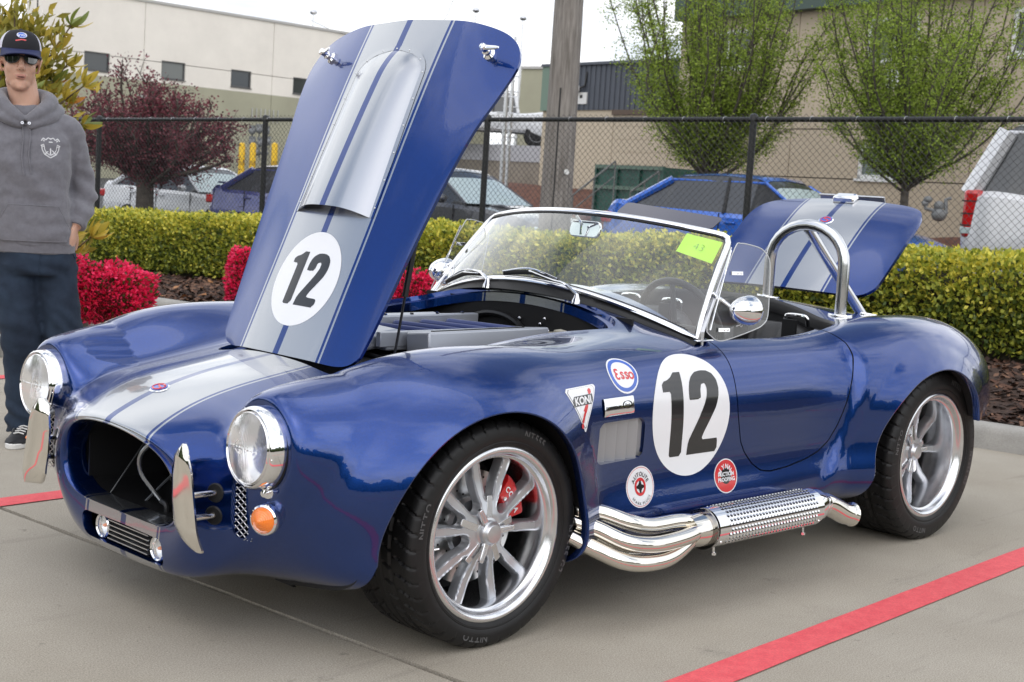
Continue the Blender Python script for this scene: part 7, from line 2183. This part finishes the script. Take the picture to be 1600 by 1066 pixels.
mb.tube([(hx0, hy0+.086, hz0+.018), (hx0, hy0+.100, hz0-.006), (hx0, hy0+.109, hz0-.026), (hx0, hy0+.098, hz0-.038)], [.009, .0105, .0125, .009], 12)
for s in (-1, 1): mb.ball((hx0+s*.0125, hy0+.096, hz0-.032), (.0078, .009, .0075), 10, 8)
mb.ball((hx0, hy0+.087, hz0-.0600), (.026, .0075, .0052), 16, 8); mb.ball((hx0, hy0+.086, hz0-.0705), (.022, .0078, .0058), 16, 8)
mb.tube([(hx0+.003, hy0-.020, hz0-.06), (NK.x+.006, NK.y-.008, NK.z+.02), (NK.x, NK.y-.012, NK.z-.08)], [.062, .062, .072], 22)
mb.tube([NK+Vector((0, 0, -.05)), CH, HIP+Vector((0, 0, .05))], [.075, .10, .10], 16)
def arm_pts(s):
    if s > 0: return [Vector((.118, -.015, 1.37)), Vector((.172, -.042, 1.245)), Vector((.206, -.060, 1.12)), Vector((.204, -.004, 1.02)), Vector((.176, .048, .948))]
    return [Vector((-.200, -.015, 1.37)), Vector((-.285, -.045, 1.24)), Vector((-.345, -.065, 1.12)), Vector((-.320, -.010, 1.02)), Vector((-.235, .055, .925))]
for s in (-1, 1):
    A = arm_pts(s)
    mb.tube([NK+Vector((0, 0, -.07)), A[0], A[1], A[2], A[3], A[4]], [.05, .05, .042, .038, .034, .026], 14)
    # hand: palm, four unequal fingers and a thumb, sliding into the front pocket
    w0 = A[4]; dn = Vector((-s*.26, .16, -.95)).normalized(); out = Vector((s*.85, .50, -.14)).normalized(); fr_ = dn.cross(out)*s
    pm = w0+dn*.055
    mb.tube([w0, w0+dn*.03, pm, w0+dn*.092], [.024, .029, .034, .031], 12, squash=(.48, 1.15), up=out)
    for k, (ln, off) in enumerate(((.062, .026), (.074, .009), (.068, -.009), (.052, -.025))):
        b0 = w0+dn*.088+fr_*off
        mb.tube([b0, b0+dn*ln*.4+out*.002, b0+dn*ln*.75-out*.004, b0+dn*ln-out*.012], [.0095, .009, .0082, .0065], 9)
    t0 = w0+dn*.028+fr_*.026
    mb.tube([t0, t0+fr_*.022+dn*.022, t0+fr_*.034+dn*.048, t0+fr_*.036+dn*.066], [.012, .0115, .010, .0075], 9)
me = solid(mb, .0042, 3)
me.update()
body = link_mesh('body', me, None, man, [M_SKIN, M_LIP])
me.materials.append(mat('shaved_skin', (.40, .27, .215), rough=.55, var=.12, scale=60))
for p in me.polygons:
    c = p.center
    if c.z < hz0-.052 and c.z > hz0-.125 and c.y > hy0-.01+.6*max(0, c.z-(hz0-.09)) and False: p.material_index = 2
    if abs(c.x-hx0) < .0235 and c.y > hy0+.088 and hz0-.0775 < c.z < hz0-.0545: p.material_index = 1
q = MB().ball((hx0, hy0+.0935, hz0-.0662), (.016, .004, .0022), 14, 6).build('mouth_gap', mat('mouth_dark', (.05, .012, .01), rough=.6), body)
for s in (-1, 1): MB().ball((hx0+s*.0062, hy0+.107, hz0-.0372), (.0030, .003, .0018), 8, 6).build('nostril', mat('mouth_dark', (1, 1, 1)), body)
# short hair under the cap
mbh = MB()
for s in (-1, 1): mbh.ball((hx0+s*.060, hy0-.030, hz0+.012), (.020, .046, .036), 14, 10)
mbh.ball((hx0, hy0-.075, hz0-.0), (.060, .030, .045), 16, 10)
link_mesh('hair', solid(mbh, .005, 2, lambda c, n: .0012*NZ(c[0]*150, c[1]*150, c[2]*150)), mat('dark_hair', (.05, .035, .028), rough=.8, var=.3, scale=90), man)
# --- hoodie
def ell(c, rx, ry, rot=0, n=28, k=2.4):
    out = []
    for j in range(n):
        a = 2*math.pi*j/n; ca, sa = math.cos(a), math.sin(a)
        x = rx*math.copysign(abs(ca)**(2/k), ca); y = ry*math.copysign(abs(sa)**(2/k), sa)
        out.append((c[0]+x, c[1]+y, c[2]))
    return out
mb = MB()
secs = [((.022, 0, .835), .178, .128), ((.022, 0, .86), .188, .136), ((.018, 0, .92), .196, .144), ((.005, 0, 1.02), .192, .142), ((-.015, .004, 1.12), .194, .142), ((-.028, .006, 1.22), .204, .142), ((-.034, .0, 1.31), .212, .130), ((-.038, -.008, 1.375), .182, .108), ((-.042, -.012, 1.425), .115, .088), ((-.044, -.014, 1.455), .075, .07)]
P = [ell((c[0]*.7, c[1], c[2]), a*.86, b_*.93) for c, a, b_ in secs]
mb.grid(P, wrap=True); mb._add(P[0], [tuple(range(28))[::-1]]); mb._add(P[-1], [tuple(range(28))])
for s in (-1, 1):
    A = arm_pts(s); nk = Vector((-.04+s*.07, -.012, 1.385))
    mb.tube(smooth_path([nk, A[0]+Vector((0, 0, -.005)), A[1], A[2], A[3], A[4].lerp(A[3], .10)], 5), [.062+.004*0]*5+[.073, .074, .073, .071, .069]+[.067, .065, .064, .063, .063]+[.063, .062, .060, .057, .054]+[.052, .049, .046, .043, .040, .038], 20)
def fold_h(c, n):
    x, y, z = c
    ax = abs(x+.03)
    sleeve = max(0, min(1, (ax-.175)/.04))
    d = .0095*NZ(x*7+3, y*7, z*12+x*10)+.0060*NZ(x*15, y*12, z*26+5)
    # cloth gathers above the hem and in the crook of the elbow
    hem = max(0, 1-abs(z-.895)/.07)*(1-sleeve); d += hem*(.010*math.sin(x*34+5*NZ(x*5, 0, z*8))*.35+.010)
    if z < .862 and ax < .23 and sleeve < .5: d -= .004
    d += sleeve*.0075*math.sin((z*1.0+ax*.55)*62+3*NZ(x*6, y*6, z*6))*max(0, 1-abs(z-1.07)/.16)
    d -= .012*max(0, 1-abs(ax-.188)/.022)*max(0, min(1, (1.27-z)/.06))*(1 if z < 1.27 else 0)*(1 if abs(y) < .15 else 0)*.5
    return d
hoodie = link_mesh('hoodie', solid(mb, .0075, 6, fold_h), M_HOOD, man)
# cuffs, hem band
for s in (-1, 1):
    A = arm_pts(s); a_, b_ = A[3], A[4]; d_ = (b_-a_).normalized()
    MB().tube([b_-d_*.052, b_-d_*.04, b_-d_*.01, b_-d_*.002], [.036, .0385, .037, .033], 18).build('cuff', M_HOOD, hoodie)
hb = [ell((.015, 0, z), a*.90, b_*.97) for z, a, b_ in ((.828, .176, .127), (.834, .184, .134), (.872, .187, .137), (.878, .182, .132))]
MB().grid(hb, wrap=True).build('waistband', M_HOOD, hoodie)
# hood lying round the neck
mb = MB()
cx = -.045
def ring3(pts, rs): 
    pth = smooth_path(pts, 6); k = len(pth); rr_ = [np.interp(i/(k-1)*(len(rs)-1), range(len(rs)), rs) for i in range(k)]
    mb.tube(pth, rr_, 16)
for s in (-1, 1):
    ring3([(cx+s*.006, .098, 1.388), (cx+s*.055, .088, 1.425), (cx+s*.098, .035, 1.462), (cx+s*.095, -.04, 1.488), (cx, -.095, 1.495)], [.018, .028, .034, .038, .040])
    ring3([(cx+s*.010, .103, 1.362), (cx+s*.075, .080, 1.395), (cx+s*.130, .01, 1.425), (cx+s*.115, -.075, 1.445), (cx, -.135, 1.44)], [.014, .026, .032, .040, .050])
link_mesh('hood', solid(mb, .006, 5, lambda c, n: .006*NZ(c[0]*14, c[1]*14, c[2]*20)), M_HOOD, hoodie)
HB = BVHTree.FromPolygons([v.co[:] for v in hoodie.data.vertices], [p.vertices[:] for p in hoodie.data.polygons])
def chest(x, z):
    h = HB.ray_cast(Vector((x, 1, z)), Vector((0, -1, 0))); return h[0], h[1]
for x0, x1, z1 in ((-.058, -.050, 1.165), (-.030, -.022, 1.175)):
    pts = [(x0, .118, 1.385)]
    for k in range(1, 8):
        z = 1.385-(1.385-z1)*k/7; p, n = chest(x0+(x1-x0)*k/7+.004*math.sin(k), z); pts.append(p+Vector((0, .005, 0)))
    MB().tube(smooth_path(pts, 4), .0030, 8).tube([pts[-1]+Vector((0, 0, .006)), pts[-1]+Vector((0, 0, -.006))], .0038, 8).build('drawstring', M_HOOD, hoodie)
    MB().lathe([(.003, 0), (.0065, .001), (.0065, .003), (.003, .003)], 14, M=zframe((x0, .120, 1.378), (0, 1, .4))).build('eyelet', M_BRUSH, hoodie)
# kangaroo pocket: slightly proud panel with a stitched edge
pk_ = [(-.145, .885), (.135, .885), (.150, .93), (.095, 1.035), (-.105, 1.035), (-.155, .93)]
g = poly_geo(pk_, .010)
vs, fs = [], []
for x, z in g[0]:
    p, n = chest(x, z); vs.append(tuple(p+n*.004))
pocket = mobj('front_pocket', vs, [t[::-1] for t in g[1]], M_HOOD, hoodie, sharp=0)
edge = [chest(x, z) for x, z in smooth_path([(a, b_, 0) for a, b_ in pk_+[pk_[0]]], 8) for x, z in [(x, z)]] if False else []
ep = []
for (a, b_), (c_, d_) in zip(pk_, pk_[1:]+pk_[:1]):
    for k in range(8): p, n = chest(a+(c_-a)*k/8, b_+(d_-b_)*k/8); ep.append(p+n*.003)
MB().tube(ep, .0028, 6, closed=True).build('pocket_seam', M_HOOD, pocket)
# printed crest on the chest: crossed arrows and dagger in a scroll
ex, ez = .058, 1.283
def cmap(u, v): p, n = chest(ex-u, ez+v); return p, n
M_PRINT = mat('white_print', (.62, .62, .63), rough=.8)
def thick(pts, w_):
    vs, ts = [], []
    for (x0, y0), (x1, y1) in zip(pts[:-1], pts[1:]):
        dx, dy = x1-x0, y1-y0; L_ = math.hypot(dx, dy) or 1; nx, ny = -dy/L_*w_, dx/L_*w_; o = len(vs)
        vs += [(x0+nx, y0+ny), (x0-nx, y0-ny), (x1-nx, y1-ny), (x1+nx, y1+ny)]; ts += [(o, o+1, o+2), (o, o+2, o+3)]
    return vs, ts
cr_ = [thick([(-.030, .030), (.022, -.030)], .0022), thick([(.030, .030), (-.022, -.030)], .0022), thick([(0, .038), (0, -.030)], .0026), thick([(-.008, .022), (.008, .022)], .0022),
       thick([(-.038, .026), (-.030, .038), (-.020, .030), (-.010, .040), (0, .034), (.010, .040), (.020, .030), (.030, .038), (.038, .026)], .0018),
       thick([(-.036, .010), (-.034, -.010), (-.024, -.030), (0, -.044), (.024, -.030), (.034, -.010), (.036, .010)], .0020), thick([(-.026, .004), (-.024, -.010), (-.016, -.024), (0, -.033), (.016, -.024), (.024, -.010), (.026, .004)], .0016),
       thick([(-.040, .006), (-.028, .012), (-.026, .002), (-.040, .006)], .0016), thick([(.040, .006), (.028, .012), (.026, .002), (.040, .006)], .0016), arc_text('DE OPPRESSO LIBER', .0335, -math.pi/2, .0062, 0, flip=True, space=1.1)]
on_surface('chest_crest', join(*cr_), M_PRINT, hoodie, cmap, .0016, sub=False)
# --- jeans
mb = MB()
L_hip, R_hip = Vector((.112, -.004, .88)), Vector((-.070, -.004, .88))
P = [ell((.015, 0, z), a*.89, b_) for z, a, b_ in ((.965, .150, .105), (.90, .168, .118), (.84, .180, .128), (.78, .184, .130), (.735, .172, .120))]
mb.grid(P, wrap=True); mb._add(P[0], [tuple(range(28))]); mb._add(P[-1], [tuple(range(28))[::-1]])
LP_ = [Vector((.086, .0, .83)), Vector((.104, .008, .70)), Vector((.134, .028, .50)), Vector((.172, .005, .30)), Vector((.188, -.01, .10)), Vector((.190, -.008, .035))]
RP_ = [Vector((-.058, .0, .83)), Vector((-.062, .010, .70)), Vector((-.040, .030, .50)), Vector((-.016, .005, .30)), Vector((.0, -.01, .10)), Vector((.002, -.008, .035))]
for L_ in (LP_, RP_):
    mb.tube(smooth_path(L_, 5), np.interp(np.linspace(0, 1, 26), [0, .2, .45, .6, .85, 1], [.092, .096, .086, .082, .086, .090]).tolist(), 24)
def fold_j(c, n):
    x, y, z = c
    d = .0085*NZ(x*8, y*8, z*11)+.0045*NZ(x*18+z*9, y*18, z*26)
    d += .0060*math.sin(z*70+7*NZ(x*5, y*5, z*3)+x*25)*(max(0, 1-abs(z-.50)/.12)*.8+max(0, 1-abs(z-.12)/.12)*1.2+max(0, 1-abs(z-.76)/.10)*.7)
    return d
jeans = link_mesh('jeans', solid(mb, .0075, 4, fold_j), M_JEAN, man)
JB = BVHTree.FromPolygons([v.co[:] for v in jeans.data.vertices], [p.vertices[:] for p in jeans.data.polygons])
pts = [JB.ray_cast(Vector((.030-.008*(k/7), 1, .84-.10*k/7)), Vector((0, -1, 0)))[0] for k in range(8)]
MB().tube([p+Vector((0, .0015, 0)) for p in pts if p], .0022, 6).build('fly_seam', M_JEAN, jeans)
pts = [JB.ray_cast(Vector((.205-.055*(k/7)**.6, 1, .79+.075*k/7)), Vector((0, -1, 0)))[0] for k in range(8)]
pts = [p for p in pts if p]
if len(pts) > 2: MB().tube([p+Vector((0, .002, 0)) for p in pts], .0028, 6).build('pocket_hem', M_JEAN, jeans)
# --- shoes
def shoe(x, y, rz):
    sh = bpy.data.objects.new('shoe', None); COL.objects.link(sh); sh.parent = man; sh.location = (x, y, 0); sh.rotation_euler = (0, 0, rz)
    mb = MB(); P = []
    for i in range(17):
        t = i/16; yy = -.085+.285*t; w_ = .040+.012*math.sin(math.pi*min(1, t*1.05))-.012*max(0, t-.86)/.14; h = .095-.045*min(1, max(0, (t-.25))/.45)-.012*max(0, t-.8)*5
        w_ *= math.sqrt(max(.05, 1-max(0, (t-.86)/.15)**2)) * math.sqrt(max(.3, 1-max(0, (.08-t)/.1)**2)); h = max(.034, h*math.sqrt(max(.2, 1-max(0, (t-.88)/.14)**2)))
        P.append([(w_*math.cos(a), yy, .022+(h-.022)*abs(math.sin(a))**.7*(1 if math.sin(a) > 0 else 0)) for a in np.linspace(0, math.pi, 15)]+[(0, yy, .02)])
    mb.grid(P, wrap=True); mb._add(P[0], [tuple(range(16))[::-1]]); mb._add(P[-1], [tuple(range(16))])
    mb.build('upper', M_SHOE, sh, sharp=60)
    out = [(.050*math.cos(a)*(1 if math.sin(a) > 0 else .9), (.065 if math.sin(a) < 0 else .105)*math.sin(a)+ (.10 if math.sin(a) >= 0 else -.03)) for a in np.linspace(0, 2*math.pi, 40)[:-1]]
    MB().prism(out, 0, .026).build('sole', M_SOLE, sh, bevel=.005)
    for s in (-1, 1):
        for k in range(3):
            y_ = .005+k*.024
            MB()._add([(s*.0535, y_, .028), (s*.0535, y_+.012, .028), (s*.036, y_+.024, .070), (s*.036, y_+.012, .070)], [(0, 1, 2, 3)]).build('stripe', M_SOLE, sh, smooth=False)
    for k in range(4): MB().tube([(-.022, .045+k*.022, .072-k*.006), (0, .047+k*.022, .078-k*.006), (.022, .045+k*.022, .072-k*.006)], .003, 6).build('lace', M_SOLE, sh)
shoe(.195, .03, R(-14)); shoe(.0, .03, R(22))
# --- cap
cap = bpy.data.objects.new('cap', None); COL.objects.link(cap); cap.parent = man; cap.location = (hx0, hy0-.008, hz0+.054); cap.rotation_euler = (R(-4), 0, 0)
P = []; mi = []
NA, NR = 48, 14
mbk, mbw = MB(), MB()
def cap_pt(a, t):
    z = .080*math.sin(t*math.pi/2); r_ = math.cos(t*math.pi/2)**.72
    x = .0865*r_*math.cos(a); y = .104*r_*math.sin(a)
    if math.sin(a) > 0: z += .010*math.sin(t*math.pi)*math.sin(a)
    return (x, y, z)
for lo_, hi_, mbx in ((R(28), R(152), mbk), (R(152), R(388), mbw)):
    n_ = int((hi_-lo_)/R(6)); mbx.grid([[cap_pt(lo_+(hi_-lo_)*i/n_, t/NR) for t in range(NR+1)] for i in range(n_+1)])
mbk.build('cap_front', M_CAP, cap, sharp=0); mbw.build('cap_mesh', M_CAPW, cap, sharp=0)
MB().ball((0, 0, .081), (.009, .009, .006), 12, 6).build('cap_button', M_CAP, cap)
rows = []
for i in range(25):
    a = R(22)+R(136)*i/24; ca, sa = math.cos(a), math.sin(a); u = (i/12-1)
    inn = (.0870*ca, .1045*sa, .002); o_r = .082*(1-abs(u)**3.0)
    row = []
    for j in range(7):
        t = j/6; row.append((inn[0]*(1+.02*t), inn[1]+o_r*t, .002-.016*t-.020*(u*u)*(t)+0))
    rows.append(row)
top_ = MB().grid([r[::-1] for r in rows]); top_.grid([[(x, y, z-.004) for x, y, z in r] for r in rows])
top_.tube([r[-1] for r in rows], .003, 6).build('brim', M_CAPB, cap, sharp=0)
def capmap(u, v):
    t = (v+.012)/.080*.60+.12; a = math.pi/2+u/.098; p = Vector(cap_pt(a, max(0, min(.95, t)))); q1, q2 = Vector(cap_pt(a+.02, t)), Vector(cap_pt(a, t+.02)); n = (q2-p).cross(q1-p).normalized()
    if n.y < 0: n = -n
    return p, n
lg = on_surface('cap_badge', poly_geo(circ_poly(.0150, 40, sx=1.9, cy=.030), .005), M_BLUEV, cap, capmap, .0012, sub=False)
on_surface('badge_rim', xf(ring_geo(.0128, .0142, 40, sx=1.9), 0, .030), M_WHITE, lg, capmap, .0018, sub=False)
on_surface('badge_script', xf(text_geo('Ford', .022, .0, shear=.35), 0, .030, sx=1.15), M_WHITE, lg, capmap, .0018, sub=False)
on_surface('cap_lettering', join(thick([(-.020, .007), (0, .009), (.030, .003)], .0024)), M_REDV, cap, capmap, .0014, sub=False)
# --- sunglasses: wrapped frame with two dark lenses
sg = bpy.data.objects.new('sunglasses', None); COL.objects.link(sg); sg.parent = man; sg.location = (hx0, hy0, hz0+.012)
def wrap(u, v, r_=.098):
    a = u/.080; return (.079*math.sin(a), .010+.094*math.cos(a), v)
def lens(s, grow, lift):
    outl = [(.012, .010), (.030, .017), (.055, .018), (.074, .012), (.076, -.002), (.066, -.016), (.045, -.021), (.024, -.017), (.013, -.004)]
    cx_, cy_ = .044, -.002
    outl = smooth_poly([((x-cx_)*grow+cx_, (y-cy_)*grow+cy_) for x, y in outl], 4)
    g = poly_geo(outl, .004)
    vs = [Vector(wrap(s*x, y)) for x, y in g[0]]
    vs = [v+Vector((v.x, v.y, 0)).normalized()*lift for v in vs]
    return vs, [t if s < 0 else t[::-1] for t in g[1]]
M_SGL = mat('dark_lens', (.008, .009, .010), rough=.04, coat=1, spec=.9)
for s in (-1, 1):
    v, f = lens(s, 1.13, .0); mobj('frame', v, f, M_BLK, sg, sharp=0); v, f = lens(s, .93, .002); mobj('lens', v, f, M_SGL, sg, sharp=0)
    MB().tube([wrap(s*.074, .008), (s*.0835, .030, .010), (s*.084, -.03, .004)], [.006, .0045, .003], 8, squash=(1.4, .5)).build('temple', M_BLK, sg)
MB().tube([wrap(-.016, .006), (0, .109, .008), wrap(.016, .006)], .0038, 8).build('bridge', M_BLK, sg)

# he was laid out as seen in a mirror: swap left and right once, on the meshes themselves
def unmirror(o):
    for c in o.children:
        if c.type == 'MESH':
            for v in c.data.vertices: v.co.x = -v.co.x
            c.data.flip_normals()
        c.location.x = -c.location.x; e = c.rotation_euler; c.rotation_euler = (e.x, -e.y, -e.z)
        unmirror(c)
unmirror(man)
